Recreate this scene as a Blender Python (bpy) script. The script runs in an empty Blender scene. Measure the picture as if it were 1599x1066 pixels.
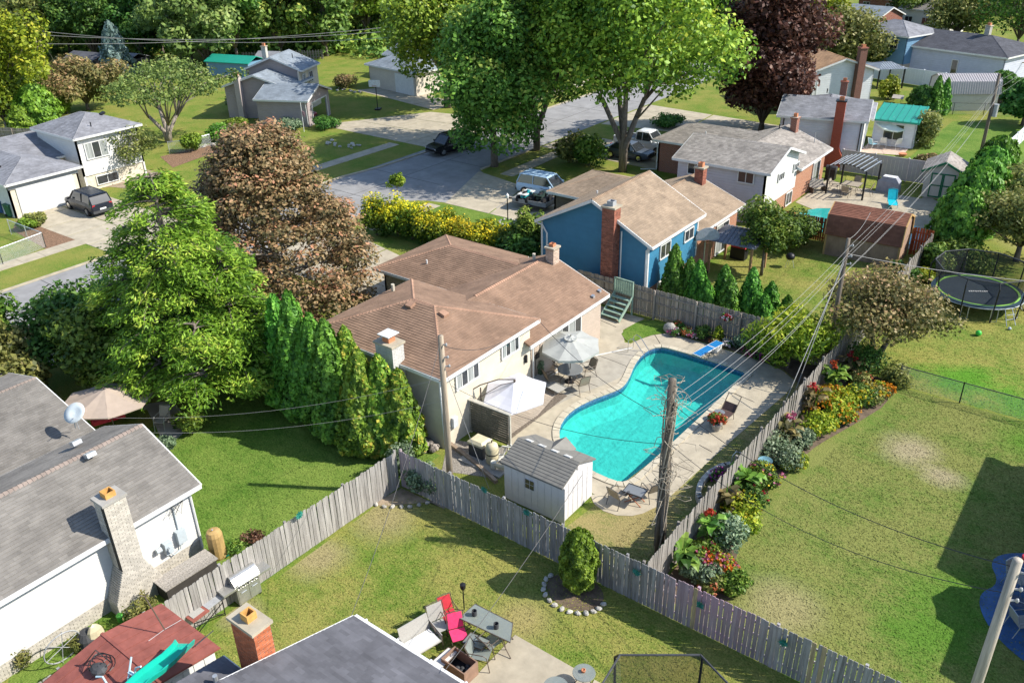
import bpy, math, random
import numpy as np
from mathutils import Vector, Matrix, Quaternion
R = math.radians
scene = bpy.context.scene
COL = scene.collection
# ------------------------------------------------------------------ camera, sky, sun, exposure
CAM_H = 22.0
FPX = 1340.0                       # focal length in photo pixels (photo is 1599 wide)
AX_R = Vector((0.797699, 0.602703, -0.020638))
AX_U = Vector((-0.267088, 0.383770, 0.883959))
AX_F = Vector((-0.540685, 0.699621, -0.467108))
cam_d = bpy.data.cameras.new('camera')
cam = bpy.data.objects.new('camera', cam_d); COL.objects.link(cam)
m = Matrix((AX_R, AX_U, -AX_F)).transposed().to_4x4()
m.translation = (0, 0, CAM_H)
cam.matrix_world = m
cam_d.sensor_width = 36.0; cam_d.lens = FPX / 1599.0 * 36.0
cam_d.clip_start = 0.5; cam_d.clip_end = 3000
scene.camera = cam
SUN_AZ = Vector((0.862, 0.507, 0)).normalized(); SUN_EL = R(40.5)
world = bpy.data.worlds.new('World'); scene.world = world; world.use_nodes = True
wn = world.node_tree; wn.nodes.clear()
sky = wn.nodes.new('ShaderNodeTexSky'); sky.sky_type = 'NISHITA'; sky.sun_disc = False
sky.sun_elevation = SUN_EL; sky.sun_rotation = math.atan2(SUN_AZ.x, SUN_AZ.y); sky.altitude = 200
sky.dust_density = 0.6; sky.air_density = 1.0; sky.ozone_density = 1.4
bg = wn.nodes.new('ShaderNodeBackground'); bg.inputs['Strength'].default_value = 0.14
wo = wn.nodes.new('ShaderNodeOutputWorld')
wn.links.new(sky.outputs[0], bg.inputs[0]); wn.links.new(bg.outputs[0], wo.inputs[0])
sl = bpy.data.lights.new('sun', 'SUN'); sl.energy = 4.4; sl.angle = R(0.53); sl.color = (1.0, 0.94, 0.84)
so = bpy.data.objects.new('sun', sl); COL.objects.link(so)
sv = Vector((SUN_AZ.x * math.cos(SUN_EL), SUN_AZ.y * math.cos(SUN_EL), math.sin(SUN_EL)))
so.rotation_euler = (-sv).to_track_quat('-Z', 'Y').to_euler(); so.location = sv * 120
vs = scene.view_settings
vs.view_transform = 'Standard'; vs.look = 'None'; vs.gamma = 1.0; vs.use_curve_mapping = False
vs.exposure = 0.82
scene.render.engine = 'CYCLES'
cy = scene.cycles
cy.max_bounces = 6; cy.diffuse_bounces = 3; cy.glossy_bounces = 2; cy.transmission_bounces = 4; cy.transparent_max_bounces = 12
cy.use_denoising = True; cy.sample_clamp_indirect = 6.0

# ------------------------------------------------------------------ where a point seen in the photo lies in the place
def ray(px, py):
    return AX_R * ((px - 799.5) / FPX) + AX_U * (-(py - 533.0) / FPX) + AX_F
def P(px, py, z=0.0):
    d = ray(px, py); t = (z - CAM_H) / d.z
    return Vector((d.x * t, d.y * t, z))
def PYp(px, py, y):                 # on a wall plane y = const -> (x, z)
    d = ray(px, py); t = y / d.y
    return d.x * t, CAM_H + d.z * t
def PXp(px, py, x):                 # on a wall plane x = const -> (y, z)
    d = ray(px, py); t = x / d.x
    return d.y * t, CAM_H + d.z * t

# ------------------------------------------------------------------ tagging
def tag(o, label=None, cat=None, group=None, kind=None):
    if label: o['label'] = label
    if cat: o['category'] = cat
    if group: o['group'] = group
    if kind: o['kind'] = kind
    return o
def thing(name, label, cat, loc=(0, 0, 0), rotz=0.0, group=None):
    o = bpy.data.objects.new(name, None); COL.objects.link(o)
    o.empty_display_size = 0.3
    o.location = loc; o.rotation_euler = (0, 0, rotz)
    return tag(o, label, cat, group)
CH = {}
def setparent(o, p):
    if p is not None:
        o.parent = p; CH.setdefault(p.name, []).append(o)
def copy_tree(o, parent=None):
    c = o.copy(); COL.objects.link(c)
    if parent is not None: setparent(c, parent)
    for ch in list(CH.get(o.name, [])): copy_tree(ch, c)
    return c
def dup(o, loc, rotz=0.0, label=None, scale=None, group=None):
    c = copy_tree(o); c.location = loc; c.rotation_euler = (0, 0, rotz)
    if scale is not None: c.scale = scale if hasattr(scale, '__len__') else (scale,) * 3
    if label: c['label'] = label
    if group: c['group'] = group
    return c
def link(name, me, mats, parent=None):
    o = bpy.data.objects.new(name, me); COL.objects.link(o)
    if me is not None and not me.materials:
        for mm in (mats if isinstance(mats, (list, tuple)) else [mats]): me.materials.append(mm)
    setparent(o, parent)
    return o

# ------------------------------------------------------------------ mesh builder
class MB:
    def __init__(s): s.v = []; s.f = []; s.t = []; s.m = []; s.cur = 0.5; s.mi = 0
    def add(s, vs, fs):
        b = len(s.v); s.v += [tuple(v) for v in vs]
        for f in fs: s.f.append([b + i for i in f]); s.t.append(s.cur); s.m.append(s.mi)
        return s
    def quad(s, a, b, c, d): return s.add([a, b, c, d], [(0, 1, 2, 3)])
    def poly(s, pts): return s.add(pts, [tuple(range(len(pts)))])
    def box(s, x0, x1, y0, y1, z0, z1):
        vs = [(x, y, z) for z in (z0, z1) for x, y in ((x0, y0), (x1, y0), (x1, y1), (x0, y1))]
        return s.add(vs, [(3, 2, 1, 0), (4, 5, 6, 7), (0, 1, 5, 4), (1, 2, 6, 5), (2, 3, 7, 6), (3, 0, 4, 7)])
    def obox(s, c, size, rot=0.0, tilt=None):
        hx, hy, hz = size[0] / 2, size[1] / 2, size[2] / 2
        q = tilt if tilt is not None else Matrix.Rotation(rot, 3, 'Z')
        vs = []
        for z in (-hz, hz):
            for x, y in ((-hx, -hy), (hx, -hy), (hx, hy), (-hx, hy)):
                w = q @ Vector((x, y, z)); vs.append((c[0] + w.x, c[1] + w.y, c[2] + w.z))
        return s.add(vs, [(3, 2, 1, 0), (4, 5, 6, 7), (0, 1, 5, 4), (1, 2, 6, 5), (2, 3, 7, 6), (3, 0, 4, 7)])
    def beam(s, a, b, w, h):
        a = Vector(a); b = Vector(b); d = b - a
        q = d.to_track_quat('X', 'Z').to_matrix()
        return s.obox((a + b) / 2, (d.length, w, h), tilt=q)
    def prism(s, pts, z0, z1):
        n = len(pts)
        ar = sum(pts[i][0] * pts[(i + 1) % n][1] - pts[(i + 1) % n][0] * pts[i][1] for i in range(n))
        if ar < 0: pts = pts[::-1]
        vs = [(p[0], p[1], z0) for p in pts] + [(p[0], p[1], z1) for p in pts]
        fs = [tuple(range(n - 1, -1, -1)), tuple(range(n, 2 * n))]
        for i in range(n):
            j = (i + 1) % n; fs.append((i, j, n + j, n + i))
        return s.add(vs, fs)
    def slab(s, pts, d):            # planar polygon in 3D thickened by vector d (pts face away from d)
        n = len(pts); d = Vector(d)
        vs = [tuple(p) for p in pts] + [tuple(Vector(p) + d) for p in pts]
        fs = [tuple(range(n)), tuple(range(2 * n - 1, n - 1, -1))]
        for i in range(n):
            j = (i + 1) % n; fs.append((j, i, n + i, n + j))
        return s.add(vs, fs)
    def tube(s, pts, r, n=6, cap=True):
        pts = [Vector(p) for p in pts]; k = len(pts)
        rr = r if hasattr(r, '__len__') else [r] * k
        vs = []; fs = []
        up = None
        for i, p in enumerate(pts):
            d = (pts[min(i + 1, k - 1)] - pts[max(i - 1, 0)]).normalized()
            if up is None:
                up = Vector((0, 0, 1)) if abs(d.z) < 0.9 else Vector((1, 0, 0))
            a = d.cross(up)
            if a.length < 1e-4: a = d.cross(Vector((0.3, 1, 0.2)))
            a.normalize(); b = a.cross(d).normalized(); up = b
            for j in range(n):
                th = 2 * math.pi * j / n
                w = p + a * (math.cos(th) * rr[i]) + b * (math.sin(th) * rr[i]); vs.append(tuple(w))
        for i in range(k - 1):
            for j in range(n):
                fs.append((i * n + j, i * n + (j + 1) % n, (i + 1) * n + (j + 1) % n, (i + 1) * n + j))
        if cap:
            fs.append(tuple(range(n - 1, -1, -1))); fs.append(tuple(range((k - 1) * n, k * n)))
        return s.add(vs, fs)
    def lathe(s, prof, n=16, c=(0, 0, 0), sx=1.0, sy=1.0, closed=True):
        vs = []; fs = []
        for r, z in prof:
            for j in range(n):
                th = 2 * math.pi * j / n
                vs.append((c[0] + math.cos(th) * r * sx, c[1] + math.sin(th) * r * sy, c[2] + z))
        k = len(prof)
        for i in range(k - 1):
            for j in range(n):
                fs.append((i * n + j, i * n + (j + 1) % n, (i + 1) * n + (j + 1) % n, (i + 1) * n + j))
        if closed:
            if prof[0][0] > 1e-4: fs.append(tuple(range(n - 1, -1, -1)))
            if prof[-1][0] > 1e-4: fs.append(tuple(range((k - 1) * n, k * n)))
        return s.add(vs, fs)
    def blob(s, c, r, n=8, k=5, rng=None, j=0.0):
        prof = []
        for i in range(k + 1):
            a = -math.pi / 2 + math.pi * i / k
            prof.append((max(0.001, math.cos(a)), math.sin(a)))
        b = len(s.v)
        s.lathe([(p[0], p[1]) for p in prof], n)
        for i in range(b, len(s.v)):
            x, y, z = s.v[i]; q = 1 + (rng.uniform(-j, j) if rng else 0)
            s.v[i] = (c[0] + x * r[0] * q, c[1] + y * r[1] * q, c[2] + z * r[2] * q)
        return s
    def mesh(s, name, off=None, smooth=False):
        me = bpy.data.meshes.new(name)
        v = s.v if off is None else [(x - off[0], y - off[1], z - off[2]) for x, y, z in s.v]
        me.from_pydata(v, [], s.f); 
        at = me.attributes.new('tint', 'FLOAT', 'FACE'); at.data.foreach_set('value', s.t)
        if any(s.m): me.polygons.foreach_set('material_index', s.m)
        if smooth: me.polygons.foreach_set('use_smooth', [True] * len(s.f))
        me.update()
        return me
    def build(s, name, mat, parent=None, world=False, smooth=False, kind=None, label=None, cat=None, group=None):
        off = tuple(parent.location) if (world and parent is not None) else None
        if world and parent is not None and parent.parent is not None:
            off = tuple(Vector(parent.location) + Vector(parent.parent.location))
        o = link(name, s.mesh(name, off, smooth), mat, parent)
        return tag(o, label, cat, group, kind)
# ------------------------------------------------------------------ materials
MATS = {}
def M(name, col=(0.5, 0.5, 0.5), rough=0.7, var=0.12, scale=6.0, bump=0.0, bscale=40.0, metal=0.0, tint=0.0, rnd=0.0,
      col2=None, spec=0.3, stretch=(1, 1, 1), alpha=1.0, trans=0.0, hue=0.0, emit=0):
    if name in MATS: return MATS[name]
    mt = bpy.data.materials.new(name); mt.use_nodes = True
    nt = mt.node_tree; nt.nodes.clear(); L = nt.links.new; N = nt.nodes.new
    out = N('ShaderNodeOutputMaterial'); bs = N('ShaderNodeBsdfPrincipled')
    L(bs.outputs[0], out.inputs[0])
    bs.inputs['Roughness'].default_value = rough; bs.inputs['Metallic'].default_value = metal
    bs.inputs['Specular IOR Level'].default_value = spec
    geo = N('ShaderNodeNewGeometry'); mp = N('ShaderNodeMapping'); mp.inputs['Scale'].default_value = stretch
    L(geo.outputs['Position'], mp.inputs[0])
    no = N('ShaderNodeTexNoise'); no.inputs['Scale'].default_value = scale; no.inputs['Detail'].default_value = 5
    no.inputs['Roughness'].default_value = 0.65; L(mp.outputs[0], no.inputs['Vector'])
    c2 = col2 if col2 is not None else tuple(c * (1 - var * 2) for c in col)
    c1 = col if col2 is not None else tuple(min(1, c * (1 + var)) for c in col)
    rmp = N('ShaderNodeMapRange'); rmp.inputs[1].default_value = 0.3; rmp.inputs[2].default_value = 0.7
    L(no.outputs[0], rmp.inputs[0])
    mx = N('ShaderNodeMix'); mx.data_type = 'RGBA'
    mx.inputs['A'].default_value = (*c2, 1); mx.inputs['B'].default_value = (*c1, 1); L(rmp.outputs[0], mx.inputs['Factor'])
    cur = mx.outputs['Result']
    if tint or rnd:
        hs = N('ShaderNodeHueSaturation')
        L(cur, hs.inputs['Color'])
        val = None
        if tint:
            at = N('ShaderNodeAttribute'); at.attribute_name = 'tint'
            r = N('ShaderNodeMapRange'); r.inputs[3].default_value = 1 - tint; r.inputs[4].default_value = 1 + tint
            L(at.outputs['Fac'], r.inputs[0]); val = r.outputs[0]
        if rnd:
            oi = N('ShaderNodeObjectInfo')
            r = N('ShaderNodeMapRange'); r.inputs[3].default_value = 1 - rnd; r.inputs[4].default_value = 1 + rnd
            L(oi.outputs['Random'], r.inputs[0])
            if val is None: val = r.outputs[0]
            else:
                mu = N('ShaderNodeMath'); mu.operation = 'MULTIPLY'; L(val, mu.inputs[0]); L(r.outputs[0], mu.inputs[1]); val = mu.outputs[0]
        L(val, hs.inputs['Value'])
        cur = hs.outputs[0]
    L(cur, bs.inputs['Base Color'])
    if bump:
        nb = N('ShaderNodeTexNoise'); nb.inputs['Scale'].default_value = bscale; nb.inputs['Detail'].default_value = 4
        L(mp.outputs[0], nb.inputs['Vector'])
        bp = N('ShaderNodeBump'); bp.inputs['Strength'].default_value = bump; bp.inputs['Distance'].default_value = 0.02
        L(nb.outputs[0], bp.inputs['Height']); L(bp.outputs[0], bs.inputs['Normal'])
    if alpha < 1: bs.inputs['Alpha'].default_value = alpha
    if trans: bs.inputs['Transmission Weight'].default_value = trans
    MATS[name] = mt
    return mt

def leafmat(name, dark, light, tip=None, tr=0.27):
    """foliage: colour of each leaf picked by its own tint and by broad patches over the plant, thin enough to let light through"""
    if name in MATS: return MATS[name]
    mt = bpy.data.materials.new(name); mt.use_nodes = True
    nt = mt.node_tree; nt.nodes.clear(); L = nt.links.new; N = nt.nodes.new
    out = N('ShaderNodeOutputMaterial')
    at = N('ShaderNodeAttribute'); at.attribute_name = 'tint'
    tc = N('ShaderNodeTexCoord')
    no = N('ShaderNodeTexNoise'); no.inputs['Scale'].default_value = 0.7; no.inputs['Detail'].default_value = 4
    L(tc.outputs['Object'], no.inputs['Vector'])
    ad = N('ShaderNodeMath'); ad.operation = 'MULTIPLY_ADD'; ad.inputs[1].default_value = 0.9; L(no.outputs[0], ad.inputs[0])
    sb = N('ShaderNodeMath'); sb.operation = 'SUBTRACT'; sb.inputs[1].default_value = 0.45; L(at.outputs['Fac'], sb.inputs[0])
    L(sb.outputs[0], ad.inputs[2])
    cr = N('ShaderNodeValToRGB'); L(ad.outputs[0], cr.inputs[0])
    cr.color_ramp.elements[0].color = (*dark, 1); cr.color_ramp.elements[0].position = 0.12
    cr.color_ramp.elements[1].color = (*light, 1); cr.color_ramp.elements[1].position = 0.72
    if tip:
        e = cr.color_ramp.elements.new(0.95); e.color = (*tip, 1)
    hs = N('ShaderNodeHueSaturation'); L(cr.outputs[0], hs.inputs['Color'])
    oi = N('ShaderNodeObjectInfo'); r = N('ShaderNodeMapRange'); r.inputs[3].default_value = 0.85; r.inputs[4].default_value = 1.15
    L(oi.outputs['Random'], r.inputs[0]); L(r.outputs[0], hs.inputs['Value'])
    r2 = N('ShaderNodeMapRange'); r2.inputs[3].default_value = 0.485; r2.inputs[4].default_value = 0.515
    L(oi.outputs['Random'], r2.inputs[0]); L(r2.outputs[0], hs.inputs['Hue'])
    df = N('ShaderNodeBsdfPrincipled'); df.inputs['Roughness'].default_value = 0.5; df.inputs['Specular IOR Level'].default_value = 0.25
    L(hs.outputs[0], df.inputs['Base Color'])
    tl = N('ShaderNodeBsdfTranslucent'); L(hs.outputs[0], tl.inputs[0])
    mx = N('ShaderNodeMixShader'); mx.inputs[0].default_value = tr
    L(df.outputs[0], mx.inputs[1]); L(tl.outputs[0], mx.inputs[2]); L(mx.outputs[0], out.inputs[0])
    MATS[name] = mt
    return mt

def grassmat(name, green, straw, bias=0.5, dirt=None, contrast=0.15, fine=1.0, spots=()):
    """turf: patches of dry and green grass at several sizes, fine blade speckle, relief"""
    mt = bpy.data.materials.new(name); mt.use_nodes = True
    nt = mt.node_tree; nt.nodes.clear(); L = nt.links.new; N = nt.nodes.new
    out = N('ShaderNodeOutputMaterial'); bs = N('ShaderNodeBsdfPrincipled'); L(bs.outputs[0], out.inputs[0])
    bs.inputs['Roughness'].default_value = 0.9; bs.inputs['Specular IOR Level'].default_value = 0.1
    geo = N('ShaderNodeNewGeometry')
    def noise(s, d=5, rg=0.6, st=None):
        n = N('ShaderNodeTexNoise'); n.inputs['Scale'].default_value = s; n.inputs['Detail'].default_value = d; n.inputs['Roughness'].default_value = rg
        if st:
            mp = N('ShaderNodeMapping'); mp.inputs['Scale'].default_value = st; mp.inputs['Rotation'].default_value = (0, 0, 0.5)
            L(geo.outputs['Position'], mp.inputs[0]); L(mp.outputs[0], n.inputs['Vector'])
        else: L(geo.outputs['Position'], n.inputs['Vector'])
        return n.outputs[0]
    def mr(x, a, b, c=0.0, d=1.0):
        r = N('ShaderNodeMapRange'); r.inputs[1].default_value = a; r.inputs[2].default_value = b; r.inputs[3].default_value = c; r.inputs[4].default_value = d
        L(x, r.inputs[0]); return r.outputs[0]
    def mixc(f, a, b):
        x = N('ShaderNodeMix'); x.data_type = 'RGBA'
        for k, v in (('A', a), ('B', b)):
            if isinstance(v, tuple): x.inputs[k].default_value = (*v, 1)
            else: L(v, x.inputs[k])
        L(f, x.inputs['Factor']); return x.outputs['Result']
    big = noise(0.35, 6, 0.62); mid = noise(2.2, 5, 0.7, (1, 1.9, 1)); fin = noise(14, 4, 0.7); vf = noise(55, 2, 0.6)
    a = N('ShaderNodeMath'); a.operation = 'MULTIPLY_ADD'; L(mid, a.inputs[0]); a.inputs[1].default_value = 0.55; L(big, a.inputs[2])
    b = N('ShaderNodeMath'); b.operation = 'MULTIPLY_ADD'; L(fin, b.inputs[0]); b.inputs[1].default_value = 0.5 * fine; L(a.outputs[0], b.inputs[2])
    ctr = 0.775 + 0.25 * fine + (bias - 0.5) * 0.6
    f = mr(b.outputs[0], ctr - contrast, ctr + contrast)
    c = mixc(f, green, straw)
    if dirt:
        f2 = mr(noise(0.8, 6, 0.75), 0.62, 0.72); c = mixc(f2, c, dirt)
    for sx_, sy_, sr, scol in spots:      # worn or watered patches of this turf, ragged at the edge
        vd = N('ShaderNodeVectorMath'); vd.operation = 'DISTANCE'; L(geo.outputs['Position'], vd.inputs[0]); vd.inputs[1].default_value = (sx_, sy_, 0)
        q = N('ShaderNodeMath'); q.operation = 'MULTIPLY_ADD'; L(b.outputs[0], q.inputs[0]); q.inputs[1].default_value = sr * 1.3; L(vd.outputs['Value'], q.inputs[2])
        c = mixc(mr(q.outputs[0], sr * 1.65, sr * 2.45, 0.85, 0.0), c, scol)
    hs = N('ShaderNodeHueSaturation'); L(c, hs.inputs['Color'])
    sp = N('ShaderNodeMath'); sp.operation = 'MULTIPLY'; L(mr(fin, 0.3, 0.7, 0.72, 1.28), sp.inputs[0]); L(mr(vf, 0.3, 0.7, 0.7, 1.3), sp.inputs[1])
    L(sp.outputs[0], hs.inputs['Value']); L(hs.outputs[0], bs.inputs['Base Color'])
    bp = N('ShaderNodeBump'); bp.inputs['Strength'].default_value = 0.8; bp.inputs['Distance'].default_value = 0.05
    L(fin, bp.inputs['Height']); L(bp.outputs[0], bs.inputs['Normal'])
    MATS[name] = mt
    return mt

def lapmat(name, col, pitch=0.2, var=0.05):
    """far siding whose laps are too fine to tell apart: horizontal laps as relief"""
    mt = M(name, col, 0.55, var, 1.5)
    nt = mt.node_tree; L = nt.links.new; N = nt.nodes.new
    bs = [n for n in nt.nodes if n.type == 'BSDF_PRINCIPLED'][0]
    geo = [n for n in nt.nodes if n.type == 'NEW_GEOMETRY'][0]
    sx = N('ShaderNodeSeparateXYZ'); L(geo.outputs['Position'], sx.inputs[0])
    fr = N('ShaderNodeMath'); fr.operation = 'DIVIDE'; fr.inputs[1].default_value = pitch; L(sx.outputs['Z'], fr.inputs[0])
    f2 = N('ShaderNodeMath'); f2.operation = 'FRACT'; L(fr.outputs[0], f2.inputs[0])
    bp = N('ShaderNodeBump'); bp.invert = True; bp.inputs['Distance'].default_value = 0.03; bp.inputs['Strength'].default_value = 0.9
    L(f2.outputs[0], bp.inputs['Height']); L(bp.outputs[0], bs.inputs['Normal'])
    return mt
def brickmat(name, c1, c2, mortar, sc=1.0):
    if name in MATS: return MATS[name]
    mt = M(name, c1, 0.85, 0.1, 3)
    nt = mt.node_tree; L = nt.links.new; N = nt.nodes.new
    bs = [n for n in nt.nodes if n.type == 'BSDF_PRINCIPLED'][0]
    geo = [n for n in nt.nodes if n.type == 'NEW_GEOMETRY'][0]
    sx = N('ShaderNodeSeparateXYZ'); L(geo.outputs['Position'], sx.inputs[0])
    ad = N('ShaderNodeMath'); ad.operation = 'ADD'; L(sx.outputs['X'], ad.inputs[0]); L(sx.outputs['Y'], ad.inputs[1])
    cx = N('ShaderNodeCombineXYZ'); L(ad.outputs[0], cx.inputs[0]); L(sx.outputs['Z'], cx.inputs[1])
    br = N('ShaderNodeTexBrick'); br.inputs['Scale'].default_value = 1.0
    br.inputs['Brick Width'].default_value = 0.22 * sc; br.inputs['Row Height'].default_value = 0.075 * sc; br.inputs['Mortar Size'].default_value = 0.008 * sc
    br.inputs['Color1'].default_value = (*c1, 1); br.inputs['Color2'].default_value = (*c2, 1); br.inputs['Mortar'].default_value = (*mortar, 1)
    L(cx.outputs[0], br.inputs['Vector']); L(br.outputs['Color'], bs.inputs['Base Color'])
    bp = N('ShaderNodeBump'); bp.invert = True; bp.inputs['Distance'].default_value = 0.01
    L(br.outputs['Fac'], bp.inputs['Height']); L(bp.outputs[0], bs.inputs['Normal'])
    return mt

WHITE = M('white_paint', (0.64, 0.64, 0.62), 0.45, 0.05, 3)
CREAM = M('cream_siding', (0.54, 0.485, 0.385), 0.5, 0.05, 2, rnd=0.02)
GLASS = M('window_glass', (0.03, 0.035, 0.04), 0.06, 0.1, 2, spec=0.8)
CURT = M('window_blind', (0.32, 0.34, 0.33), 0.25, 0.35, 3, spec=0.7, stretch=(6, 6, 0.1))
BLACK = M('black_metal', (0.015, 0.015, 0.017), 0.45, 0.1, 8)
DGREY = M('dark_grey', (0.06, 0.062, 0.065), 0.6, 0.15, 5)
GREY = M('grey_metal', (0.33, 0.34, 0.35), 0.5, 0.1, 4)
GALV = M('galvanised', (0.55, 0.57, 0.58), 0.35, 0.12, 6, metal=0.6)
CHROME = M('steel_tube', (0.62, 0.62, 0.6), 0.18, 0.05, 3, metal=1.0)
BRONZE = M('bronze_tube', (0.11, 0.085, 0.065), 0.45, 0.15, 8)
TAN = M('tan_sling', (0.30, 0.255, 0.19), 0.8, 0.1, 20)
GREYSL = M('grey_sling', (0.36, 0.35, 0.32), 0.8, 0.08, 25)
CONC = M('concrete', (0.41, 0.36, 0.27), 0.9, 0.12, 1.3, bump=0.25, bscale=60, rnd=0.05)
CONCG = M('grey_concrete', (0.33, 0.315, 0.285), 0.9, 0.14, 1.1, bump=0.25, bscale=60, rnd=0.05)
ASPH = M('street_concrete', (0.275, 0.27, 0.265), 0.9, 0.13, 0.6, bump=0.2, bscale=50, rnd=0.04)
WOODW = M('weathered_wood', (0.34, 0.31, 0.27), 0.9, 0.3, 3.0, bump=0.5, bscale=20, rnd=0.22, stretch=(6, 6, 0.5))
POLEW = M('pole_wood', (0.34, 0.28, 0.21), 0.9, 0.25, 3.0, bump=0.5, bscale=14, stretch=(5, 5, 0.25))
POLED = M('dark_pole_wood', (0.17, 0.14, 0.11), 0.9, 0.35, 2.5, bump=0.6, bscale=14, stretch=(5, 5, 0.25))
BARK = M('bark', (0.17, 0.14, 0.115), 0.95, 0.3, 3.0, bump=0.8, bscale=10, stretch=(3, 3, 0.5))
BARKL = M('pale_bark', (0.28, 0.24, 0.2), 0.95, 0.3, 3.0, bump=0.8, bscale=10, stretch=(3, 3, 0.5))
DIRT = M('garden_soil', (0.15, 0.11, 0.075), 0.95, 0.25, 2.5, bump=0.6, bscale=25)
DIRTP = M('pale_soil', (0.33, 0.26, 0.18), 0.95, 0.25, 2.0, bump=0.6, bscale=25)
MULCH = M('wood_mulch', (0.25, 0.15, 0.09), 0.95, 0.4, 9.0, bump=0.9, bscale=30)
STONE = M('pale_stone', (0.45, 0.43, 0.38), 0.85, 0.2, 7, bump=0.4, bscale=20, rnd=0.25)
RIVER = M('river_stone', (0.27, 0.235, 0.2), 0.8, 0.25, 6, bump=0.3, bscale=20, rnd=0.4)
TERRA = M('terracotta', (0.5, 0.2, 0.1), 0.8, 0.1, 5)
RED = M('red_fabric', (0.5, 0.035, 0.05), 0.7, 0.1, 6)
PINK = M('pink_sling', (0.72, 0.05, 0.16), 0.7, 0.08, 9)
CANW = M('white_canvas', (0.64, 0.63, 0.66), 0.8, 0.03, 3)
CANG = M('grey_canvas', (0.37, 0.375, 0.345), 0.85, 0.05, 3, rnd=0.06)
CANT = M('taupe_canvas', (0.36, 0.29, 0.235), 0.85, 0.05, 3, rnd=0.05)
RUBBER = M('tyre_rubber', (0.02, 0.02, 0.021), 0.8, 0.1, 10)
TLIGHT = M('tail_lamp_red', (0.5, 0.02, 0.03), 0.2, 0.05, 5, spec=0.7)
HLIGHT = M('head_lamp', (0.7, 0.72, 0.74), 0.12, 0.05, 5, spec=0.8)
BRICKR = brickmat('red_brick', (0.30, 0.10, 0.06), (0.22, 0.075, 0.05), (0.36, 0.31, 0.26))
BRICKO = brickmat('orange_brick', (0.42, 0.19, 0.10), (0.36, 0.15, 0.085), (0.42, 0.34, 0.27))
BRICKP = brickmat('peach_brick', (0.52, 0.42, 0.335), (0.46, 0.37, 0.295), (0.42, 0.37, 0.31))
def shmat(n, c, t=0.16): return M(n, c, 0.95, 0.15, 0.9, bump=0.35, bscale=90, tint=t)
SH_BROWN = shmat('brown_shingle', (0.25, 0.16, 0.108), 0.09)
SH_BCAP = shmat('brown_ridge_shingle', (0.36, 0.215, 0.145), 0.08)
SH_TAN = shmat('tan_shingle', (0.295, 0.222, 0.155), 0.10)
SH_TCAP = shmat('tan_ridge_shingle', (0.30, 0.21, 0.14), 0.08)
SH_GB = shmat('greybrown_shingle', (0.20, 0.185, 0.165), 0.12)
SH_GCAP = shmat('greybrown_ridge_shingle', (0.25, 0.20, 0.17), 0.08)
SH_GREY = shmat('grey_shingle', (0.23, 0.232, 0.25), 0.13)
SH_DARK = shmat('charcoal_shingle', (0.085, 0.087, 0.10), 0.13)
SH_WG = shmat('warm_grey_shingle', (0.30, 0.27, 0.24), 0.2)
SH_BLUE = shmat('bluegrey_shingle', (0.23, 0.265, 0.30), 0.10)
SH_OR = shmat('orange_shingle', (0.40, 0.24, 0.13), 0.08)
SH_RUST = shmat('rust_shingle', (0.20, 0.085, 0.055), 0.14)

# ------------------------------------------------------------------ roofs
def interval(poly, w):
    lo = 1e9; hi = -1e9; n = len(poly)
    for i in range(n):
        (u0, w0), (u1, w1) = poly[i], poly[(i + 1) % n]
        if min(w0, w1) - 1e-6 <= w <= max(w0, w1) + 1e-6:
            if abs(w1 - w0) < 1e-6: us = (u0, u1)
            else: us = (u0 + (u1 - u0) * (w - w0) / (w1 - w0),)
            for u in us: lo = min(lo, u); hi = max(hi, u)
    return (lo, hi) if hi > lo else None
def shingle_plane(mb, pts, rng, course=0.145, tab=0.32, lift=0.016, off=0.006):
    """pts: planar polygon, first edge is the eave (left to right seen from outside)"""
    pts = [Vector(p) for p in pts]
    o = pts[0]; u = (pts[1] - pts[0]).normalized()
    n = Vector((0, 0, 0))
    for i in range(len(pts)):
        n += (pts[i] - o).cross(pts[(i + 1) % len(pts)] - o)
    n.normalize()
    if n.z < 0: n = -n
    w = n.cross(u)
    if w.z < 0: w = -w
    q = [((p - o).dot(u), (p - o).dot(w)) for p in pts]
    wmax = max(b for a, b in q); k = int(math.ceil(wmax / course))
    for i in range(k):
        w0 = i * course; w1 = min(wmax - 1e-4, w0 + course)
        if w1 - w0 < 0.02: continue
        a = interval(q, w0 + 1e-5); b = interval(q, w1)
        if a is None or b is None: continue
        L0 = min(a[0], b[0]); R0 = max(a[1], b[1])
        x = L0 - rng.uniform(0, tab)
        while x < R0:
            x2 = x + tab * rng.uniform(0.82, 1.18)
            c = []
            for (lo, hi) in (a, b):
                c.append((min(max(x, lo), hi), min(max(x2, lo), hi)))
            x = x2
            if c[0][1] - c[0][0] < 0.01 and c[1][1] - c[1][0] < 0.01: continue
            h = lift * rng.uniform(0.8, 1.3)
            A = o + u * c[0][0] + w * w0; B = o + u * c[0][1] + w * w0
            C_ = o + u * c[1][1] + w * w1; D = o + u * c[1][0] + w * w1
            mb.cur = rng.random()
            A1 = A + n * (off + h); B1 = B + n * (off + h)
            mb.add([A1, B1, C_ + n * off, D + n * off, A + n * 0.001, B + n * 0.001], [(0, 1, 2, 3), (4, 5, 1, 0)])
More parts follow.
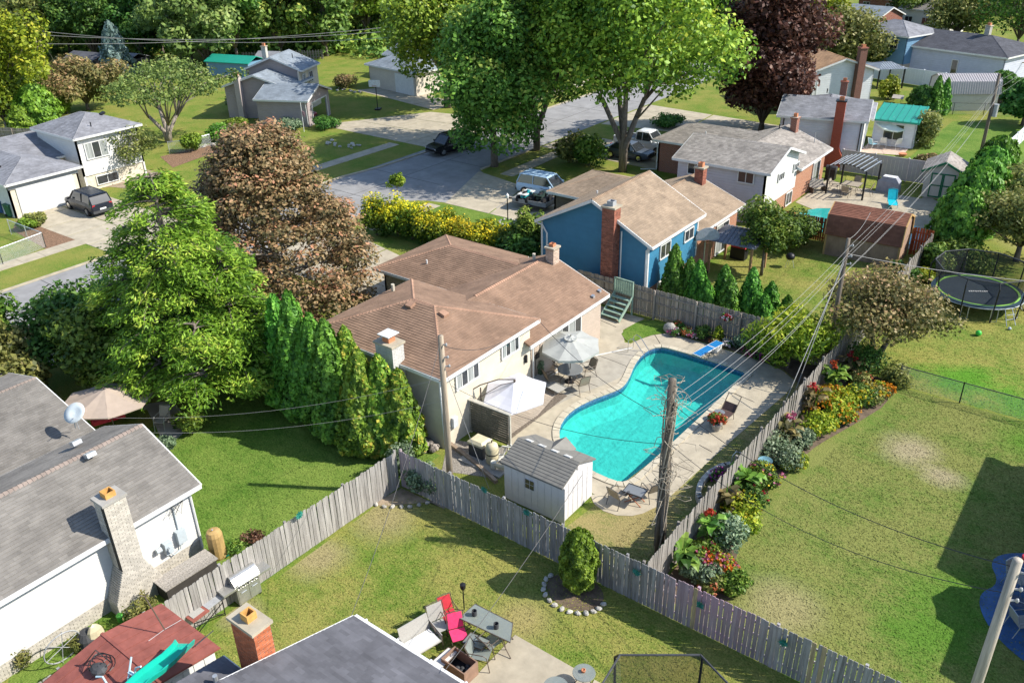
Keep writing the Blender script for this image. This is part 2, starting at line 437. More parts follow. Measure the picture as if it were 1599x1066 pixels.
def caps(mb, a, b, rng, w=0.3, step=0.16):
    a = Vector(a); b = Vector(b); d = b - a; k = max(1, int(d.length / step)); dn = d.normalized()
    s = dn.cross(Vector((0, 0, 1))).normalized(); up = s.cross(dn).normalized()
    if up.z < 0: up = -up
    for i in range(k):
        p = a + d * (i / k); q = a + d * ((i + 1) / k)
        mb.cur = rng.random()
        h0, h1 = 0.05, 0.032; dr = 0.085
        mb.add([p + s * w / 2 + up * (h0 - dr), p + up * h0, p - s * w / 2 + up * (h0 - dr), q + s * w / 2 + up * (h1 - dr), q + up * h1, q - s * w / 2 + up * (h1 - dr)],
               [(0, 1, 4, 3), (1, 2, 5, 4), (0, 2, 1)])
class Roof:
    def __init__(s, root, mat, capmat=None, course=0.145, tab=0.32, seed=1, trim=None, deckmat=None, shingled=True):
        s.root = root; s.mat = mat; s.cm = capmat or mat; s.rng = random.Random(seed)
        s.sh = MB(); s.cp = MB(); s.dk = MB(); s.tr = MB(); s.course = course; s.tab = tab; s.trim = trim or WHITE; s.on = shingled; s.edge = []
    def plane(s, pts, fascia=(0,)):
        P3 = [Vector(p) for p in pts]; n = Vector((0, 0, 0)); o = P3[0]
        for i in range(len(P3)): n += (P3[i] - o).cross(P3[(i + 1) % len(P3)] - o)
        if n.z < 0: P3 = P3[::-1]; 
        s.dk.slab(P3, (0, 0, -0.09))
        if s.on: shingle_plane(s.sh, pts, s.rng, s.course, s.tab)
        k = len(pts)
        for i in fascia:
            a = Vector(pts[i]); b = Vector(pts[(i + 1) % k]); s.board(a, b)
    def board(s, a, b, out=0.03, h=0.17):
        a = Vector(a); b = Vector(b)
        d = (b - a); 
        s.tr.beam(a - Vector((0, 0, h * 0.5 + 0.0)), b - Vector((0, 0, h * 0.5 + 0.0)), 0.09, h)
    def ridge(s, a, b): caps(s.cp, a, b, s.rng)
    def done(s):
        r = s.dk.build('roof', s.mat, s.root, True)
        if s.on and s.sh.f: s.sh.build('shingles', s.mat, r, kind='stuff').data.transform(Matrix.Translation(-Vector(s.root.location)))
        if s.cp.f: s.cp.build('ridge_cap', s.cm, r, kind='stuff').data.transform(Matrix.Translation(-Vector(s.root.location)))
        if s.tr.f: s.tr.build('fascia', s.trim, s.root, True)
        return r
def gable(rf, x0, x1, y0, y1, ze, zr, axis='y', rakes=True):
    if axis == 'y':
        xm = (x0 + x1) / 2
        rf.plane([(x1, y0, ze), (x1, y1, ze), (xm, y1, zr), (xm, y0, zr)], (0,))
        rf.plane([(x0, y1, ze), (x0, y0, ze), (xm, y0, zr), (xm, y1, zr)], (0,))
        rf.ridge((xm, y0, zr), (xm, y1, zr))
        if rakes:
            for y in (y0, y1):
                rf.board((x0, y, ze), (xm, y, zr)); rf.board((x1, y, ze), (xm, y, zr))
    else:
        ym = (y0 + y1) / 2
        rf.plane([(x0, y0, ze), (x1, y0, ze), (x1, ym, zr), (x0, ym, zr)], (0,))
        rf.plane([(x1, y1, ze), (x0, y1, ze), (x0, ym, zr), (x1, ym, zr)], (0,))
        rf.ridge((x0, ym, zr), (x1, ym, zr))
        if rakes:
            for x in (x0, x1):
                rf.board((x, y0, ze), (x, ym, zr)); rf.board((x, y1, ze), (x, ym, zr))
def hip(rf, x0, x1, y0, y1, ze, zr, axis='x', lo=True, hi=True):
    """lo / hi: which ends of the ridge are hipped (else gabled)"""
    if axis == 'x':
        ym = (y0 + y1) / 2; h = (y1 - y0) / 2
        a = (x0 + h if lo else x0, ym, zr); b = (x1 - h if hi else x1, ym, zr)
        c = [(x0, y0, ze), (x1, y0, ze), (x1, y1, ze), (x0, y1, ze)]
        rf.plane([c[0], c[1], b, a]); rf.plane([c[2], c[3], a, b])
        if lo: rf.plane([c[3], c[0], a]); rf.ridge(c[0], a); rf.ridge(c[3], a)
        else: rf.board(c[0], a); rf.board(c[3], a)
        if hi: rf.plane([c[1], c[2], b]); rf.ridge(c[1], b); rf.ridge(c[2], b)
        else: rf.board(c[1], b); rf.board(c[2], b)
        rf.ridge(a, b)
    else:
        xm = (x0 + x1) / 2; h = (x1 - x0) / 2
        a = (xm, y0 + h if lo else y0, zr); b = (xm, y1 - h if hi else y1, zr)
        c = [(x0, y0, ze), (x1, y0, ze), (x1, y1, ze), (x0, y1, ze)]
        rf.plane([c[1], c[2], b, a]); rf.plane([c[3], c[0], a, b])
        if lo: rf.plane([c[0], c[1], a]); rf.ridge(c[0], a); rf.ridge(c[1], a)
        else: rf.board(c[0], a); rf.board(c[1], a)
        if hi: rf.plane([c[2], c[3], b]); rf.ridge(c[2], b); rf.ridge(c[3], b)
        else: rf.board(c[2], b); rf.board(c[3], b)
        rf.ridge(a, b)

# ------------------------------------------------------------------ walls, siding, windows, chimneys
def wallpoly(root, a, b, z0, prof, mat, name='wall', thick=0.14, laps=None, lapmat_=None, lap=0.2, stop=None):
    """upright wall from a to b (seen from outside a is left); prof = [(s, z)...] top outline with s in 0..1; laps: build every lap board"""
    a = Vector((a[0], a[1], 0)); b = Vector((b[0], b[1], 0)); d = b - a; L = d.length; u = d / L
    n = Vector((u.y, -u.x, 0))
    pts = [(0, z0), (L, z0)] + [(s * L, z) for s, z in reversed(prof)]
    mb = MB(); rl = Vector(root.location)
    f = [a + u * s + Vector((0, 0, z)) for s, z in pts]
    mb.slab(f, -n * thick)
    w = mb.build(name, mat, root, True)
    if laps:
        zt = max(z for s, z in prof); z = z0 if stop is None else stop
        k = 0
        while z < zt - 0.03:
            zz = min(z + lap, zt - 0.005)
            lo = interval(pts, z + 0.002); hi = interval(pts, zz)
            if lo is None: break
            if hi is None: hi = lo
            mb = MB()
            p0 = a + u * lo[0] - rl; p1 = a + u * lo[1] - rl; p2 = a + u * hi[1] - rl; p3 = a + u * hi[0] - rl
            V = lambda p, zz_, e: Vector((p.x, p.y, zz_ - rl.z)) + n * e
            mb.add([V(p0, z, 0.032), V(p1, z, 0.032), V(p2, zz, 0.008), V(p3, zz, 0.008), V(p0, z, 0.001), V(p1, z, 0.001)],
                   [(0, 1, 2, 3), (4, 5, 1, 0), (0, 3, 4), (1, 5, 2)])
            mb.build('siding_board', lapmat_ or mat, w)
            z += lap; k += 1
    return w
def window(root, a, b, z0, z1, n, panes=2, frame=WHITE, glass=GLASS, name='window', fw=0.07, dep=0.07, curtain=None, sill=True):
    """window between plan points a and b (on the wall face), n = outward normal"""
    a = Vector((a[0], a[1], 0)); b = Vector((b[0], b[1], 0)); n = Vector((n[0], n[1], 0)).normalized()
    d = b - a; L = d.length; u = d / L; rl = Vector(root.location)
    def bx(mb, s0, s1, za, zb, e0, e1):
        vs = []
        for z in (za, zb):
            for s, e in ((s0, e0), (s1, e0), (s1, e1), (s0, e1)):
                w = a + u * s + n * e; vs.append((w.x - rl.x, w.y - rl.y, z - rl.z))
        mb.add(vs, [(3, 2, 1, 0), (4, 5, 6, 7), (0, 1, 5, 4), (1, 2, 6, 5), (2, 3, 7, 6), (3, 0, 4, 7)])
    f = MB()
    bx(f, 0, L, z1 - fw, z1, 0.0, dep); bx(f, 0, L, z0, z0 + fw, 0.0, dep + 0.02)
    bx(f, 0, fw, z0 + fw, z1 - fw, 0, dep); bx(f, L - fw, L, z0 + fw, z1 - fw, 0, dep)
    for i in range(1, panes): bx(f, L * i / panes - fw * 0.35, L * i / panes + fw * 0.35, z0 + fw, z1 - fw, 0, dep - 0.01)
    fo = f.build(name, frame, root)
    for i in range(panes):
        g = MB(); s0 = fw if i == 0 else L * i / panes + fw * 0.35; s1 = L - fw if i == panes - 1 else L * (i + 1) / panes - fw * 0.35
        bx(g, s0, s1, z0 + fw, z1 - fw, 0.0, 0.045)
        g.build('pane', (curtain if (curtain and i % 2 == 0) else glass), fo)
    return fo
def xwall_window(root, x, pl, pr, nx, **k):
    """window on wall plane x = const from its photo corners: pl = lower-left, pr = upper-right"""
    y0, z0 = PXp(pl[0], pl[1], x); y1, z1 = PXp(pr[0], pr[1], x)
    return window(root, (x, y0), (x, y1), z0, z1, (nx, 0), **k)
def ywall_window(root, y, pl, pr, ny, **k):
    x0, z0 = PYp(pl[0], pl[1], y); x1, z1 = PYp(pr[0], pr[1], y)
    return window(root, (x0, y), (x1, y), z0, z1, (0, ny), **k)
def brick_stack(mb, x0, x1, y0, y1, z0, z1, rng, bw=0.22, bh=0.075, j=0.012, taper=None, proud=0.008):
    """every brick of the four faces, proud of the mortar core"""
    k = int((z1 - z0) / bh)
    for r in range(k):
        za = z0 + r * bh; zb = za + bh - j
        e = taper(za) if taper else 0
        X0, X1, Y0, Y1 = x0 - e, x1 + e, y0, y1
        for face in range(4):
            L = (X1 - X0) if face < 2 else (Y1 - Y0)
            s = -(bw / 2) * (r % 2)
            while s < L:
                a = max(0, s); b = min(L, s + bw - j); s += bw
                if b - a < 0.03: continue
                mb.cur = rng.random(); p = proud * rng.uniform(0.6, 1.5)
                if face == 0: q = [(X0 + a, Y0 - p), (X0 + b, Y0 - p)]; o = (0, 1)
                elif face == 1: q = [(X1 - a, Y1 + p), (X1 - b, Y1 + p)]; o = (0, -1)
                elif face == 2: q = [(X1 + p, Y0 + a), (X1 + p, Y0 + b)]; o = (-1, 0)
                else: q = [(X0 - p, Y1 - a), (X0 - p, Y1 - b)]; o = (1, 0)
                (ax, ay), (bx_, by) = q; dx, dy = o[0] * p, o[1] * p
                mb.add([(ax, ay, za), (bx_, by, za), (bx_, by, zb), (ax, ay, zb), (ax + dx, ay + dy, zb), (bx_ + dx, by + dy, zb)],
                       [(0, 1, 2, 3), (3, 2, 5, 4)])
def chimney(root, x0, x1, y0, y1, z0, z1, core, brick=None, cap=None, flue=TERRA, seed=3, capw=0.07, capt=0.1, taper=None, flue_h=0.28, bw=0.22, bh=0.075, name='chimney', hood=None):
    rng = random.Random(seed)
    c = MB()
    if taper:
        zs = [z0 + (z1 - z0) * i / 24 for i in range(25)]
        for i in range(24):
            e0, e1 = taper(zs[i]), taper(zs[i + 1])
            c.add([(x0 - e0, y0, zs[i]), (x1 + e0, y0, zs[i]), (x1 + e0, y1, zs[i]), (x0 - e0, y1, zs[i]),
                   (x0 - e1, y0, zs[i + 1]), (x1 + e1, y0, zs[i + 1]), (x1 + e1, y1, zs[i + 1]), (x0 - e1, y1, zs[i + 1])],
                  [(0, 1, 5, 4), (1, 2, 6, 5), (2, 3, 7, 6), (3, 0, 4, 7)])
    else: c.box(x0, x1, y0, y1, z0, z1)
    ch = c.build(name, core, root, True)
    off = Matrix.Translation(-Vector(root.location))
    if brick:
        b = MB(); brick_stack(b, x0, x1, y0, y1, z0, z1, rng, bw, bh, taper=taper)
        b.build('bricks', brick, ch, kind='stuff').data.transform(off)
    q = MB(); q.box(x0 - capw, x1 + capw, y0 - capw, y1 + capw, z1, z1 + capt)
    q.build('chimney_cap', cap or CONCG, ch).data.transform(off)
    xm, ym = (x0 + x1) / 2, (y0 + y1) / 2; w = min(x1 - x0, y1 - y0) * 0.28
    f = MB(); zt = z1 + capt
    for (a, b_, c_, d) in ((-w, w, -w, -w + 0.04), (-w, w, w - 0.04, w), (-w, -w + 0.04, -w + 0.04, w - 0.04), (w - 0.04, w, -w + 0.04, w - 0.04)):
        f.box(xm + a, xm + b_, ym + c_, ym + d, zt, zt + flue_h)
    f.build('flue', flue, ch).data.transform(off)
    if hood:
        h = MB(); h.box(xm - w * 1.7, xm + w * 1.7, ym - w * 1.7, ym + w * 1.7, zt + flue_h + 0.12, zt + flue_h + 0.16)
        for sx in (-1, 1):
            for sy in (-1, 1): h.box(xm + sx * w - 0.015, xm + sx * w + 0.015, ym + sy * w - 0.015, ym + sy * w + 0.015, zt + flue_h, zt + flue_h + 0.12)
        h.build('rain_hood', hood, ch).data.transform(off)
    return ch
def roofvent(root, x, y, z, mat=GREY, rot=0.0, s=0.4, slope=0.33, face=(0, -1)):
    m_ = MB(); m_.obox((x - root.location.x, y - root.location.y, z - root.location.z + 0.07), (s, s, 0.16), rot, (Matrix.Rotation(rot, 3, 'Z') @ Matrix.Rotation(slope, 3, 'X')))
    return m_.build('roof_vent', mat, root)
def vpipe(root, x, y, z, h=0.4, r=0.05, mat=WHITE):
    m_ = MB(); l = root.location; m_.tube([(x - l.x, y - l.y, z - l.z), (x - l.x, y - l.y, z + h - l.z)], r, 8)
    return m_.build('vent_pipe', mat, root)
def downspout(root, pts, mat=WHITE, r=0.045):
    m_ = MB(); l = Vector(root.location); m_.tube([Vector(p) - l for p in pts], r, 5)
    return m_.build('downspout', mat, root)
# ================================================================== THE SETTING
from mathutils.geometry import tessellate_polygon
def sheet(name, pts, z, mat, holes=None, kind='structure', drop=0.0):
    loops = [[Vector((p[0], p[1], z)) for p in pts]] + [[Vector((p[0], p[1], z)) for p in h] for h in (holes or [])]
    flat = [p for l in loops for p in l]
    tri = tessellate_polygon(loops)
    mb = MB()
    fs = []
    for t in tri:
        a, b, c = (flat[i] for i in t)
        fs.append(t if (b - a).cross(c - a).z > 0 else t[::-1])
    vs = list(flat); n0 = len(flat)
    if drop:
        vs += [p - Vector((0, 0, drop)) for p in flat]
        b = 0
        for l in loops:
            k = len(l)
            for i in range(k): j = (i + 1) % k; fs.append((b + i, b + j, n0 + b + j, n0 + b + i)); 
            b += k
    mb.add(vs, fs)
    o = mb.build(name, mat); tag(o, kind=kind)
    return o
def smooth(pts, it=2):
    for _ in range(it):
        q = []
        for i in range(len(pts)):
            a = pts[i]; b = pts[(i + 1) % len(pts)]
            q += [(a[0] * .75 + b[0] * .25, a[1] * .75 + b[1] * .25), (a[0] * .25 + b[0] * .75, a[1] * .25 + b[1] * .75)]
        pts = q
    return pts
def pp(*px, z=0.0): return [tuple(P(x, y, z)[:2]) for x, y in px]

G_BASE = grassmat('grass_mid', (0.10, 0.175, 0.022), (0.215, 0.215, 0.05), 0.45)
G_LUSH = grassmat('grass_lush', (0.075, 0.152, 0.02), (0.155, 0.22, 0.042), 0.5)
G_DRY = grassmat('grass_yellowing', (0.105, 0.175, 0.023), (0.245, 0.235, 0.062), 0.45, spots=[(-21, 15, 1.3, (0.30, 0.25, 0.13)), (-20.6, 18.2, 1.6, (0.29, 0.245, 0.12)), (-21, 11.5, .8, (0.29, 0.245, 0.12)), (-13, 17, 1.2, (0.3, 0.25, 0.1))])
G_PATCH = grassmat('grass_patchy', (0.085, 0.16, 0.023), (0.185, 0.20, 0.055), 0.37, spots=[(-5.0, 34.8, 1.5, (0.34, 0.285, 0.175)), (-3.6, 33.6, 1.0, (0.33, 0.28, 0.17)), (-6.0, 22.6, 1.7, (0.29, 0.255, 0.12)), (-1.6, 26.5, 2.0, (0.075, 0.185, 0.018)), (-2.2, 24.2, 1.6, (0.08, 0.18, 0.02)), (-1.2, 38.4, 2.0, (0.085, 0.185, 0.02))])
G_STRAW = grassmat('grass_straw', (0.085, 0.15, 0.022), (0.27, 0.225, 0.095), 0.38)
G_VERGE = grassmat('grass_verge', (0.11, 0.18, 0.026), (0.25, 0.24, 0.06), 0.45, spots=[(-4.5, 42.5, 2.4, (0.075, 0.23, 0.016)), (-1.5, 41.5, 2.2, (0.08, 0.23, 0.018)), (-4, 66, 4, (0.4, 0.33, 0.15))])

POOL = [(-13.62, 37.0), (-14.4, 37.08), (-17.9, 37.1), (-18.6, 36.9), (-18.9, 36.2), (-18.82, 35.2), (-18.6, 34.3), (-18.25, 33.3), (-18.05, 32.5), (-18.05, 31.9),
        (-18.3, 31.2), (-18.6, 30.4), (-18.85, 29.4), (-18.85, 28.4), (-18.55, 27.4), (-17.9, 26.5), (-16.9, 25.8), (-15.6, 25.45), (-14.4, 25.4), (-13.98, 25.6), (-13.85, 26.3), (-13.7, 31), (-13.6, 36.5)]
def offset(pts, d):
    n = len(pts); out = []
    ar = sum(pts[i][0] * pts[(i + 1) % n][1] - pts[(i + 1) % n][0] * pts[i][1] for i in range(n))
    sg = 1 if ar > 0 else -1
    for i in range(n):
        a = Vector(pts[i - 1]); b = Vector(pts[i]); c = Vector(pts[(i + 1) % n])
        n1 = (b - a).normalized(); n2 = (c - b).normalized()
        n1 = Vector((n1.y, -n1.x)) * sg; n2 = Vector((n2.y, -n2.x)) * sg
        nn = (n1 + n2); nn = nn / max(0.5, nn.length_squared / 2)
        out.append(tuple(b + nn * d))
    return out
POOLS = smooth(POOL, 1)
COPE = offset(POOLS, 0.32)
POOLO = offset(POOLS, 0.15)
big = [(-420, -60), (160, -60), (160, 420), (-420, 420)]
sheet('ground', big, 0.0, G_BASE, [POOLO])
# lawns of the yards, each its own turf
sheet('lawn', [(-21.4, -12), (12, -12), (12, 20.0), (-21.4, 20.0)], 0.004, G_DRY)
sheet('lawn', [(-34.2, 12.4), (-21.6, 3), (-21.6, 22.6), (-34.2, 22.6)], 0.004, G_LUSH)
sheet('lawn', [(-9.95, 20.1), (14, 20.1), (14, 40.0), (-9.95, 40.0)], 0.004, G_PATCH)
sheet('lawn', [(-9.95, 40.2), (16, 40.2), (16, 64), (-9.95, 64)], 0.004, G_VERGE)
sheet('lawn', [(-14.6, 20.15), (-10.1, 20.15), (-10.1, 39.7), (-12.6, 39.7)], 0.004, G_STRAW)
sheet('lawn', [(-21.1, 40.0), (-10.2, 40.0), (-10.2, 56.8), (-21.1, 56.8)], 0.004, G_DRY)
sheet('lawn', [(-17.5, 74.3), (-9, 74.3), (-9, 100), (-17.5, 97)], 0.004, G_LUSH)
sheet('lawn', [(-47.4, 41.5), (-33.4, 40.2), (-33.2, 47.8), (-38.6, 50.0), (-44.6, 48.0), (-47.4, 46.5)], 0.004, G_LUSH)

# streets, kerbs, pavements, driveways
st = [(-56, -40), (-47.4, -40), (-47.4, 47.0), (-45.6, 48.3), (-38.9, 50.2), (-38.9, 52), (-47.4, 57.2), (-47.4, 66), (-47.4, 200), (-56, 200)]
sheet('street', st, 0.006, ASPH)
rs_ = MB()
for y in range(-14, 130, 6): rs_.beam((-55.9, y + .2, .008), (-47.5, y, .008), .05, .012)
rs_.beam((-51.7, -14, .008), (-51.7, 130, .008), .05, .012); tag(rs_.build('street_joint', M('tar_joint', (.11, .105, .1), .9)), kind='structure')
def kerb(pts, w=0.16, h=0.1):
    mb = MB()
    for a, b in zip(pts[:-1], pts[1:]):
        mb.beam((a[0], a[1], h / 2), (b[0], b[1], h / 2), w, h)
    return tag(mb.build('kerb', CONC), kind='structure')
kerb([(-56.1, -20), (-56.1, 27.2)]); kerb([(-56.1, 34.5), (-56.1, 49), (-55.4, 53), (-55.2, 59.8)]); kerb([(-55.9, 74), (-55.9, 120)])
kerb([(-47.3, -20), (-47.3, 32)]); kerb([(-47.3, 40.5), (-47.3, 46.8)]); kerb([(-47.3, 57.3), (-47.3, 66.2)])
def walk(p0, p1, w, z=0.012, mat=CONC, step=1.5, name='pavement'):
    """pavement of separate concrete slabs with open joints"""
    p0 = Vector(p0); p1 = Vector(p1); d = p1 - p0; k = max(1, int(d.length / step)); u = d.normalized(); s = Vector((u.y, -u.x)) * w / 2
    root = thing(name, None, None, ((p0.x + p1.x) / 2, (p0.y + p1.y) / 2, 0)); tag(root, kind='structure')
    l = root.location
    for i in range(k):
        a = p0 + d * (i / k) + u * 0.012; b = p0 + d * ((i + 1) / k) - u * 0.012
        mb = MB(); mb.prism([(q.x - l.x, q.y - l.y) for q in (a + s, b + s, b - s, a - s)], -0.05, z + 0.02)
        mb.build('slab', mat, root)
    return root
walk((-60.4, 2), (-60.4, 27.5), 1.35)
walk((-60.2, 37), (-60.0, 59.5), 1.35); walk((-60.0, 75), (-60, 110), 1.35)
walk((-44.4, 57.2), (-44.6, 66), 1.35); walk((-44.5, 12), (-44.5, 32), 1.35); walk((-44.5, 41), (-44.5, 47.9), 1.35)
def drive(name, quad, nx, ny, mat=CONC, z=0.02):
    a, b, c, d = [Vector(q) for q in quad]
    root = thing(name, None, None, tuple((a + c) / 2) + (0,)); tag(root, kind='structure'); l = root.location
    e = 0.012
    for i in range(nx):
        for j in range(ny):
            q = []
            for s, t in ((i / nx + e / nx, j / ny + e / ny), ((i + 1) / nx - e / nx, j / ny + e / ny), ((i + 1) / nx - e / nx, (j + 1) / ny - e / ny), (i / nx + e / nx, (j + 1) / ny - e / ny)):
                p = a * (1 - s) * (1 - t) + b * s * (1 - t) + c * s * t + d * (1 - s) * t; q.append((p.x - l.x, p.y - l.y))
            mb = MB(); mb.prism(q, -0.05, z); mb.build('slab', mat, root)
    return root
drive('driveway', [(-71.4, 27.2), (-56.3, 27.4), (-56.3, 34.2), (-71.4, 34.4)], 5, 2)
drive('driveway', [(-72.3, 60.6), (-56.2, 60.2), (-56.2, 73.4), (-66, 71.6)], 5, 3)
drive('driveway', [(-82, 75.5), (-66.5, 72.5), (-65.8, 76.2), (-79, 80.5)], 4, 2)
drive('driveway', [(-35.0, 48.6), (-35.0, 54.2), (-47.2, 56.8), (-44.0, 48.6)], 3, 2)
drive('driveway', [(-34.6, 65.6), (-34.6, 71.6), (-47.2, 72.4), (-47.2, 66.4)], 3, 2)
drive('driveway', [(-30, 79), (-31, 86), (-47.2, 87.5), (-47.2, 77)], 4, 2)
drive('driveway', [(-34.6, 32.4), (-34.6, 37.6), (-47.2, 40.2), (-47.2, 32.2)], 3, 2)
# mulch and beds in front of the left house
sheet('mulch_bed', pp((25, 345), (62, 345), (120, 376), (72, 389), (20, 360)), 0.014, MULCH)
sheet('mulch_bed', pp((130, 278), (215, 262), (250, 270), (250, 300), (172, 292), (133, 296)), 0.014, DIRTP)
sheet('mulch_bed', pp((250, 245), (330, 225), (345, 235), (270, 262)), 0.014, MULCH)

# ---- pool, coping, patio
deep = M('pool_plaster', (0.44, 0.53, 0.51), 0.75, 0.10, 3.2, bump=1.0, bscale=5.5)  # mottling and relief stand in for light rippling over the floor
[setattr(n_.inputs['Distance'], 'default_value', .05) for n_ in deep.node_tree.nodes if n_.type == 'BUMP']
TILE = M('pool_tile', (0.07, 0.16, 0.30), 0.25, 0.3, 9)
mb = MB(); n = len(POOLS)
WZ = -0.14
inner = offset(POOLS, -0.75)
def depth(p): return -0.8 - 0.45 * max(0, min(1, (p[1] - 27.5) / 7.0))  # floor raised so unrefracted wall shadows stay narrow, as through water
for i in range(n):
    j = (i + 1) % n; a = POOLS[i]; b = POOLS[j]
    mb.quad((*a, -0.32), (*b, -0.32), (*b, depth(b) + 0.3), (*a, depth(a) + 0.3))
    ia, ib = inner[i], inner[j]
    mb.quad((*a, depth(a) + 0.3), (*b, depth(b) + 0.3), (*ib, depth(ib)), (*ia, depth(ia)))
for t in tessellate_polygon([[Vector((p[0], p[1], 0)) for p in inner]]):
    mb.add([(*inner[k], depth(inner[k])) for k in t], [(0, 1, 2)])
basin = mb.build('pool_basin', deep); tag(basin, kind='structure')
mb = MB()
for i in range(n):
    j = (i + 1) % n; mb.quad((*POOLS[i], 0.0), (*POOLS[j], 0.0), (*POOLS[j], -0.32), (*POOLS[i], -0.32))
mb.build('waterline_tile', TILE, basin)
sheet_w = bpy.data.materials.new('pool_water'); sheet_w.use_nodes = True
nt = sheet_w.node_tree; nt.nodes.clear(); L = nt.links.new; N = nt.nodes.new
out = N('ShaderNodeOutputMaterial'); mx = N('ShaderNodeMixShader'); tr = N('ShaderNodeBsdfTransparent'); gl = N('ShaderNodeBsdfGlossy')
tr.inputs[0].default_value = (0.27, 0.88, 0.83, 1); gl.inputs['Roughness'].default_value = 0.03
lw = N('ShaderNodeVectorMath'); lw.operation = 'DOT_PRODUCT'
def mm(op, a, b):
    q = N('ShaderNodeMath'); q.operation = op
    for i_, v_ in enumerate((a, b)):
        if isinstance(v_, (int, float)): q.inputs[i_].default_value = v_
        elif v_ is not None: L(v_, q.inputs[i_])
    return q.outputs[0]
geo = N('ShaderNodeNewGeometry'); no = N('ShaderNodeTexNoise'); no.inputs['Scale'].default_value = 9.0; no.inputs['Detail'].default_value = 2; L(geo.outputs['Position'], no.inputs['Vector'])
bp = N('ShaderNodeBump'); bp.inputs['Distance'].default_value = 0.012; bp.inputs['Strength'].default_value = 0.4; L(no.outputs[0], bp.inputs['Height'])
L(bp.outputs[0], gl.inputs['Normal']); L(bp.outputs[0], lw.inputs[0]); L(geo.outputs['Incoming'], lw.inputs[1])
L(mm('ADD', mm('POWER', mm('SUBTRACT', 1.0, mm('ABSOLUTE', lw.outputs['Value'], None)), 5.0), 0.02), mx.inputs[0]); L(tr.outputs[0], mx.inputs[1]); L(gl.outputs[0], mx.inputs[2]); L(mx.outputs[0], out.inputs[0])
sheet('water', POOLS, WZ, sheet_w)
COPM = M('coping_stone', (0.47, 0.42, 0.32), 0.8, 0.08, 3, rnd=0.07, bump=0.2)
croot = thing('pool_coping', None, None, (-16.2, 31.2, 0)); tag(croot, kind='structure')
acc = 0
for i in range(n):
    j = (i + 1) % n; a, b, c, d = Vector(POOLS[i]), Vector(POOLS[j]), Vector(COPE[j]), Vector(COPE[i])
    k = max(1, round((b - a).length / 0.55))
    for q in range(k):
        s0, s1 = q / k, (q + 1) / k; g = 0.012 / max(0.05, (b - a).length)
        pts = [a.lerp(b, s0 + g), a.lerp(b, s1 - g), d.lerp(c, s1 - g), d.lerp(c, s0 + g)]
        mb = MB(); mb.prism([(p.x + 16.2, p.y - 31.2) for p in pts], -0.02, 0.062); mb.build('coping_stone', COPM, croot)
PAT = [(-21.7, 25.1), (-18.6, 24.9), (-17.9, 24.3), (-14.6, 24.2)] + \
      [(-13.65 + 1.35 * math.cos(R(a)), 24.85 + 1.35 * math.sin(R(a))) for a in (215, 240, 265, 290, 315, 335)] + \
      [(-12.1, 25.2), (-11.7, 31), (-11.25, 36.2), (-11.3, 37.6), (-12.3, 38.3), (-13.6, 38.62), (-18.3, 38.75), (-19.0, 38.6), (-19.55, 37.9), (-19.85, 37.1), (-20.0, 36.4), (-20.35, 36.35), (-21.2, 37.6), (-20.9, 39.5), (-24.4, 39.5), (-24.4, 36.1), (-21.72, 36.1)]
pat = sheet('patio', PAT, 0.02, CONC, [COPE], drop=0.1)
JOINT = M('joint_felt', (0.10, 0.085, 0.07), 0.95, 0.2, 5)
def joint(pts, w=0.035, mat=JOINT, name='joint', z=0.028):
    mb = MB()
    for a, b in zip(pts[:-1], pts[1:]): mb.beam((a[0], a[1], z - 0.01), (b[0], b[1], z - 0.01), w, 0.02)
    return mb.build(name, mat, pat)
joint(pp((800, 553), (868, 580), (934, 604)))
joint(pp((893, 523), (925, 552), (963, 566), (980, 573)))
joint(pp((937, 500), (962, 511))); joint(pp((985, 511), (1022, 497)), 0.03); joint(pp((1021, 521), (1031, 537)))
joint(pp((1145, 614), (1178, 628))); joint(pp((1092, 695), (1112, 706))); joint(pp((1063, 745), (1018, 735))); joint(pp((1150, 575), (1172, 555)))
joint(pp((907, 621), (880, 607))); joint([(-14.3, 25.1), (-14.2, 24.2)]); joint([(-12.0, 27.9), (-13.5, 27.95)])
joint(pp((800, 622), (905, 561), (988, 543)), 0.09, WHITE, 'deck_drain', 0.03)
PAVE2 = M('grey_patch_concrete', (0.36, 0.33, 0.27), 0.9, 0.1, 2)
sheet('patio_band', pp((838, 648), (905, 563), (985, 545), (1000, 546), (968, 590), (945, 601), (905, 615)), 0.024, PAVE2)
# the round grass islet and the flower beds
sheet('lawn', smooth([(-21.2, 37.3), (-20.35, 36.5), (-20.0, 36.6), (-19.6, 37.9), (-18.9, 38.75), (-18.6, 39.6), (-20.9, 39.6)], 1), 0.032, G_LUSH)
sheet('flower_bed', [(-18.6, 39.7), (-18.3, 38.85), (-13.6, 38.72), (-12.2, 38.4), (-11.2, 37.6), (-10.15, 36.6), (-10.15, 39.7)], 0.03, DIRT)
sheet('flower_bed', [(-9.95, 20.15)] + pp((1138, 945), (1144, 900), (1154, 850), (1167, 815), (1183, 788), (1206, 760), (1229, 738), (1250, 718), (1270, 700), (1292, 686), (1317, 672), (1347, 655), (1376, 637), (1400, 610), (1380, 590)) + [(-9.95, 39.9)], 0.012, DIRT)
sheet('gravel_bed', pp((690, 735), (700, 685), (795, 700), (760, 745)), 0.012, M('gravel', (0.30, 0.27, 0.23), 0.95, 0.4, 22, bump=0.8, bscale=30))
sheet('terrace', pp((165, 640), (270, 625), (300, 665), (270, 690), (255, 690), (230, 640)), 0.02, CONCG)
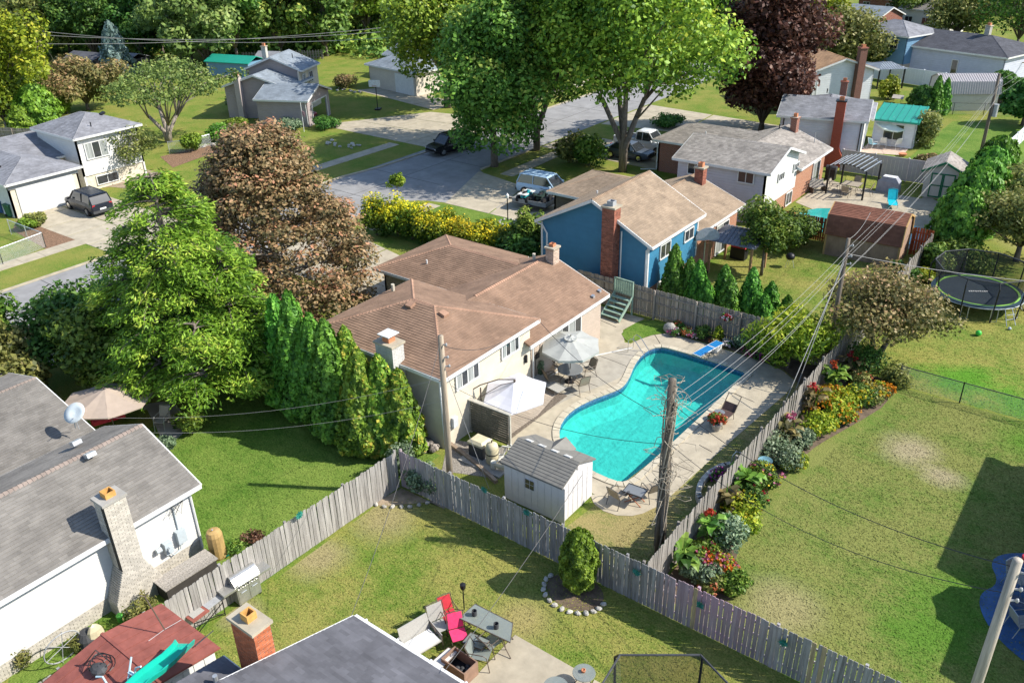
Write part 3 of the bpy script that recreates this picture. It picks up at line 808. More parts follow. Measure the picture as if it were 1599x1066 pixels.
# H12 patio of slabs with cracks
drive('terrace', [(-12.8, 10.0), (-4.5, 10.0), (-6.6, 16.35), (-12.8, 16.35)], 2, 2, CONC, 0.03)
BLUEC = M('blue_painted_concrete', (0.035, 0.11, 0.26), 0.6, 0.25, 1.2, bump=0.15)
sheet('painted_terrace', smooth([(-0.95, 29.3), (-0.3, 30.3), (1.2, 30.9), (5, 31), (5, 24.2), (1.6, 24.6), (0.2, 25.3), (-0.6, 26.3), (-0.85, 27.3), (-0.35, 28.2)], 2), 0.02, BLUEC)
# yards with paving behind the grey house
sheet('terrace', [(-21.3, 63.9), (-10.6, 58.2), (-10.6, 68.0), (-13, 70.6), (-19, 70.2), (-21.3, 71)], 0.02, CONC)
sheet('lawn', [(-19.6, 70.0), (-13.6, 70.0), (-13.6, 73.6), (-20.5, 73.6)], 0.026, G_VERGE)
sheet('terrace', pp((1340, 238), (1362, 218), (1425, 225), (1410, 243)), 0.02, M('pink_concrete', (0.5, 0.38, 0.30), 0.9, 0.1, 3))
TARPM = M('teal_pool_water', (0.02, 0.33, 0.30), 0.15, 0.15, 2, spec=0.6)
PTEAL = [(-20.6, 59.0), (-19.5, 58.6), (-12.4, 58.6), (-11.3, 60.2), (-11.5, 63.2), (-13.5, 63.8), (-19.6, 64.4)]
sheet('pool_cover', smooth(PTEAL, 2), 0.05, TARPM)
# blades of grass standing on the nearer lawns
def turf(x0, x1, y0, y1, n, mat, seed, keep=None, h=.026):
    g = np.random.default_rng(seed); x = g.uniform(x0, x1, n); y = g.uniform(y0, y1, n)
    if keep is not None: k = keep(x, y); x, y = x[k], y[k]
    n = len(x); a = g.random(n) * 6.283; w = .012 + .02 * g.random(n); hh = h * (.5 + .8 * g.random(n)); lx, ly = g.normal(size=n) * .06, g.normal(size=n) * .06
    c, s = np.cos(a) * w, np.sin(a) * w; z0 = np.full(n, .002)
    v = np.stack([np.stack([x - c, y - s, z0], 1), np.stack([x + c, y + s, z0], 1), np.stack([x + c * .7 + lx, y + s * .7 + ly, hh], 1), np.stack([x - c * .7 + lx, y - s * .7 + ly, hh * .9], 1)], 1).reshape(-1, 3)
    return tag(link('grass', leaf_mesh('grass', v, g.random(n), mat), mat), kind='stuff')
def later_turf():
    turf(-21.3, 3, 8, 19.9, 42000, G_DRY, 1, lambda x, y: ~((x > -12.9) & (y < 16.5)))
    turf(-9.9, 4, 20.2, 39.9, 48000, G_PATCH, 2, lambda x, y: x > np.interp(y, [20, 24, 28, 33, 36, 40], [-7.6, -8.3, -8.2, -7.8, -6.9, -6.6]))
    turf(-33, -21.7, 12.8, 22.4, 16000, G_LUSH, 3); turf(-12.9, -10.2, 20.2, 37, 7000, G_STRAW, 4, lambda x, y: x > np.interp(y, [20, 24, 25.2, 31, 37], [-12.9, -12.4, -11.8, -11.4, -11.0]))
    turf(-9.9, 2, 40.2, 58, 22000, G_VERGE, 5); turf(-21, -10.3, 40.2, 56, 15000, G_DRY, 6)
# ================================================================== HOUSES
# ---- main house: brown hipped split-level by the pool
h = thing('house', 'cream brick and siding house with brown hip roofs beside the swimming pool', 'house', (-25, 29, 0))
rf = Roof(h, SH_BROWN, SH_BCAP, seed=11)
hip(rf, -29.6, -21.3, 22.75, 29.75, 3.85, 4.98, 'x')
xm, zr, ze = -25.15, 4.12, 2.7
rf.plane([(-21.33, 29.0, ze), (-21.33, 36.2, ze), (xm, 36.2, zr), (xm, 29.0, zr)])
rf.plane([(-28.97, 36.2, ze), (-28.97, 29.0, ze), (xm, 29.0, zr), (xm, 36.2, zr)], ())
rf.ridge((xm, 29.6, zr), (xm, 36.2, zr))
rf.board((-21.33, 36.2, ze), (xm, 36.2, zr)); rf.board((-28.97, 36.2, ze), (xm, 36.2, zr))
gx0, gy0, gy1, gz = -34.45, 31.6, 38.0, 3.75; gm = (gy0 + gy1) / 2
rf.plane([(gx0, gy0, ze), (-28.97, gy0, ze), (-26.2, gm, gz), (gx0 + 3.2, gm, gz)])
rf.plane([(-28.0, gy1, ze), (gx0, gy1, ze), (gx0 + 3.2, gm, gz), (-26.2, gm, gz), (-27.4, 36.2, 3.28)])
rf.plane([(gx0, gy1, ze), (gx0, gy0, ze), (gx0 + 3.2, gm, gz)])
rf.ridge((gx0, gy0, ze), (gx0 + 3.2, gm, gz)); rf.ridge((gx0, gy1, ze), (gx0 + 3.2, gm, gz)); rf.ridge((gx0 + 3.2, gm, gz), (-26.3, gm, gz))
r_main = rf.done()
flat = [(0, 0), (1, 0)]
def box_walls(root, x0, x1, y0, y1, z1, mat, z0=0.0, sides='sewn', **k):
    pr = [(0, z1), (1, z1)]
    if 's' in sides: wallpoly(root, (x0, y0), (x1, y0), z0, pr, mat, **k)
    if 'e' in sides: wallpoly(root, (x1, y0), (x1, y1), z0, pr, mat, **k)
    if 'n' in sides: wallpoly(root, (x1, y1), (x0, y1), z0, pr, mat, **k)
    if 'w' in sides: wallpoly(root, (x0, y1), (x0, y0), z0, pr, mat, **k)
GREYB = M('shadow_siding', (0.56, 0.50, 0.40), 0.5, 0.04, 2)
box_walls(h, -29.2, -21.72, 23.1, 29.5, 3.8, CREAM, sides='se', laps=True, lap=0.2)
box_walls(h, -29.2, -21.72, 23.1, 29.5, 3.8, CREAM, sides='nw')
wallpoly(h, (-21.715, 29.5), (-21.715, 36.0), 0, [(0, 2.62), (1, 2.62)], BRICKP)
wallpoly(h, (-21.72, 36.0), (-28.6, 36.0), 0, [(0, 2.65), (0.5, 4.0), (1, 2.65)], CREAM)
TAUPEW = M('taupe_wall', (0.36, 0.31, 0.24), 0.7, 0.08, 2)
box_walls(h, -34.05, -28.6, 32.0, 37.6, 2.65, TAUPEW, sides='swn')
wallpoly(h, (-28.6, 32.0), (-28.6, 29.5), 0, [(0, 2.65), (1, 2.65)], TAUPEW)
for a, b, z0 in ((23.95, 25.55, 2.58), (27.2, 28.55, 2.64)): window(h, (-21.69, a), (-21.69, b), z0, z0 + .82, (1, 0), panes=4, curtain=CURT)
window(h, (-21.71, 31.6), (-21.71, 34.0), 0.12, 2.35, (1, 0), panes=4, curtain=CURT, name='sliding_door')
chimney(h, -24.75, -23.75, 22.35, 23.05, 0, 4.75, M('painted_brick', (0.47, 0.46, 0.43), 0.8, 0.1, 4, bump=0.3), M('painted_brick_face', (0.50, 0.49, 0.46), 0.8, 0.1, 4, tint=0.08), cap=CONC, flue_h=0.22, hood=WHITE, seed=5)
chimney(h, -24.95, -24.45, 35.45, 36.0, 3.2, 4.75, BRICKO, M('pale_brick_face', (0.48, 0.38, 0.30), 0.85, 0.1, 4, tint=0.2), cap=CONC, seed=6, flue_h=0.16)
vpipe(h, -25.7, 35.4, 3.95, 0.35, 0.09, CREAM); vpipe(h, -31.5, 33.0, 3.1, 0.3)
def on_wing(px, py):      # point on the wing roof seen at px, py
    for z in np.arange(3.9, 5.1, 0.02):
        p = P(px, py, z)
        zz = 3.85 + min(p.x + 29.6, -21.3 - p.x, p.y - 22.75, 29.75 - p.y) * 0.323
        if z >= zz - 0.01: return p
    return P(px, py, 4.6)
for q in ((641, 478), (693, 492)):
    p = on_wing(*q); roofvent(h, p.x, p.y, p.z, SH_BCAP, 0.0 if q[0] < 660 else R(90), 0.35, 0.3)
p = on_wing(614, 455); vpipe(h, p.x, p.y, p.z - .05, 0.45, 0.09, CREAM)
for px, py in ((926, 460), (936, 452)):
    p = P(px, py, 3.0); roofvent(h, p.x, p.y, 2.7 + (-21.33 - p.x) * 0.372, GALV, 0, 0.16)
downspout(h, [(-21.6, 22.85, 3.7), (-21.72, 23.0, 3.5), (-21.66, 23.02, 0.3)]); downspout(h, [(-21.45, 29.6, 2.6), (-21.62, 29.62, 2.4), (-21.62, 29.62, 0.1)])
mb = MB(); mb.box(-21.7 + 25, -21.55 + 25, 23.55 - 29, 23.85 - 29, 0.9, 1.4); mb.build('meter_box', M('meter_grey', (0.5, 0.52, 0.53), 0.5, 0.05, 4), h)
mb = MB(); mb.box(-21.68 + 25, -21.6 + 25, 29.9 - 29, 30.15 - 29, 1.5, 1.75); mb.box(-21.68 + 25, -21.58 + 25, 29.0 - 29, 29.12 - 29, 1.7, 2.1); mb.build('wall_lamp', BLACK, h)

# ---- blue house
BLUE = M('blue_siding', (0.042, 0.175, 0.29), 0.45, 0.05, 2, rnd=0.03)
h = thing('house', 'bright blue sided house with a tan gable roof and red brick chimney', 'house', (-25, 46, 0))
rf = Roof(h, SH_TAN, SH_TCAP, seed=21)
gable(rf, -29.3, -21.2, 40.5, 47.3, 3.98, 6.03, 'y')
gable(rf, -28.9, -21.25, 47.0, 53.6, 2.8, 4.28, 'y')
g0 = P(853.8, 298.3, 2.75); g1 = P(925, 265.3, 2.75)
gx0, gy0, gy1 = (g0.x + g1.x) / 2, g0.y, g1.y; gm = (gy0 + gy1) / 2; gz = 2.75 + (gy1 - gy0) / 2 * 0.32
rf.plane([(gx0, gy0, 2.75), (-28.9, gy0, 2.75), (-26.6, gm, gz), (gx0 + (gy1 - gy0) / 2, gm, gz)])
rf.plane([(-27.6, gy1, 2.75), (gx0, gy1, 2.75), (gx0 + (gy1 - gy0) / 2, gm, gz), (-26.6, gm, gz)])
rf.plane([(gx0, gy1, 2.75), (gx0, gy0, 2.75), (gx0 + (gy1 - gy0) / 2, gm, gz)])
gr = (gx0 + (gy1 - gy0) / 2, gm, gz)
rf.ridge((gx0, gy0, 2.75), gr); rf.ridge((gx0, gy1, 2.75), gr); rf.ridge(gr, (-26.7, gm, gz))
rf.done()
wallpoly(h, (-29.0, 40.85), (-21.6, 40.85), 0, [(0, 3.9), (0.5, 5.85), (1, 3.9)], BLUE, laps=True, lap=0.19, stop=0.2)
wallpoly(h, (-21.6, 40.85), (-21.6, 47.1), 1.15, [(0, 3.9), (1, 3.9)], BLUE, laps=True, lap=0.19)
wallpoly(h, (-21.66, 40.99), (-21.66, 53.4), 0, [(0, 1.15), (0.5, 1.15), (0.51, 2.75), (1, 2.75)], BRICKO)
wallpoly(h, (-29.0, 47.1), (-29.0, 40.99), 0, [(0, 3.9), (1, 3.9)], BLUE)
wallpoly(h, (-21.75, 53.3), (-28.6, 53.3), 0, [(0, 2.7), (0.5, 4.1), (1, 2.7)], BRICKO)
DBRK = brickmat('dark_brick', (0.17, 0.12, 0.085), (0.13, 0.095, 0.07), (0.2, 0.17, 0.14))
box_walls(h, gx0 + 0.4, -28.9, gy0 + 0.4, gy1 - 0.4, 2.7, DBRK, sides='swn')
wallpoly(h, (-28.95, 53), (-28.95, 47.2), 0, [(0, 2.7), (1, 2.7)], BRICKO)
xwall_window(h, -21.57, (1029, 407), (1047, 373), 1, panes=2); xwall_window(h, -21.57, (1067, 380), (1083, 352), 1, panes=2)
window(h, (-21.65, 42.2), (-21.65, 43.9), 0.25, 1.05, (1, 0), panes=2, curtain=CURT)
window(h, (-21.64, 50.1), (-21.64, 52.0), 0.1, 2.2, (1, 0), panes=2, curtain=CURT, name='sliding_door')
chimney(h, -24.3, -23.5, 40.12, 40.82, 0, 5.85, BRICKR, M('brick_face', (0.27, 0.10, 0.065), 0.85, 0.15, 5, tint=0.3), seed=8, cap=CONC, flue=GREY)
chimney(h, -24.6, -24.0, 52.5, 53.1, 3.4, 5.0, BRICKR, M('brick_face', (0.27, 0.10, 0.065)), seed=9, cap=CONC)
vpipe(h, -26.8, 43.6, 5.0, 0.45); vpipe(h, -28.4, 49.5, 3.1, 0.3, 0.07, BLACK)
downspout(h, [(-29.2, 40.55, 3.8), (-28.95, 40.75, 3.7), (-28.6, 40.78, 3.2), (-28.6, 40.78, 0.2)], r=0.06)
downspout(h, [(-21.4, 40.55, 3.8), (-21.66, 40.75, 3.6), (-21.66, 40.76, 0.2)], r=0.06); downspout(h, [(-23.35, 40.78, 4.4), (-23.35, 40.78, 0.6), (-23.1, 40.7, 0.1)], r=0.05)
mb = MB(); mb.box(-29.06 + 25, -28.94 + 25, 40.79 - 46, 40.9 - 46, 0.1, 3.85); mb.box(-21.65 + 25, -21.56 + 25, 40.79 - 46, 40.92 - 46, 0.1, 3.85); mb.box(-21.64 + 25, -21.55 + 25, 47.02 - 46, 47.14 - 46, 1.2, 3.85)
mb.build('corner_trim', WHITE, h)

# ---- grey split-level with warm grey roof
MAUVE = lapmat('mauve_siding', (0.50, 0.475, 0.49), 0.2); CRW = lapmat('white_siding', (0.62, 0.60, 0.55), 0.2)
h = thing('house', 'pale grey split-level house with warm grey roof and white gable wall', 'house', (-25, 63, 0))
rf = Roof(h, SH_WG, seed=31, course=0.16, tab=0.34)
gable(rf, -28.65, -21.05, 57.1, 63.9, 4.01, 5.14, 'x')
gable(rf, -28.8, -21.05, 63.4, 70.35, 2.8, 4.22, 'y')
g0 = P(1034, 219.7, 2.8); g1 = P(1057.5, 191.5, 2.8); gx0, gy0, gy1 = (g0.x + g1.x) / 2, g0.y, g1.y; gm = (gy0 + gy1) / 2; gz = 3.85
gr = (gx0 + 2.6, gm, gz)
rf.plane([(gx0, gy0, 2.8), (-28.8, gy0, 2.8), (-26.0, gm, gz), gr]); rf.plane([(-27.6, gy1, 2.8), (gx0, gy1, 2.8), gr, (-26.0, gm, gz)])
rf.plane([(gx0, gy1, 2.8), (gx0, gy0, 2.8), gr]); rf.ridge((gx0, gy0, 2.8), gr); rf.ridge((gx0, gy1, 2.8), gr); rf.ridge(gr, (-26.1, gm, gz))
rf.done()
wallpoly(h, (-28.3, 57.4), (-21.45, 57.4), 0, [(0, 3.95), (1, 3.95)], MAUVE)
wallpoly(h, (-21.45, 57.4), (-21.45, 63.6), 1.3, [(0, 3.95), (0.5, 5.0), (1, 3.95)], CRW)
wallpoly(h, (-21.5, 57.54), (-21.5, 70.1), 0, [(0, 1.3), (0.49, 1.3), (0.5, 2.75), (1, 2.75)], BRICKO)
wallpoly(h, (-28.3, 63.6), (-28.3, 57.54), 0, [(0, 3.95), (1, 3.95)], MAUVE)
wallpoly(h, (-21.6, 70.1), (-28.5, 70.1), 0, [(0, 2.7), (0.5, 4.1), (1, 2.7)], BRICKO)
box_walls(h, gx0 + .4, -28.5, gy0 + .4, gy1 - .4, 2.72, BRICKR, sides='swn')
ywall_window(h, 57.37, (1073, 271), (1098, 257), -1, panes=2); ywall_window(h, 57.37, (1151, 284), (1179, 270), -1, panes=2)
xwall_window(h, -21.42, (1214, 285), (1225, 266), 1, panes=3); xwall_window(h, -21.42, (1238, 269), (1248, 251), 1, panes=3)
window(h, (-21.48, 67.4), (-21.48, 69.0), 0.2, 2.2, (1, 0), panes=2, curtain=CURT, name='sliding_door'); window(h, (-21.48, 62.0), (-21.48, 63.2), 0.15, 1.2, (1, 0), panes=2)
chimney(h, -24.4, -23.9, 69.3, 69.9, 3.5, 5.0, BRICKR, seed=9, cap=BRICKR); vpipe(h, -25.0, 68.5, 4.1, 0.5, 0.05, BLACK); vpipe(h, -30.5, 66.6, 3.4, 0.3)
vpipe(h, -22.3, 69.4, 3.2, 0.9, 0.03, GREY); downspout(h, [(gx0 + 0.1, gy0 + 0.3, 2.7), (gx0 + .35, gy0 + .34, 2.4), (gx0 + .35, gy0 + .34, 0.15), (gx0 - 0.9, gy0 - .2, 0.1)], r=0.06)

# ---- white house with tall red chimney (turned with the bend of the street)
def house_local(label, name='house'): return thing(name, label, 'house')
def place(h, x, y, yaw): h.location = (x, y, 0); h.rotation_euler = (0, 0, R(yaw))
BLUW = lapmat('bluish_white_siding', (0.63, 0.64, 0.68), 0.22)
h = house_local('white sided house with grey roof and a tall tapering red brick chimney')
rf = Roof(h, SH_GREY, seed=41, course=0.17, tab=0.36)
gable(rf, -7.5, 0, 0, 6.8, 4.0, 5.1, 'x'); hip(rf, -7.8, 0.3, 6.5, 13.5, 2.75, 4.15, 'y', False, True); rf.done()
wallpoly(h, (-7.2, 0.35), (-0.3, 0.35), 0, [(0, 3.95), (1, 3.95)], BLUW); wallpoly(h, (-0.3, 0.35), (-0.3, 6.5), 0, [(0, 3.95), (0.5, 4.95), (1, 3.95)], CRW)
wallpoly(h, (-0.2, 6.5), (-0.2, 13.2), 0, [(0, 2.7), (1, 2.7)], BLUW); wallpoly(h, (-7.2, 6.5), (-7.2, 0.35), 0, [(0, 3.95), (1, 3.95)], BLUW)
mb = MB(); mb.box(-7.18, -0.28, 0.3, 0.36, 0.0, 1.15); mb.build('brick_base', BRICKO, h)
REDB = brickmat('bright_red_brick', (0.40, 0.085, 0.05), (0.34, 0.07, 0.04), (0.3, 0.1, 0.07))
chimney(h, -2.75, -2.0, -0.38, 0.32, 0, 5.55, REDB, seed=4, cap=BLACK, taper=lambda z: max(0, 1.55 - z) * 0.55)
for x in (-6.9, -0.55): downspout(h, [(x, 0.05, 3.9), (x, 0.28, 3.6), (x, 0.28, 0.2)], BLACK, 0.05)
chimney(h, -3.2, -2.6, 11.3, 11.9, 3.2, 4.9, BRICKR, seed=4, cap=BRICKR); vpipe(h, -4.3, 10.6, 4.0, 0.4, 0.05, BLACK)
place(h, -20.0, 75.6, 14)
# its annex with the green metal roof
h = house_local('low annex with a bright green ribbed metal roof', 'annex')
mb = MB(); GREENR = M('green_metal_roof', (0.02, 0.27, 0.20), 0.4, 0.06, 2)
mb.slab([(-3.8, -0.3, 2.45), (0.3, -0.3, 2.45), (0.3, 4.3, 3.0), (-3.8, 4.3, 3.0)], (0, 0, -0.07))
rr = mb.build('roof', GREENR, h)
for i in range(7):
    mb = MB(); x = -3.7 + i * 0.65; mb.beam((x, -0.28, 2.48), (x, 4.28, 3.03), 0.06, 0.05); mb.build('roof_rib', GREENR, rr)
mb = MB(); mb.box(-3.8, 0.3, -0.38, -0.3, 2.3, 2.46); mb.build('gutter', GREENR, h)
wallpoly(h, (-3.6, 0), (0.05, 0), 0, [(0, 2.4), (1, 2.4)], BLUW); wallpoly(h, (0.05, 0), (0.05, 4.1), 0, [(0, 2.4), (1, 2.9)], BLUW)
window(h, (-2.7, -0.01), (-0.9, -0.01), 0.6, 2.1, (0, -1), panes=2)
place(h, -18.1, 84.2, 5)

# ---- pale blue house with orange brown roof, set diagonally
PBLUE = lapmat('powder_siding', (0.60, 0.62, 0.62), 0.22)
h = house_local('powder white house with orange brown roof and tall brown brick chimney')
rf = Roof(h, SH_OR, seed=51, course=0.2, tab=0.4); hip(rf, -3.85, 3.85, 0, 10.2, 4.4, 5.66, 'y', False, True); rf.done()
wallpoly(h, (-3.5, 0.35), (3.5, 0.35), 0.9, [(0, 4.35), (0.5, 5.5), (1, 4.35)], PBLUE); wallpoly(h, (-3.5, 9.9), (-3.5, 0.35), 0, [(0, 4.35), (1, 4.35)], PBLUE)
wallpoly(h, (3.5, 0.35), (3.5, 9.9), 0, [(0, 4.35), (1, 4.35)], PBLUE)
mb = MB(); mb.box(-3.5, 3.5, 0.37, 0.47, 0, 0.9); mb.build('brick_base', BRICKR, h)
window(h, (-3.2, 0.33), (-2.7, 0.33), 1.0, 4.0, (0, -1), panes=1, glass=WHITE); window(h, (-3.52, 3.0), (-3.52, 1.7), 2.6, 3.6, (-1, 0), panes=2)
BRNB = brickmat('brown_brick', (0.22, 0.10, 0.075), (0.18, 0.085, 0.065), (0.2, 0.13, 0.1))
chimney(h, 1.25, 2.0, -0.35, 0.33, 0, 6.6, BRNB, seed=5, cap=BRICKR); chimney(h, -2.2, -1.6, 6.5, 7.1, 4.6, 6.0, BRNB, seed=5, cap=CONC)
place(h, -28.2, 94.3, 46)

# ---- far blue house with hipped roof and its long low neighbour wing
FBLUE = lapmat('far_blue_siding', (0.13, 0.25, 0.37), 0.22)
h = house_local('two storey steel blue house with grey hipped roof in the far right corner')
rf = Roof(h, SH_GREY, seed=61, course=0.22, tab=0.45); hip(rf, -8.5, 0, 0, 7.2, 4.6, 5.9, 'x'); rf.done()
box_walls(h, -8.1, -0.35, 0.35, 6.9, 4.55, FBLUE, z0=1.2, sides='sew'); box_walls(h, -8.1, -0.35, 0.4, 6.9, 1.2, BRICKP, sides='sew')
for x in (-6.6, -2.6): window(h, (x, 0.33), (x + 1.1, 0.33), 2.9, 4.1, (0, -1), panes=2)
window(h, (-2.9, 0.38), (-2.2, 0.38), 0.4, 1.1, (0, -1), panes=1)
place(h, -28.4, 118.7, -20)
h = house_local('long low blue grey house with charcoal roof and small stone chimney')
LBLUE = lapmat('pale_blue_siding', (0.45, 0.47, 0.55), 0.25)
rf = Roof(h, SH_DARK, seed=62, course=0.22, tab=0.45); hip(rf, 0, 12.6, 0, 9.5, 3.4, 4.9, 'x', False, True); rf.done()
wallpoly(h, (0.3, 0.4), (12.2, 0.4), 0, [(0, 3.3), (1, 3.3)], LBLUE); wallpoly(h, (0.3, 9.1), (0.3, 0.4), 0, [(0, 3.3), (.5, 4.7), (1, 3.3)], LBLUE); wallpoly(h, (12.2, 0.4), (12.2, 9), 0, [(0, 3.3), (1, 3.3)], LBLUE)
window(h, (5.9, 0.38), (6.75, 0.38), 0.5, 2.4, (0, -1), panes=1, name='door'); chimney(h, 6.9, 7.5, 4.6, 5.2, 4.4, 5.9, STONE, seed=4, cap=CONC)
place(h, -28.7, 120.3, -17)

# ---- far roofs along the top right edge
for lab, px, py, yaw, w, d, sm, wm, ze in (
        ('distant long house with pale teal roof beyond the dark red maple', 1238, 42, -14, 15, 8, SH_BLUE, BRICKR, 3.0),
        ('distant white gabled house with grey brown roof between two green trees', 1398, 42, -12, 9, 8, SH_GB, CRW, 3.4),
        ('distant house with broad grey brown roof at the top edge of the photo', 1335, 18, -12, 14, 9, SH_GB, BRICKR, 3.0),
        ('distant house with brown roof at the top right edge', 1515, 14, -10, 16, 9, SH_RUST, BRICKR, 3.0)):
    h = house_local(lab); rf = Roof(h, sm, seed=int(px), course=0.3, tab=0.6); hip(rf, 0, w, 0, d, ze, ze + d * 0.17, 'x', False, False); rf.done()
    wallpoly(h, (0.3, 0.3), (w - 0.3, 0.3), 0, [(0, ze), (1, ze)], wm); wallpoly(h, (0.3, d - .3), (0.3, 0.3), 0, [(0, ze), (.5, ze + d * .16), (1, ze)], wm); wallpoly(h, (w - .3, .3), (w - .3, d - .3), 0, [(0, ze), (.5, ze + d * .16), (1, ze)], wm)
    for q in range(3): window(h, (1.2 + q * w / 3.2, 0.28), (2.5 + q * w / 3.2, 0.28), 1.2, 2.3, (0, -1), panes=2)
    p = P(px, py, 0.5); place(h, p.x, p.y, yaw)

# ---- house on the left across the street
h = thing('house', 'white split-level house with charcoal grey roof and a wide white garage door', 'house', (-74, 33, 0))
rf = Roof(h, SH_GREY, seed=71, course=0.16, tab=0.34)
hip(rf, -77.9, -70.8, 33.7, 39.9, 4.6, 5.75, 'x'); hip(rf, -76, -69.2, 26.9, 33.1, 2.8, 3.75, 'x', False, True)
gable(rf, -84, -73.6, 28.4, 35.6, 2.8, 4.1, 'y'); rf.done()
LW = lapmat('left_house_siding', (0.60, 0.59, 0.565), 0.2)
wallpoly(h, (-71.2, 34.0), (-71.2, 39.6), 1.3, [(0, 4.55), (1, 4.55)], LW); wallpoly(h, (-77.6, 34.0), (-71.2, 34.0), 0, [(0, 4.55), (1, 4.55)], LW); wallpoly(h, (-71.2, 39.6), (-77.6, 39.6), 0, [(0, 4.55), (1, 4.55)], LW)
wallpoly(h, (-71.3, 34.1), (-71.3, 39.5), 0, [(0, 1.3), (1, 1.3)], M('cream_brick', (0.6, 0.54, 0.42), 0.8, 0.1, 4))
CB = M('cream_brick', (0.6, 0.54, 0.42))
wallpoly(h, (-69.6, 27.2), (-69.6, 32.8), 0, [(0, 2.75), (1, 2.75)], CB); wallpoly(h, (-76, 27.2), (-69.6, 27.2), 0, [(0, 2.75), (1, 2.75)], LW); wallpoly(h, (-69.6, 32.8), (-73.9, 32.8), 0, [(0, 2.75), (1, 2.75)], CB)
wallpoly(h, (-74.0, 32.8), (-74.0, 35.2), 0, [(0, 2.7), (1, 2.7)], CB)
mb = MB(); mb.box(-69.6 + 74, -69.52 + 74, 27.75 - 33, 32.3 - 33, 0.0, 2.25)
gd = mb.build('garage_door', WHITE, h)
for r in range(4):
    for c in range(4):
        mb = MB(); y0 = 27.8 + c * 1.12 - 33; z0 = 0.04 + r * 0.55; mb.box(4.4 + 0.08, 4.4 + 0.10, y0 + 0.02, y0 + 1.1, z0 + 0.015, z0 + 0.535); mb.build('door_panel', WHITE, gd)
mb = MB(); mb.box(4.38, 4.5, 27.2 - 33, 32.8 - 33, 2.27, 2.72); mb.build('fascia_panel', GREY, h)
window(h, (-71.18, 34.6), (-71.18, 36.6), 2.6, 4.0, (1, 0), panes=3, curtain=CURT); window(h, (-73.98, 33.6), (-73.98, 34.8), 0.6, 2.1, (1, 0), panes=2)
window(h, (-71.28, 35), (-71.28, 37), 0.3, 1.1, (1, 0), panes=2)
mb = MB()
for k, (x, y) in enumerate(((-70.4, 27.0),)): pass
for k in range(3): roofvent(h, -73.6 + k * 0.4, 28.3 - 0.0, 3.25, BLACK, 0, 0.3)
roofvent(h, -74.2, 38.4, 5.3, BLACK, 0, .4); vpipe(h, -71.9, 36.0, 4.9, 0.5, 0.05, BLACK)

# ---- house with the open garage behind the copper tree
TAUPE = lapmat('taupe_siding', (0.33, 0.28, 0.275), 0.2)
h = house_local('taupe sided house with blue grey roofs and an open garage')
rf = Roof(h, SH_BLUE, seed=81, course=0.2, tab=0.4)
gable(rf, -6.2, 0, 0, 6.4, 2.8, 3.9, 'x'); gable(rf, -11.5, -3.4, 3.0, 9.5, 3.4, 4.7, 'y'); gable(rf, -10.6, -3.4, 6.6, 11.6, 4.6, 6.0, 'y'); rf.done()
wallpoly(h, (-6.0, 0.3), (-0.3, 0.3), 0, [(0, 2.75), (1, 2.75)], TAUPE); wallpoly(h, (-11.2, 3.3), (-3.7, 3.3), 0, [(0, 3.3), (.5, 4.55), (1, 3.3)], TAUPE)
wallpoly(h, (-10.3, 7.0), (-3.7, 7.0), 0, [(0, 4.55), (.5, 5.85), (1, 4.55)], TAUPE); wallpoly(h, (-3.7, 6.4), (-3.7, 11.4), 0, [(0, 4.55), (1, 4.55)], M('beige_siding', (0.62, 0.55, 0.44), 0.6, 0.05, 3))
wallpoly(h, (-0.3, 0.3), (-0.3, 1.5), 0, [(0, 2.75), (1, 3.1)], TAUPE); wallpoly(h, (-0.3, 5.3), (-0.3, 6.1), 0, [(0, 2.95), (1, 2.75)], TAUPE); wallpoly(h, (-0.3, 1.5), (-0.3, 5.3), 2.25, [(0, 3.15), (.45, 3.8), (1, 2.95)], TAUPE)
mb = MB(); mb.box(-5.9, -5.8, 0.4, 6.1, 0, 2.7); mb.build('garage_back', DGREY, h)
mb = MB(); mb.box(-0.34, -0.24, 1.42, 1.52, 0, 2.3); mb.box(-0.34, -0.24, 5.28, 5.38, 0, 2.3); mb.box(-0.34, -0.24, 1.42, 5.38, 2.2, 2.32); mb.build('door_frame', WHITE, h)
window(h, (-3.68, 8.9), (-3.68, 9.9), 2.9, 4.1, (1, 0), panes=2); window(h, (-3.68, 7.2), (-3.68, 8.0), 2.9, 4.1, (1, 0), panes=1, curtain=CURT)
chimney(h, -9.6, -9.0, 2.6, 3.25, 0, 4.6, M('taupe_panel', (0.42, 0.36, 0.34), 0.7, 0.05, 4), seed=3, cap=CONC); chimney(h, -9.3, -8.8, 9.3, 9.8, 5.0, 6.6, STONE, seed=3, cap=CONC)
vpipe(h, -5.2, 8.5, 5.6, 0.5, 0.05, BLACK); downspout(h, [(-0.35, 0.1, 2.7), (-0.35, 0.2, 0.2)])
place(h, -72.0, 59.3, 25)

# ---- beige house beyond the basketball hoop
h = house_local('beige house with pale grey roof and teal gable beside the basketball hoop')
BEI = M('beige_wall', (0.56, 0.50, 0.42), 0.7, 0.05, 3)
rf = Roof(h, SH_BLUE, seed=91, course=0.22, tab=0.45); hip(rf, -5.4, 4.6, 0, 6.6, 2.8, 4.0, 'x', True, True); gable(rf, -9, 3, 5.5, 13, 2.9, 4.4, 'x'); rf.done()
wallpoly(h, (-5.0, 0.35), (4.2, 0.35), 0, [(0, 2.75), (1, 2.75)], BEI); wallpoly(h, (-5.0, 6.3), (-5.0, 0.35), 0, [(0, 2.75), (1, 2.75)], BEI)
wallpoly(h, (-8.7, 12.7), (-8.7, 5.8), 0, [(0, 2.85), (.5, 4.25), (1, 2.85)], M('teal_siding', (0.12, 0.33, 0.36), 0.6, 0.06, 3)); wallpoly(h, (-8.7, 5.8), (-5.0, 5.8), 0, [(0, 2.85), (1, 2.85)], BEI)
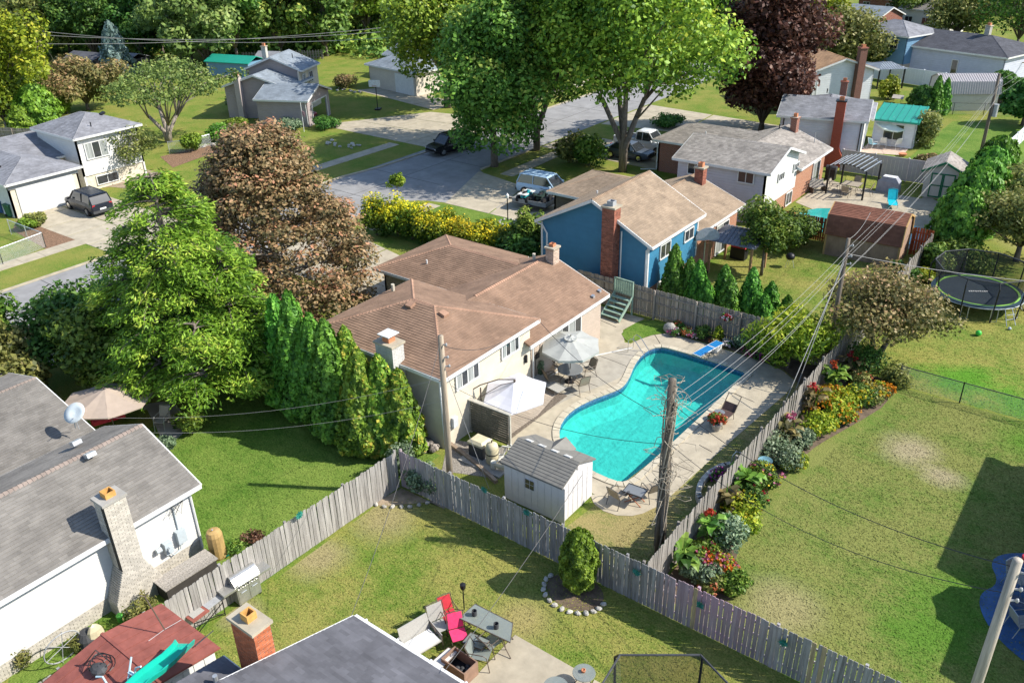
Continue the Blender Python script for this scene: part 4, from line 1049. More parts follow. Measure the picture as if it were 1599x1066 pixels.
wallpoly(h, (4.2, 0.35), (4.2, 6.3), 0, [(0, 2.75), (1, 2.75)], BEI)
mb = MB(); mb.box(0.3, 3.9, 0.28, 0.36, 0, 2.3); mb.build('garage_door', WHITE, h)
chimney(h, -9.3, -8.72, 8.2, 8.8, 0, 5.2, BRNB, seed=3, cap=CONC); roofvent(h, -2.6, 2.6, 3.6, BLACK); roofvent(h, -0.6, 2.7, 3.65, BLACK)
place(h, -77.2, 77.0, -8)

# ---- grey brown roofed house at the left, seen from above
LAPW = M('lap_white', (0.57, 0.56, 0.525), 0.5, 0.05, 2, rnd=0.02)
h = thing('house', 'white lap sided house under a grey brown roof with pale brick chimney', 'house', (-27, 8, 0))
rf = Roof(h, SH_GB, SH_GCAP, seed=101, course=0.14, tab=0.34)
gable(rf, -31.0, -24.5, -4, 13.0, 3.1, 4.45, 'y'); gable(rf, -41.5, -30.7, -4, 12.95, 2.35, 3.7, 'y'); rf.done()
wallpoly(h, (-24.85, -4), (-24.85, 12.7), 0.0, [(0, 3.05), (1, 3.05)], LAPW, laps=True, lap=0.115, stop=0.62)
wallpoly(h, (-24.86, 12.7), (-30.7, 12.7), 0, [(0, 3.05), (.5, 4.25), (1, 3.05)], LAPW); wallpoly(h, (-30.7, 12.65), (-41, 12.65), 0, [(0, 2.3), (.5, 3.5), (1, 2.3)], LAPW)
bb = MB(); rng = random.Random(5)
for r in range(8):
    s = -4 - 0.11 * (r % 2)
    while s < 12.62:
        bb.cur = rng.random(); a, b = max(s, -4), min(s + 0.21, 12.66); z = r * 0.077; p = 0.014 * rng.uniform(.6, 1.4)
        bb.add([(-24.84 + p, a, z), (-24.84 + p, b, z), (-24.84 + p, b, z + .066), (-24.84 + p, a, z + .066), (-24.85, b, z + .066), (-24.85, a, z + .066)], [(0, 1, 2, 3), (3, 2, 4, 5)]); s += 0.222
PBRK = M('pale_brick_wall', (0.46, 0.425, 0.365), 0.85, 0.08, 5, tint=0.13)
bb.build('brick_base', PBRK, h, True, kind='stuff')
chimney(h, -24.84, -24.2, 9.42, 10.2, 0, 4.5, M('pale_mortar', (0.50, 0.46, 0.40), 0.9, 0.06, 5), None, cap=CONCG, flue=M('clay_flue', (0.55, 0.30, 0.09), 0.8, 0.15, 6), seed=7, flue_h=0.2, name='chimney_core', capw=0.05)
mb = MB(); rng = random.Random(9)
tp = lambda z: max(0.0, 1.75 - z) * 0.42 if z > 0.55 else 0.50
k = 0
while k * 0.077 < 4.45:
    z = k * 0.077; e = tp(z); Y0, Y1 = 9.42 - e, 10.2 + e; s = Y0 - 0.11 * (k % 2)
    while s < Y1:
        a, b = max(s, Y0), min(s + 0.21, Y1); s += 0.222
        if b - a < 0.03: continue
        mb.cur = rng.random(); x = -24.19 + 0.008 * rng.random()
        mb.box(x - 0.25, x, a, b, z, z + 0.066)
    for y in (Y0, Y1 - 0.1):
        for x0, x1 in ((-24.84, -24.62), (-24.61, -24.42)):
            mb.cur = rng.random(); mb.box(x0, x1, y - .004, y + .104, z, z + 0.066)
    k += 1
mb.build('bricks', PBRK, h, True, kind='stuff')
mb = MB(); z = 0
while z < 1.74:
    e = tp(z) - 0.02; mb.box(-24.84, -24.22, 9.42 - e, 10.2 + e, z, z + 0.08); z += 0.08
mb.build('chimney_flare', M('pale_mortar', (0.50, 0.46, 0.40)), h, True)
for px, py in ((141, 712), (119, 693)):
    p = P(px, py, 4.2); sx = 1 if p.x > -27.75 else -1
    z = 4.45 - abs(p.x + 27.75) * 0.415; p = P(px, py, z); roofvent(h, p.x, p.y, z, GALV, R(90) * sx, 0.34, 0.39)
l = h.location
def lb(mb, x0, x1, y0, y1, z0, z1): mb.box(x0 - l.x, x1 - l.x, y0 - l.y, y1 - l.y, z0, z1)
UT = M('utility_grey', (0.42, 0.47, 0.49), 0.45, 0.06, 5)
mb = MB(); lb(mb, -24.82, -24.6, 11.2, 11.5, 0.95, 1.45); lb(mb, -24.82, -24.62, 11.75, 12.1, 1.05, 1.6)
mb.tube([(-24.6 - l.x, 11.35 - l.y, 1.2), (-24.48 - l.x, 11.35 - l.y, 1.2)], 0.11, 10); mb.tube([(-24.7 - l.x, 11.1 - l.y, 1.3), (-24.7 - l.x, 10.9 - l.y, 1.3)], 0.1, 8)
ub = mb.build('meter_box', UT, h)
mb = MB(); mb.tube([(-24.78 - l.x, 11.92 - l.y, 1.6), (-24.78 - l.x, 11.92 - l.y, 2.85)], 0.03, 6); mb.tube([(-24.78 - l.x, 11.35 - l.y, .95), (-24.7 - l.x, 11.5 - l.y, .75), (-24.72 - l.x, 11.8 - l.y, .8), (-24.75 - l.x, 11.9 - l.y, 1.05)], 0.025, 6)
mb.build('conduit', UT, h)
mb = MB()
for k in range(3): mb.tube([(-24.75 - l.x, 11.92 - l.y, 2.75), (-24.6 - l.x, 11.6 + k * .25 - l.y, 2.5 - .1 * k), (-24.7 - l.x, 12.3 - l.y, 2.75)], 0.012, 4)
mb.build('service_cable', BLACK, h); downspout(h, [(-24.62, 12.9, 3.0), (-24.78, 12.66, 2.75), (-24.78, 12.66, 0.2)])

# ---- dark roofed house at the bottom edge
h = thing('house', 'house with dark slate grey shingle roof and red brick chimney at the bottom edge', 'house', (-11, 8, 0))
rf = Roof(h, M('slate_shingle', (0.115, 0.115, 0.128), 0.9, 0.16, .8, bump=0.35, bscale=90, tint=0.13), seed=111, course=0.15, tab=0.33)
gable(rf, -15.6, -3, 3.0, 12.05, 2.7, 4.15, 'x')
gable(rf, -17.3, -15.75, 3.0, 8.65, 2.95, 3.5, 'x', False); rf.done()
wallpoly(h, (-3.2, 11.7), (-15.3, 11.7), 0, [(0, 2.65), (1, 2.65)], BRICKR); wallpoly(h, (-15.3, 11.7), (-15.3, 3.2), 0, [(0, 2.65), (.5, 4.0), (1, 2.65)], LW)
mb = MB(); mb.box(-15.6 + 11, -3 + 11, 12.06 - 8, 12.18 - 8, 2.55, 2.68)
for i in range(9): mb.box(-15.2 + 11 + i * 1.3, -15.14 + 11 + i * 1.3, 12.0 - 8, 12.2 - 8, 2.68, 2.72)
mb.build('gutter', WHITE, h)
chimney(h, -16.7, -15.72, 8.8, 9.35, 0, 4.6, M('mortar_grey', (0.42, 0.36, 0.30), 0.9, 0.1, 5), M('orange_red_brick', (0.42, 0.125, 0.055), 0.85, 0.1, 5, tint=0.2), cap=CONC, flue=M('clay_flue', (0.55, 0.30, 0.09)), seed=12, flue_h=0.24)
vpipe(h, -16.5, 7.9, 3.1, 0.3, 0.07, GALV)

# ---- neighbour's house just out of frame to the right, whose roof shades the lawn and the blue terrace
h = thing('house', 'neighbouring brick house just beyond the right edge shading the blue terrace', 'house', (8, 30, 0))
rf = Roof(h, SH_GREY, seed=121, shingled=False); gable(rf, 1.9, 10, 30.3, 38.6, 4.2, 5.4, 'y'); gable(rf, 1.75, 10, 24.6, 30.6, 2.8, 4.0, 'y'); rf.done()
box_walls(h, 2.3, 9.6, 30.7, 38.2, 4.1, BRICKO); box_walls(h, 2.15, 9.6, 24.9, 30.6, 2.75, BRICKO)
# ================================================================== SHEDS
SHW = M('resin_shed_wall', (0.60, 0.58, 0.57), 0.55, 0.03, 3)
SHR = M('resin_shed_roof', (0.18, 0.172, 0.152), 0.7, 0.08, 3, rnd=0.06)
s = thing('garden_shed', 'small putty coloured resin shed with grey plank roof beside the pool', 'shed', (-16.05, 22.95, 0))
w = MB(); w.prism([(-1.4, -1.08), (1.4, -1.08), (1.4, 1.08), (-1.4, 1.08)], 0.05, 1.85)
w.add([(1.4, -1.08, 1.85), (1.4, 1.08, 1.85), (1.4, 0, 2.3), (1.36, -1.08, 1.85), (1.36, 1.08, 1.85), (1.36, 0, 2.3)], [(0, 1, 2), (0, 2, 5, 3), (1, 4, 5, 2)])
w.add([(-1.4, 1.08, 1.85), (-1.4, -1.08, 1.85), (-1.4, 0, 2.3)], [(0, 1, 2)])
wo_ = w.build('wall', SHW, s)
for i in range(9):                                # ribs moulded in the walls
    mb = MB(); x = -1.3 + i * 0.32; mb.box(x, x + 0.27, -1.094, -1.08, 0.1, 1.78); mb.build('wall_panel', SHW, wo_)
for i in range(6):
    mb = MB(); y = -1.0 + i * 0.335; mb.box(1.4, 1.414, y, y + 0.28, 0.1, 1.75); mb.build('wall_panel', SHW, wo_)
rr = MB(); rr.slab([(-1.5, -1.2, 1.83), (1.48, -1.2, 1.83), (1.48, 0, 2.34), (-1.5, 0, 2.34)], (0, 0, -.05)); rr.slab([(1.48, 1.2, 1.83), (-1.5, 1.2, 1.83), (-1.5, 0, 2.34), (1.48, 0, 2.34)], (0, 0, -.05))
ro = rr.build('roof', SHR, s)
for sg in (-1, 1):
    for i in range(9):
        t0, t1 = i / 9 + .006, (i + 1) / 9 - .006
        q = lambda t, e: (sg * 1.2 * (1 - t), 1.83 + 0.51 * t + e)
        (ya, za), (yb, zb) = q(t0, .022), q(t1, .012)
        mb = MB(); p4 = [(-1.49, ya, za), (1.47, ya, za), (1.47, yb, zb), (-1.49, yb, zb)]
        mb.slab(p4 if sg < 0 else p4[::-1], (0, 0, -.02)); mb.build('roof_plank', SHR, ro)
for i in range(4): MB().obox((-1.0 + i * 0.62, 0.12, 2.33), (0.3, 0.22, 0.03), tilt=Matrix.Rotation(-0.4, 3, 'X')).build('skylight', M('skylight_plastic', (0.5, 0.5, 0.48), 0.4, 0.05, 4), s)
mb = MB(); mb.slab([(-0.5, 1.25, 1.9), (0.0, 1.25, 2.28), (0.0, 0.25, 2.28), (-0.5, 1.0, 1.9)], (0, 0, -.04)); mb.slab([(0.0, 1.25, 2.28), (0.5, 1.25, 1.9), (0.5, 1.0, 1.9), (0.0, 0.25, 2.28)], (0, 0, -.04))
mb.add([(-0.5, 1.24, 1.88), (0.5, 1.24, 1.88), (0, 1.24, 2.26)], [(0, 2, 1)]); mb.build('porch_gable', SHR, s)
wn_ = MB(); wn_.box(-0.35, 0.1, -1.11, -1.09, 1.05, 1.5); wi = wn_.build('window', M('shed_window_white', (0.5, 0.49, 0.52), 0.5, 0.03, 4), s)
for i in range(2):
    for j in range(2):
        mb = MB(); x = -0.33 + i * 0.22; z = 1.07 + j * 0.22; mb.box(x, x + 0.19, -1.12, -1.105, z, z + 0.19); mb.build('pane', GLASS, wi)
mb = MB(); mb.lathe([(0.085, 0), (0.085, 0.02), (0.06, 0.03), (0.0, 0.03)], 12); o = mb.build('roof_badge', SHW, s); o.location = (1.42, 0, 2.1); o.rotation_euler = (0, R(90), 0)

BROWNW = M('plywood_brown', (0.33, 0.22, 0.155), 0.85, 0.15, 2.5, stretch=(1, 1, 0.4), rnd=0.05)
def gambrel(name, label, W, Dp, prof, wall, roofm, loc, yaw, planks=None, trim=None, ribs=False):
    """barn shed, ridge along local x, W long; prof = [(y, z)...] front eave to ridge (mirrored)"""
    s = thing(name, label, 'shed', loc, R(yaw))
    full = prof + [(-y, z) for y, z in reversed(prof[:-1])]
    ez = prof[0][1]
    w = MB(); y0 = prof[0][0] + 0.15
    w.box(-W / 2, W / 2, y0, -y0, 0, ez)
    for x in (-W / 2, W / 2 - 0.05):
        k = len(full); pts = [(y * 0.97, z - 0.05) for y, z in full]
        w.add([(x, a, b) for a, b in pts] + [(x + 0.05, a, b) for a, b in pts], [tuple(range(k - 1, -1, -1)), tuple(range(k, 2 * k))])
    wl = w.build('wall', wall, s)
    if planks:
        for i in range(planks):
            a = -W / 2 + W * i / planks; mb = MB(); mb.box(a + .012, a + W / planks - .012, y0 - .018, y0, .05, ez - .02); mb.build('wall_panel', wall, wl)
    r = MB()
    for (ya, za), (yb, zb) in zip(full[:-1], full[1:]):
        r.slab([(-W / 2 - .1, ya, za), (W / 2 + .1, ya, za), (W / 2 + .1, yb, zb), (-W / 2 - .1, yb, zb)], (0, 0, -.05))
    ro = r.build('roof', roofm, s)
    if ribs:
        n = int(W / 0.24)
        for i in range(n + 1):
            x = -W / 2 - .08 + (W + .16) * i / n; mb = MB()
            for (ya, za), (yb, zb) in zip(full[:-1], full[1:]): mb.beam((x, ya, za + .02), (x, yb, zb + .02), 0.05, 0.045)
            mb.build('roof_rib', roofm, ro)
    else:
        sh = MB(); rng = random.Random(3)
        for i, ((ya, za), (yb, zb)) in enumerate(zip(full[:-1], full[1:])):
            q = [(-W / 2 - .1, ya, za), (W / 2 + .1, ya, za), (W / 2 + .1, yb, zb), (-W / 2 - .1, yb, zb)]
            if zb < za: q = [q[2], q[3], q[0], q[1]]
            shingle_plane(sh, q, rng, 0.15, 0.33)
        sh.build('shingles', roofm, ro, kind='stuff')
    if trim:
        t = MB()
        for x in (-W / 2 - .1, W / 2 + .1):
            for (ya, za), (yb, zb) in zip(full[:-1], full[1:]): t.beam((x, ya, za - .04), (x, yb, zb - .04), 0.06, 0.12)
        for y in (y0 - .02, -y0 + .02):
            for x in (-W / 2, W / 2): t.box(x - .06, x + .06, y - .03, y + .03, 0, ez)
        t.build('trim', trim, s)
    return s
gambrel('barn_shed', 'brown barn shed with rust brown gambrel roof behind the utility wires', 4.6, 2.6, [(-1.5, 1.5), (-1.2, 2.75), (0, 3.25)], BROWNW, SH_RUST, (-13.7, 56.2, 0), 3, planks=5, trim=M('yellow_wood', (0.48, 0.3, 0.12), 0.7, 0.1, 5))
WHS = M('cream_metal', (0.55, 0.51, 0.47), 0.5, 0.04, 3); MET = M('ribbed_metal', (0.42, 0.39, 0.385), 0.4, 0.06, 3)
gambrel('barn_shed', 'long white barn shed with ribbed grey metal gambrel roof', 6.0, 3.4, [(-1.8, 1.75), (-1.55, 3.0), (0, 3.55)], WHS, MET, (-18.3, 104.0, 0), 32, ribs=True)
s = thing('garden_shed', 'small cream shed with dark green trim and double doors', 'shed', (-12.7, 71.9, 0), R(8))
GRT = M('green_trim', (0.02, 0.16, 0.07), 0.6, 0.08, 5); CRS = M('cream_wood', (0.58, 0.53, 0.45), 0.7, 0.05, 4)
w = MB(); w.box(-1.3, 1.3, -1.2, 1.9, 0, 2.2)
w.add([(-1.3, -1.2, 2.2), (1.3, -1.2, 2.2), (0, -1.2, 2.85), (-1.3, 1.9, 2.2), (1.3, 1.9, 2.2), (0, 1.9, 2.85)], [(0, 1, 2), (4, 3, 5)]); w.build('wall', CRS, s)
rr = MB(); rr.slab([(1.55, -1.45, 2.12), (1.55, 2.1, 2.12), (0, 2.1, 2.93), (0, -1.45, 2.93)], (0, 0, -.06)); rr.slab([(-1.55, 2.1, 2.12), (-1.55, -1.45, 2.12), (0, -1.45, 2.93), (0, 2.1, 2.93)], (0, 0, -.06))
ro = rr.build('roof', SH_WG, s); sh = MB(); rng = random.Random(4)
shingle_plane(sh, [(1.55, -1.45, 2.12), (1.55, 2.1, 2.12), (0, 2.1, 2.93), (0, -1.45, 2.93)], rng); shingle_plane(sh, [(-1.55, 2.1, 2.12), (-1.55, -1.45, 2.12), (0, -1.45, 2.93), (0, 2.1, 2.93)], rng); sh.build('shingles', SH_WG, ro, kind='stuff')
t = MB(); t.beam((-1.58, -1.47, 2.08), (0, -1.47, 2.9), .07, .16); t.beam((1.58, -1.47, 2.08), (0, -1.47, 2.9), .07, .16); t.build('trim', GRT, s)
for i in range(2):
    d = MB(); x0 = -0.85 + i * 0.86; d.box(x0, x0 + .84, -1.25, -1.2, 0.1, 2.0); do = d.build('door', CRS, s)
    t = MB()
    for a, b, c, e in ((x0, x0 + .09, .1, 2.0), (x0 + .75, x0 + .84, .1, 2.0), (x0 + .09, x0 + .75, .1, .2), (x0 + .09, x0 + .75, 1.0, 1.09), (x0 + .09, x0 + .75, 1.9, 2.0)): t.box(a, b, -1.28, -1.25, c, e)
    t.build('door_trim', GRT, do)
# red metal topped shed at bottom left
s = thing('garden_shed', 'white metal shed with low maroon sheet roof at the bottom left', 'shed', (-20.0, 7.4, 0))
MAR = M('maroon_sheet', (0.26, 0.085, 0.065), 0.55, 0.14, 2.5, rnd=0.05)
w = MB(); w.box(-1.45, 1.35, -1.9, 1.7, 0, 2.0); w.add([(1.35, -1.9, 2.0), (1.35, 1.7, 2.0), (1.35, -.1, 2.28)], [(0, 1, 2)]); wl = w.build('wall', WHITE, s)
for i in range(10):
    mb = MB(); y = -1.86 + i * .355; mb.box(1.35, 1.372, y, y + .32, .05, 1.95); mb.build('wall_panel', WHITE, wl)
rr = MB(); A = [(-1.6, -2.05, 1.98), (1.5, -2.05, 1.98), (1.5, -.1, 2.3), (-1.6, -.1, 2.3)]; B = [(1.5, 1.85, 1.98), (-1.6, 1.85, 1.98), (-1.6, -.1, 2.3), (1.5, -.1, 2.3)]
rr.slab(A, (0, 0, -.04)); rr.slab(B, (0, 0, -.04)); ro = rr.build('roof', MAR, s)
for sg in (-1, 1):
    for i in range(8):
        x0 = -1.58 + i * .385; mb = MB(); y0 = -.1 + sg * 1.93; q = [(x0 + .012, y0, 2.005), (x0 + .373, y0, 2.005), (x0 + .373, -.1 + sg * .03, 2.315), (x0 + .012, -.1 + sg * .03, 2.315)]
        mb.slab(q if sg < 0 else q[::-1], (0, 0, -.02)); mb.build('roof_sheet', MAR, ro)
mb = MB(); mb.box(-1.6, 1.5, -.15, -.05, 2.3, 2.34); mb.build('ridge_cap', MAR, ro)
# two little outbuildings far left
for lab, px, py, w_, d_, mw, mr, yw in (('low teal roofed outbuilding behind the spreading tree', 325, 118, 7, 3.5, FBLUE, GREENR, 15), ('tiny blue hut with grey roof left of the taupe house', 402, 112, 3, 2.6, FBLUE, SH_GREY, 20),
                                 ('dark low roofed outbuilding under the willow trees far left', 105, 112, 6, 4, DGREY, SH_DARK, 10), ('grey roofed outbuilding behind the blue spruce', 163, 114, 5, 4, DGREY, SH_GREY, 12)):
    s = thing('outbuilding', lab, 'outbuilding'); mb = MB(); mb.box(0, w_, 0, d_, 0, 1.9); mb.build('wall', mw, s)
    mb = MB(); mb.slab([(-.2, -.2, 1.9), (w_ + .2, -.2, 1.9), (w_ + .2, d_ / 2, 2.6), (-.2, d_ / 2, 2.6)], (0, 0, -.08)); mb.slab([(w_ + .2, d_ + .2, 1.9), (-.2, d_ + .2, 1.9), (-.2, d_ / 2, 2.6), (w_ + .2, d_ / 2, 2.6)], (0, 0, -.08)); mb.build('roof', mr, s)
    p = P(px, py); s.location = (p.x, p.y, 0); s.rotation_euler = (0, 0, R(yw))

# ================================================================== FENCES
def board_mesh(name, h, w=0.135, t=0.018, dog=0.022, seed=0):
    rng = random.Random(seed); a, b = rng.uniform(-.006, .006), rng.uniform(-.008, .008)
    pr = [(-w / 2, 0.02), (w / 2, 0.02), (w / 2 + b, h - dog), (w / 2 - dog + b, h + a), (-w / 2 + dog + b, h + a * .5), (-w / 2 + b, h - dog)]
    mb = MB(); k = 6
    mb.add([(x, -t / 2, z) for x, z in pr] + [(x, t / 2, z) for x, z in pr], [tuple(range(k)), tuple(range(2 * k - 1, k - 1, -1))] + [((i + 1) % k, i, k + i, k + (i + 1) % k) for i in range(k)])
    return mb.mesh(name)
def picket_fence(label, a, b, mat, h=1.83, step=0.15, rails=1, side=1, w=0.135, seed=0, gaps=(), tiltj=0.012, post=None, hvar=0.0, alt=None, matp=None):
    """every board an object; side: which side the posts and rails stand on"""
    a = Vector((a[0], a[1], 0)); b = Vector((b[0], b[1], 0)); d = b - a; L = d.length; u = d / L; nrm = Vector((u.y, -u.x, 0)) * side
    yaw = math.atan2(u.y, u.x); rng = random.Random(seed)
    f = thing('fence', label, 'fence', tuple((a + b) / 2)); f.rotation_euler = (0, 0, yaw)
    vs_ = [board_mesh('board', h + dh, w, seed=seed + i) for i, dh in enumerate((0, -.012, .01, -.02, .012))]
    for v in vs_: v.materials.append(mat)
    if alt:
        va = board_mesh('board', h, w, seed=seed + 77); va.materials.append(alt)
    n = int(L / step)
    for i in range(n):
        x = -L / 2 + (i + .5) * L / n
        if any(g0 < x + L / 2 < g1 for g0, g1 in gaps): continue
        me = va if (alt and rng.random() < 0.02) else rng.choice(vs_)
        o = bpy.data.objects.new('board', me); COL.objects.link(o); setparent(o, f)
        o.location = (x, rng.uniform(-.008, .008), rng.uniform(-.008, .006)); o.rotation_euler = (rng.uniform(-tiltj, tiltj), rng.uniform(-tiltj, tiltj), 0)
    sy = -0.06 * side
    for z in (0.3, h * .55, h - .3):
        mb = MB(); mb.box(-L / 2, L / 2, sy - .02, sy + .02, z - .045, z + .045); mb.build('rail', matp or mat, f)
    k = max(1, int(L / 2.44))
    pm = MB(); pm.box(-.045, .045, -.045, .045, 0, h - 0.02); pme = pm.mesh('post'); pme.materials.append(matp or mat)
    for i in range(k + 1):
        o = bpy.data.objects.new('post', pme); COL.objects.link(o); setparent(o, f); o.location = (-L / 2 + L * i / k, sy * 1.9, 0)
    return f
def fencemat(name, c1, c2, stain=None):
    mt = M(name, c1, 0.9, 0.3, 2.0, bump=0.5, bscale=18, rnd=0.2, stretch=(7, 7, 0.45), col2=c2)
    if stain:
        nt = mt.node_tree; L = nt.links.new; N = nt.nodes.new
        bs = [x for x in nt.nodes if x.type == 'BSDF_PRINCIPLED'][0]; src = bs.inputs['Base Color'].links[0].from_socket
        g = N('ShaderNodeNewGeometry'); no = N('ShaderNodeTexNoise'); no.inputs['Scale'].default_value = 0.45; L(g.outputs['Position'], no.inputs['Vector'])
        mr = N('ShaderNodeMapRange'); sx = N('ShaderNodeSeparateXYZ'); L(g.outputs['Position'], sx.inputs[0]); wv = N('ShaderNodeMath'); wv.operation = 'PINGPONG'; wv.inputs[1].default_value = 7.5; L(sx.outputs['X'], wv.inputs[0]); ml = N('ShaderNodeMath'); ml.operation = 'MULTIPLY_ADD'; L(no.outputs[0], ml.inputs[0]); ml.inputs[1].default_value = 4; L(wv.outputs[0], ml.inputs[2])
        mr.inputs[1].default_value = 7.2; mr.inputs[2].default_value = 9.6; mr.inputs[4].default_value = .8; L(ml.outputs[0], mr.inputs[0])
        x = N('ShaderNodeMix'); x.data_type = 'RGBA'; x.inputs['B'].default_value = (*stain, 1); L(src, x.inputs['A']); L(mr.outputs[0], x.inputs['Factor']); L(x.outputs['Result'], bs.inputs['Base Color'])
    return mt
F_A = fencemat('fence_grey', (0.40, 0.395, 0.385), (0.165, 0.16, 0.155), (0.45, 0.28, 0.35)); F_B = fencemat('fence_bleached', (0.39, 0.37, 0.34), (0.20, 0.185, 0.17)); F_C = fencemat('fence_silver', (0.33, 0.305, 0.27), (0.15, 0.135, 0.12)); F_D = fencemat('fence_brown_grey', (0.36, 0.31, 0.255), (0.19, 0.165, 0.14))
TANB = M('new_board', (0.44, 0.35, 0.21), 0.9, 0.2, 3, stretch=(6, 6, .5))
picket_fence('long grey stained picket fence between the near lawn and the pool yard', (-21.45, 20.0), (2.6, 20.0), F_A, seed=1, side=-1, alt=TANB)
picket_fence('bleached picket fence running from the corner towards the maroon shed', (-21.9, 3.2), (-21.48, 19.9), F_B, seed=2, side=-1, gaps=((4.1, 4.5),))
picket_fence('silver grey picket fence behind the long flower border', (-10.03, 20.15), (-10.03, 57.5), F_C, seed=3, side=-1, tiltj=0.02)
picket_fence('weathered brown fence with rails between the pool and the blue house', (-25.6, 39.82), (-10.15, 39.82), F_D, seed=4, side=1)
REDW = M('red_cedar', (0.40, 0.10, 0.035), 0.7, 0.2, 3, stretch=(6, 6, .5), rnd=0.12)
picket_fence('red cedar fence beside the brown barn shed', (-11.3, 57.9), (-10.1, 57.9), REDW, seed=5, h=1.9); picket_fence('dark red cedar fence behind the small round tree', (-21.3, 56.9), (-16.4, 56.9), REDW, seed=6, h=1.7)
picket_fence('old grey fence along the far left edge behind the charcoal roof', (-97, 36), (-88, 40.5), F_D, seed=7, h=1.7, step=.3, w=.28); picket_fence('low wooden fence right of the willow wood', P(380, 96)[:2], P(505, 92)[:2], F_D, seed=8, h=1.3, step=.4, w=.2)
def panel_fence(label, a, b, mat, h=1.85, span=2.4, boards=True):
    a = Vector((a[0], a[1], 0)); b = Vector((b[0], b[1], 0)); d = b - a; L = d.length; yaw = math.atan2(d.y, d.x)
    f = thing('fence', label, 'fence', tuple((a + b) / 2), yaw); k = max(1, round(L / span)); w = L / k
    pm = MB(); pm.box(-.065, .065, -.065, .065, 0, h + .06); pm.add([(-.08, -.08, h + .06), (.08, -.08, h + .06), (.08, .08, h + .06), (-.08, .08, h + .06), (0, 0, h + .13)], [(0, 1, 4), (1, 2, 4), (2, 3, 4), (3, 0, 4)]); pme = pm.mesh('post'); pme.materials.append(mat)
    bm_ = MB(); n = 8
    for i in range(n): x = -w / 2 + .07 + (w - .14) * i / n; bm_.box(x + .004, x + (w - .14) / n - .004, -.012, .012, .09, h - .05)
    bme = bm_.mesh('panel'); bme.materials.append(mat)
    rm = MB(); rm.box(-w / 2 + .066, w / 2 - .066, -.025, .025, h - .05, h + .02); rm.box(-w / 2 + .066, w / 2 - .066, -.025, .025, .04, .09); rme = rm.mesh('rail'); rme.materials.append(mat)
    for i in range(k + 1):
        o = bpy.data.objects.new('post', pme); COL.objects.link(o); setparent(o, f); o.location = (-L / 2 + w * i, 0, 0)
    for i in range(k):
        for nm, me in (('panel', bme), ('rail', rme)):
            o = bpy.data.objects.new(nm, me); COL.objects.link(o); setparent(o, f); o.location = (-L / 2 + w * (i + .5), 0, 0)
    return f
VIN = M('beige_vinyl', (0.50, 0.45, 0.43), 0.5, 0.04, 3); VINW = M('white_vinyl', (0.70, 0.72, 0.74), 0.45, 0.03, 3)
panel_fence('beige vinyl privacy fence between the pergola and the white house', (-21.2, 73.9), (-10.6, 73.9), VIN)
panel_fence('white vinyl fence behind the powder white house', P(1345, 120)[:2], P(1472, 140)[:2], VINW, span=3); panel_fence('white vinyl fence right of the long barn shed', P(1552, 150)[:2], P(1625, 168)[:2], VINW, span=3)
panel_fence('white picket panel fence receding at the right edge', P(1573, 243)[:2], P(1612, 206)[:2], VINW, h=1.5)
LINKM = bpy.data.materials.new('chain_link'); LINKM.use_nodes = True
nt = LINKM.node_tree; nt.nodes.clear(); L = nt.links.new; N = nt.nodes.new
out = N('ShaderNodeOutputMaterial'); mx = N('ShaderNodeMixShader'); tr = N('ShaderNodeBsdfTransparent'); df = N('ShaderNodeBsdfPrincipled'); df.inputs['Base Color'].default_value = (.5, .52, .52, 1); df.inputs['Roughness'].default_value = .4
geo = N('ShaderNodeNewGeometry'); sx = N('ShaderNodeSeparateXYZ'); L(geo.outputs['Position'], sx.inputs[0])
def mth(op, a, b=None):
    m_ = N('ShaderNodeMath'); m_.operation = op
    for i, v in enumerate((a, b)):
        if v is None: continue
        if isinstance(v, (int, float)): m_.inputs[i].default_value = v
        else: L(v, m_.inputs[i])
    return m_.outputs[0]
hor = mth('ADD', sx.outputs['X'], sx.outputs['Y'])
u1 = mth('FRACT', mth('MULTIPLY', mth('ADD', hor, sx.outputs['Z']), 16)); u2 = mth('FRACT', mth('MULTIPLY', mth('SUBTRACT', hor, sx.outputs['Z']), 16))
wr = mth('MAXIMUM', mth('LESS_THAN', u1, .12), mth('LESS_THAN', u2, .12)); L(wr, mx.inputs[0]); L(tr.outputs[0], mx.inputs[1]); L(df.outputs[0], mx.inputs[2]); L(mx.outputs[0], out.inputs[0])
def chain_fence(label, pts, h=1.15, mat=GALV, span=3.0):
    c = pts[len(pts) // 2]; f = thing('chain_link_fence', label, 'fence', (c[0], c[1], 0))
    for a, b in zip(pts[:-1], pts[1:]):
        a = Vector((a[0] - c[0], a[1] - c[1], 0)); b = Vector((b[0] - c[0], b[1] - c[1], 0)); d = b - a; k = max(1, round(d.length / span))
        for i in range(k + 1):
            p = a + d * i / k; mb = MB(); mb.tube([p, p + Vector((0, 0, h + .04))], .032, 6); mb.build('post', mat, f)
        mb = MB(); mb.tube([a + Vector((0, 0, h)), b + Vector((0, 0, h))], .024, 6); mb.build('top_rail', mat, f)
        mb = MB(); mb.quad(a + Vector((0, 0, .05)), b + Vector((0, 0, .05)), b + Vector((0, 0, h)), a + Vector((0, 0, h))); mb.build('wire_mesh', LINKM, f)
    return f
chain_fence('silver chain link fence around the lawn left of the white garage', pp((18, 366), (45, 380), (75, 388)) [:1] + pp((72, 387)) + pp((5, 413), (-60, 436)))
chain_fence('dark chain link fence crossing the right hand lawns', [(-7.1, 40.1), (-4.3, 40.1), (-1.5, 40.1), (4, 40.1)], 1.1, DGREY)
chain_fence('low chain link fence in front of the spreading tree', pp((265, 240), (292, 238), (330, 228)))
chain_fence('chain link fence in front of the long barn shed', pp((1440, 178), (1535, 180), (1600, 182)), 1.2, DGREY)
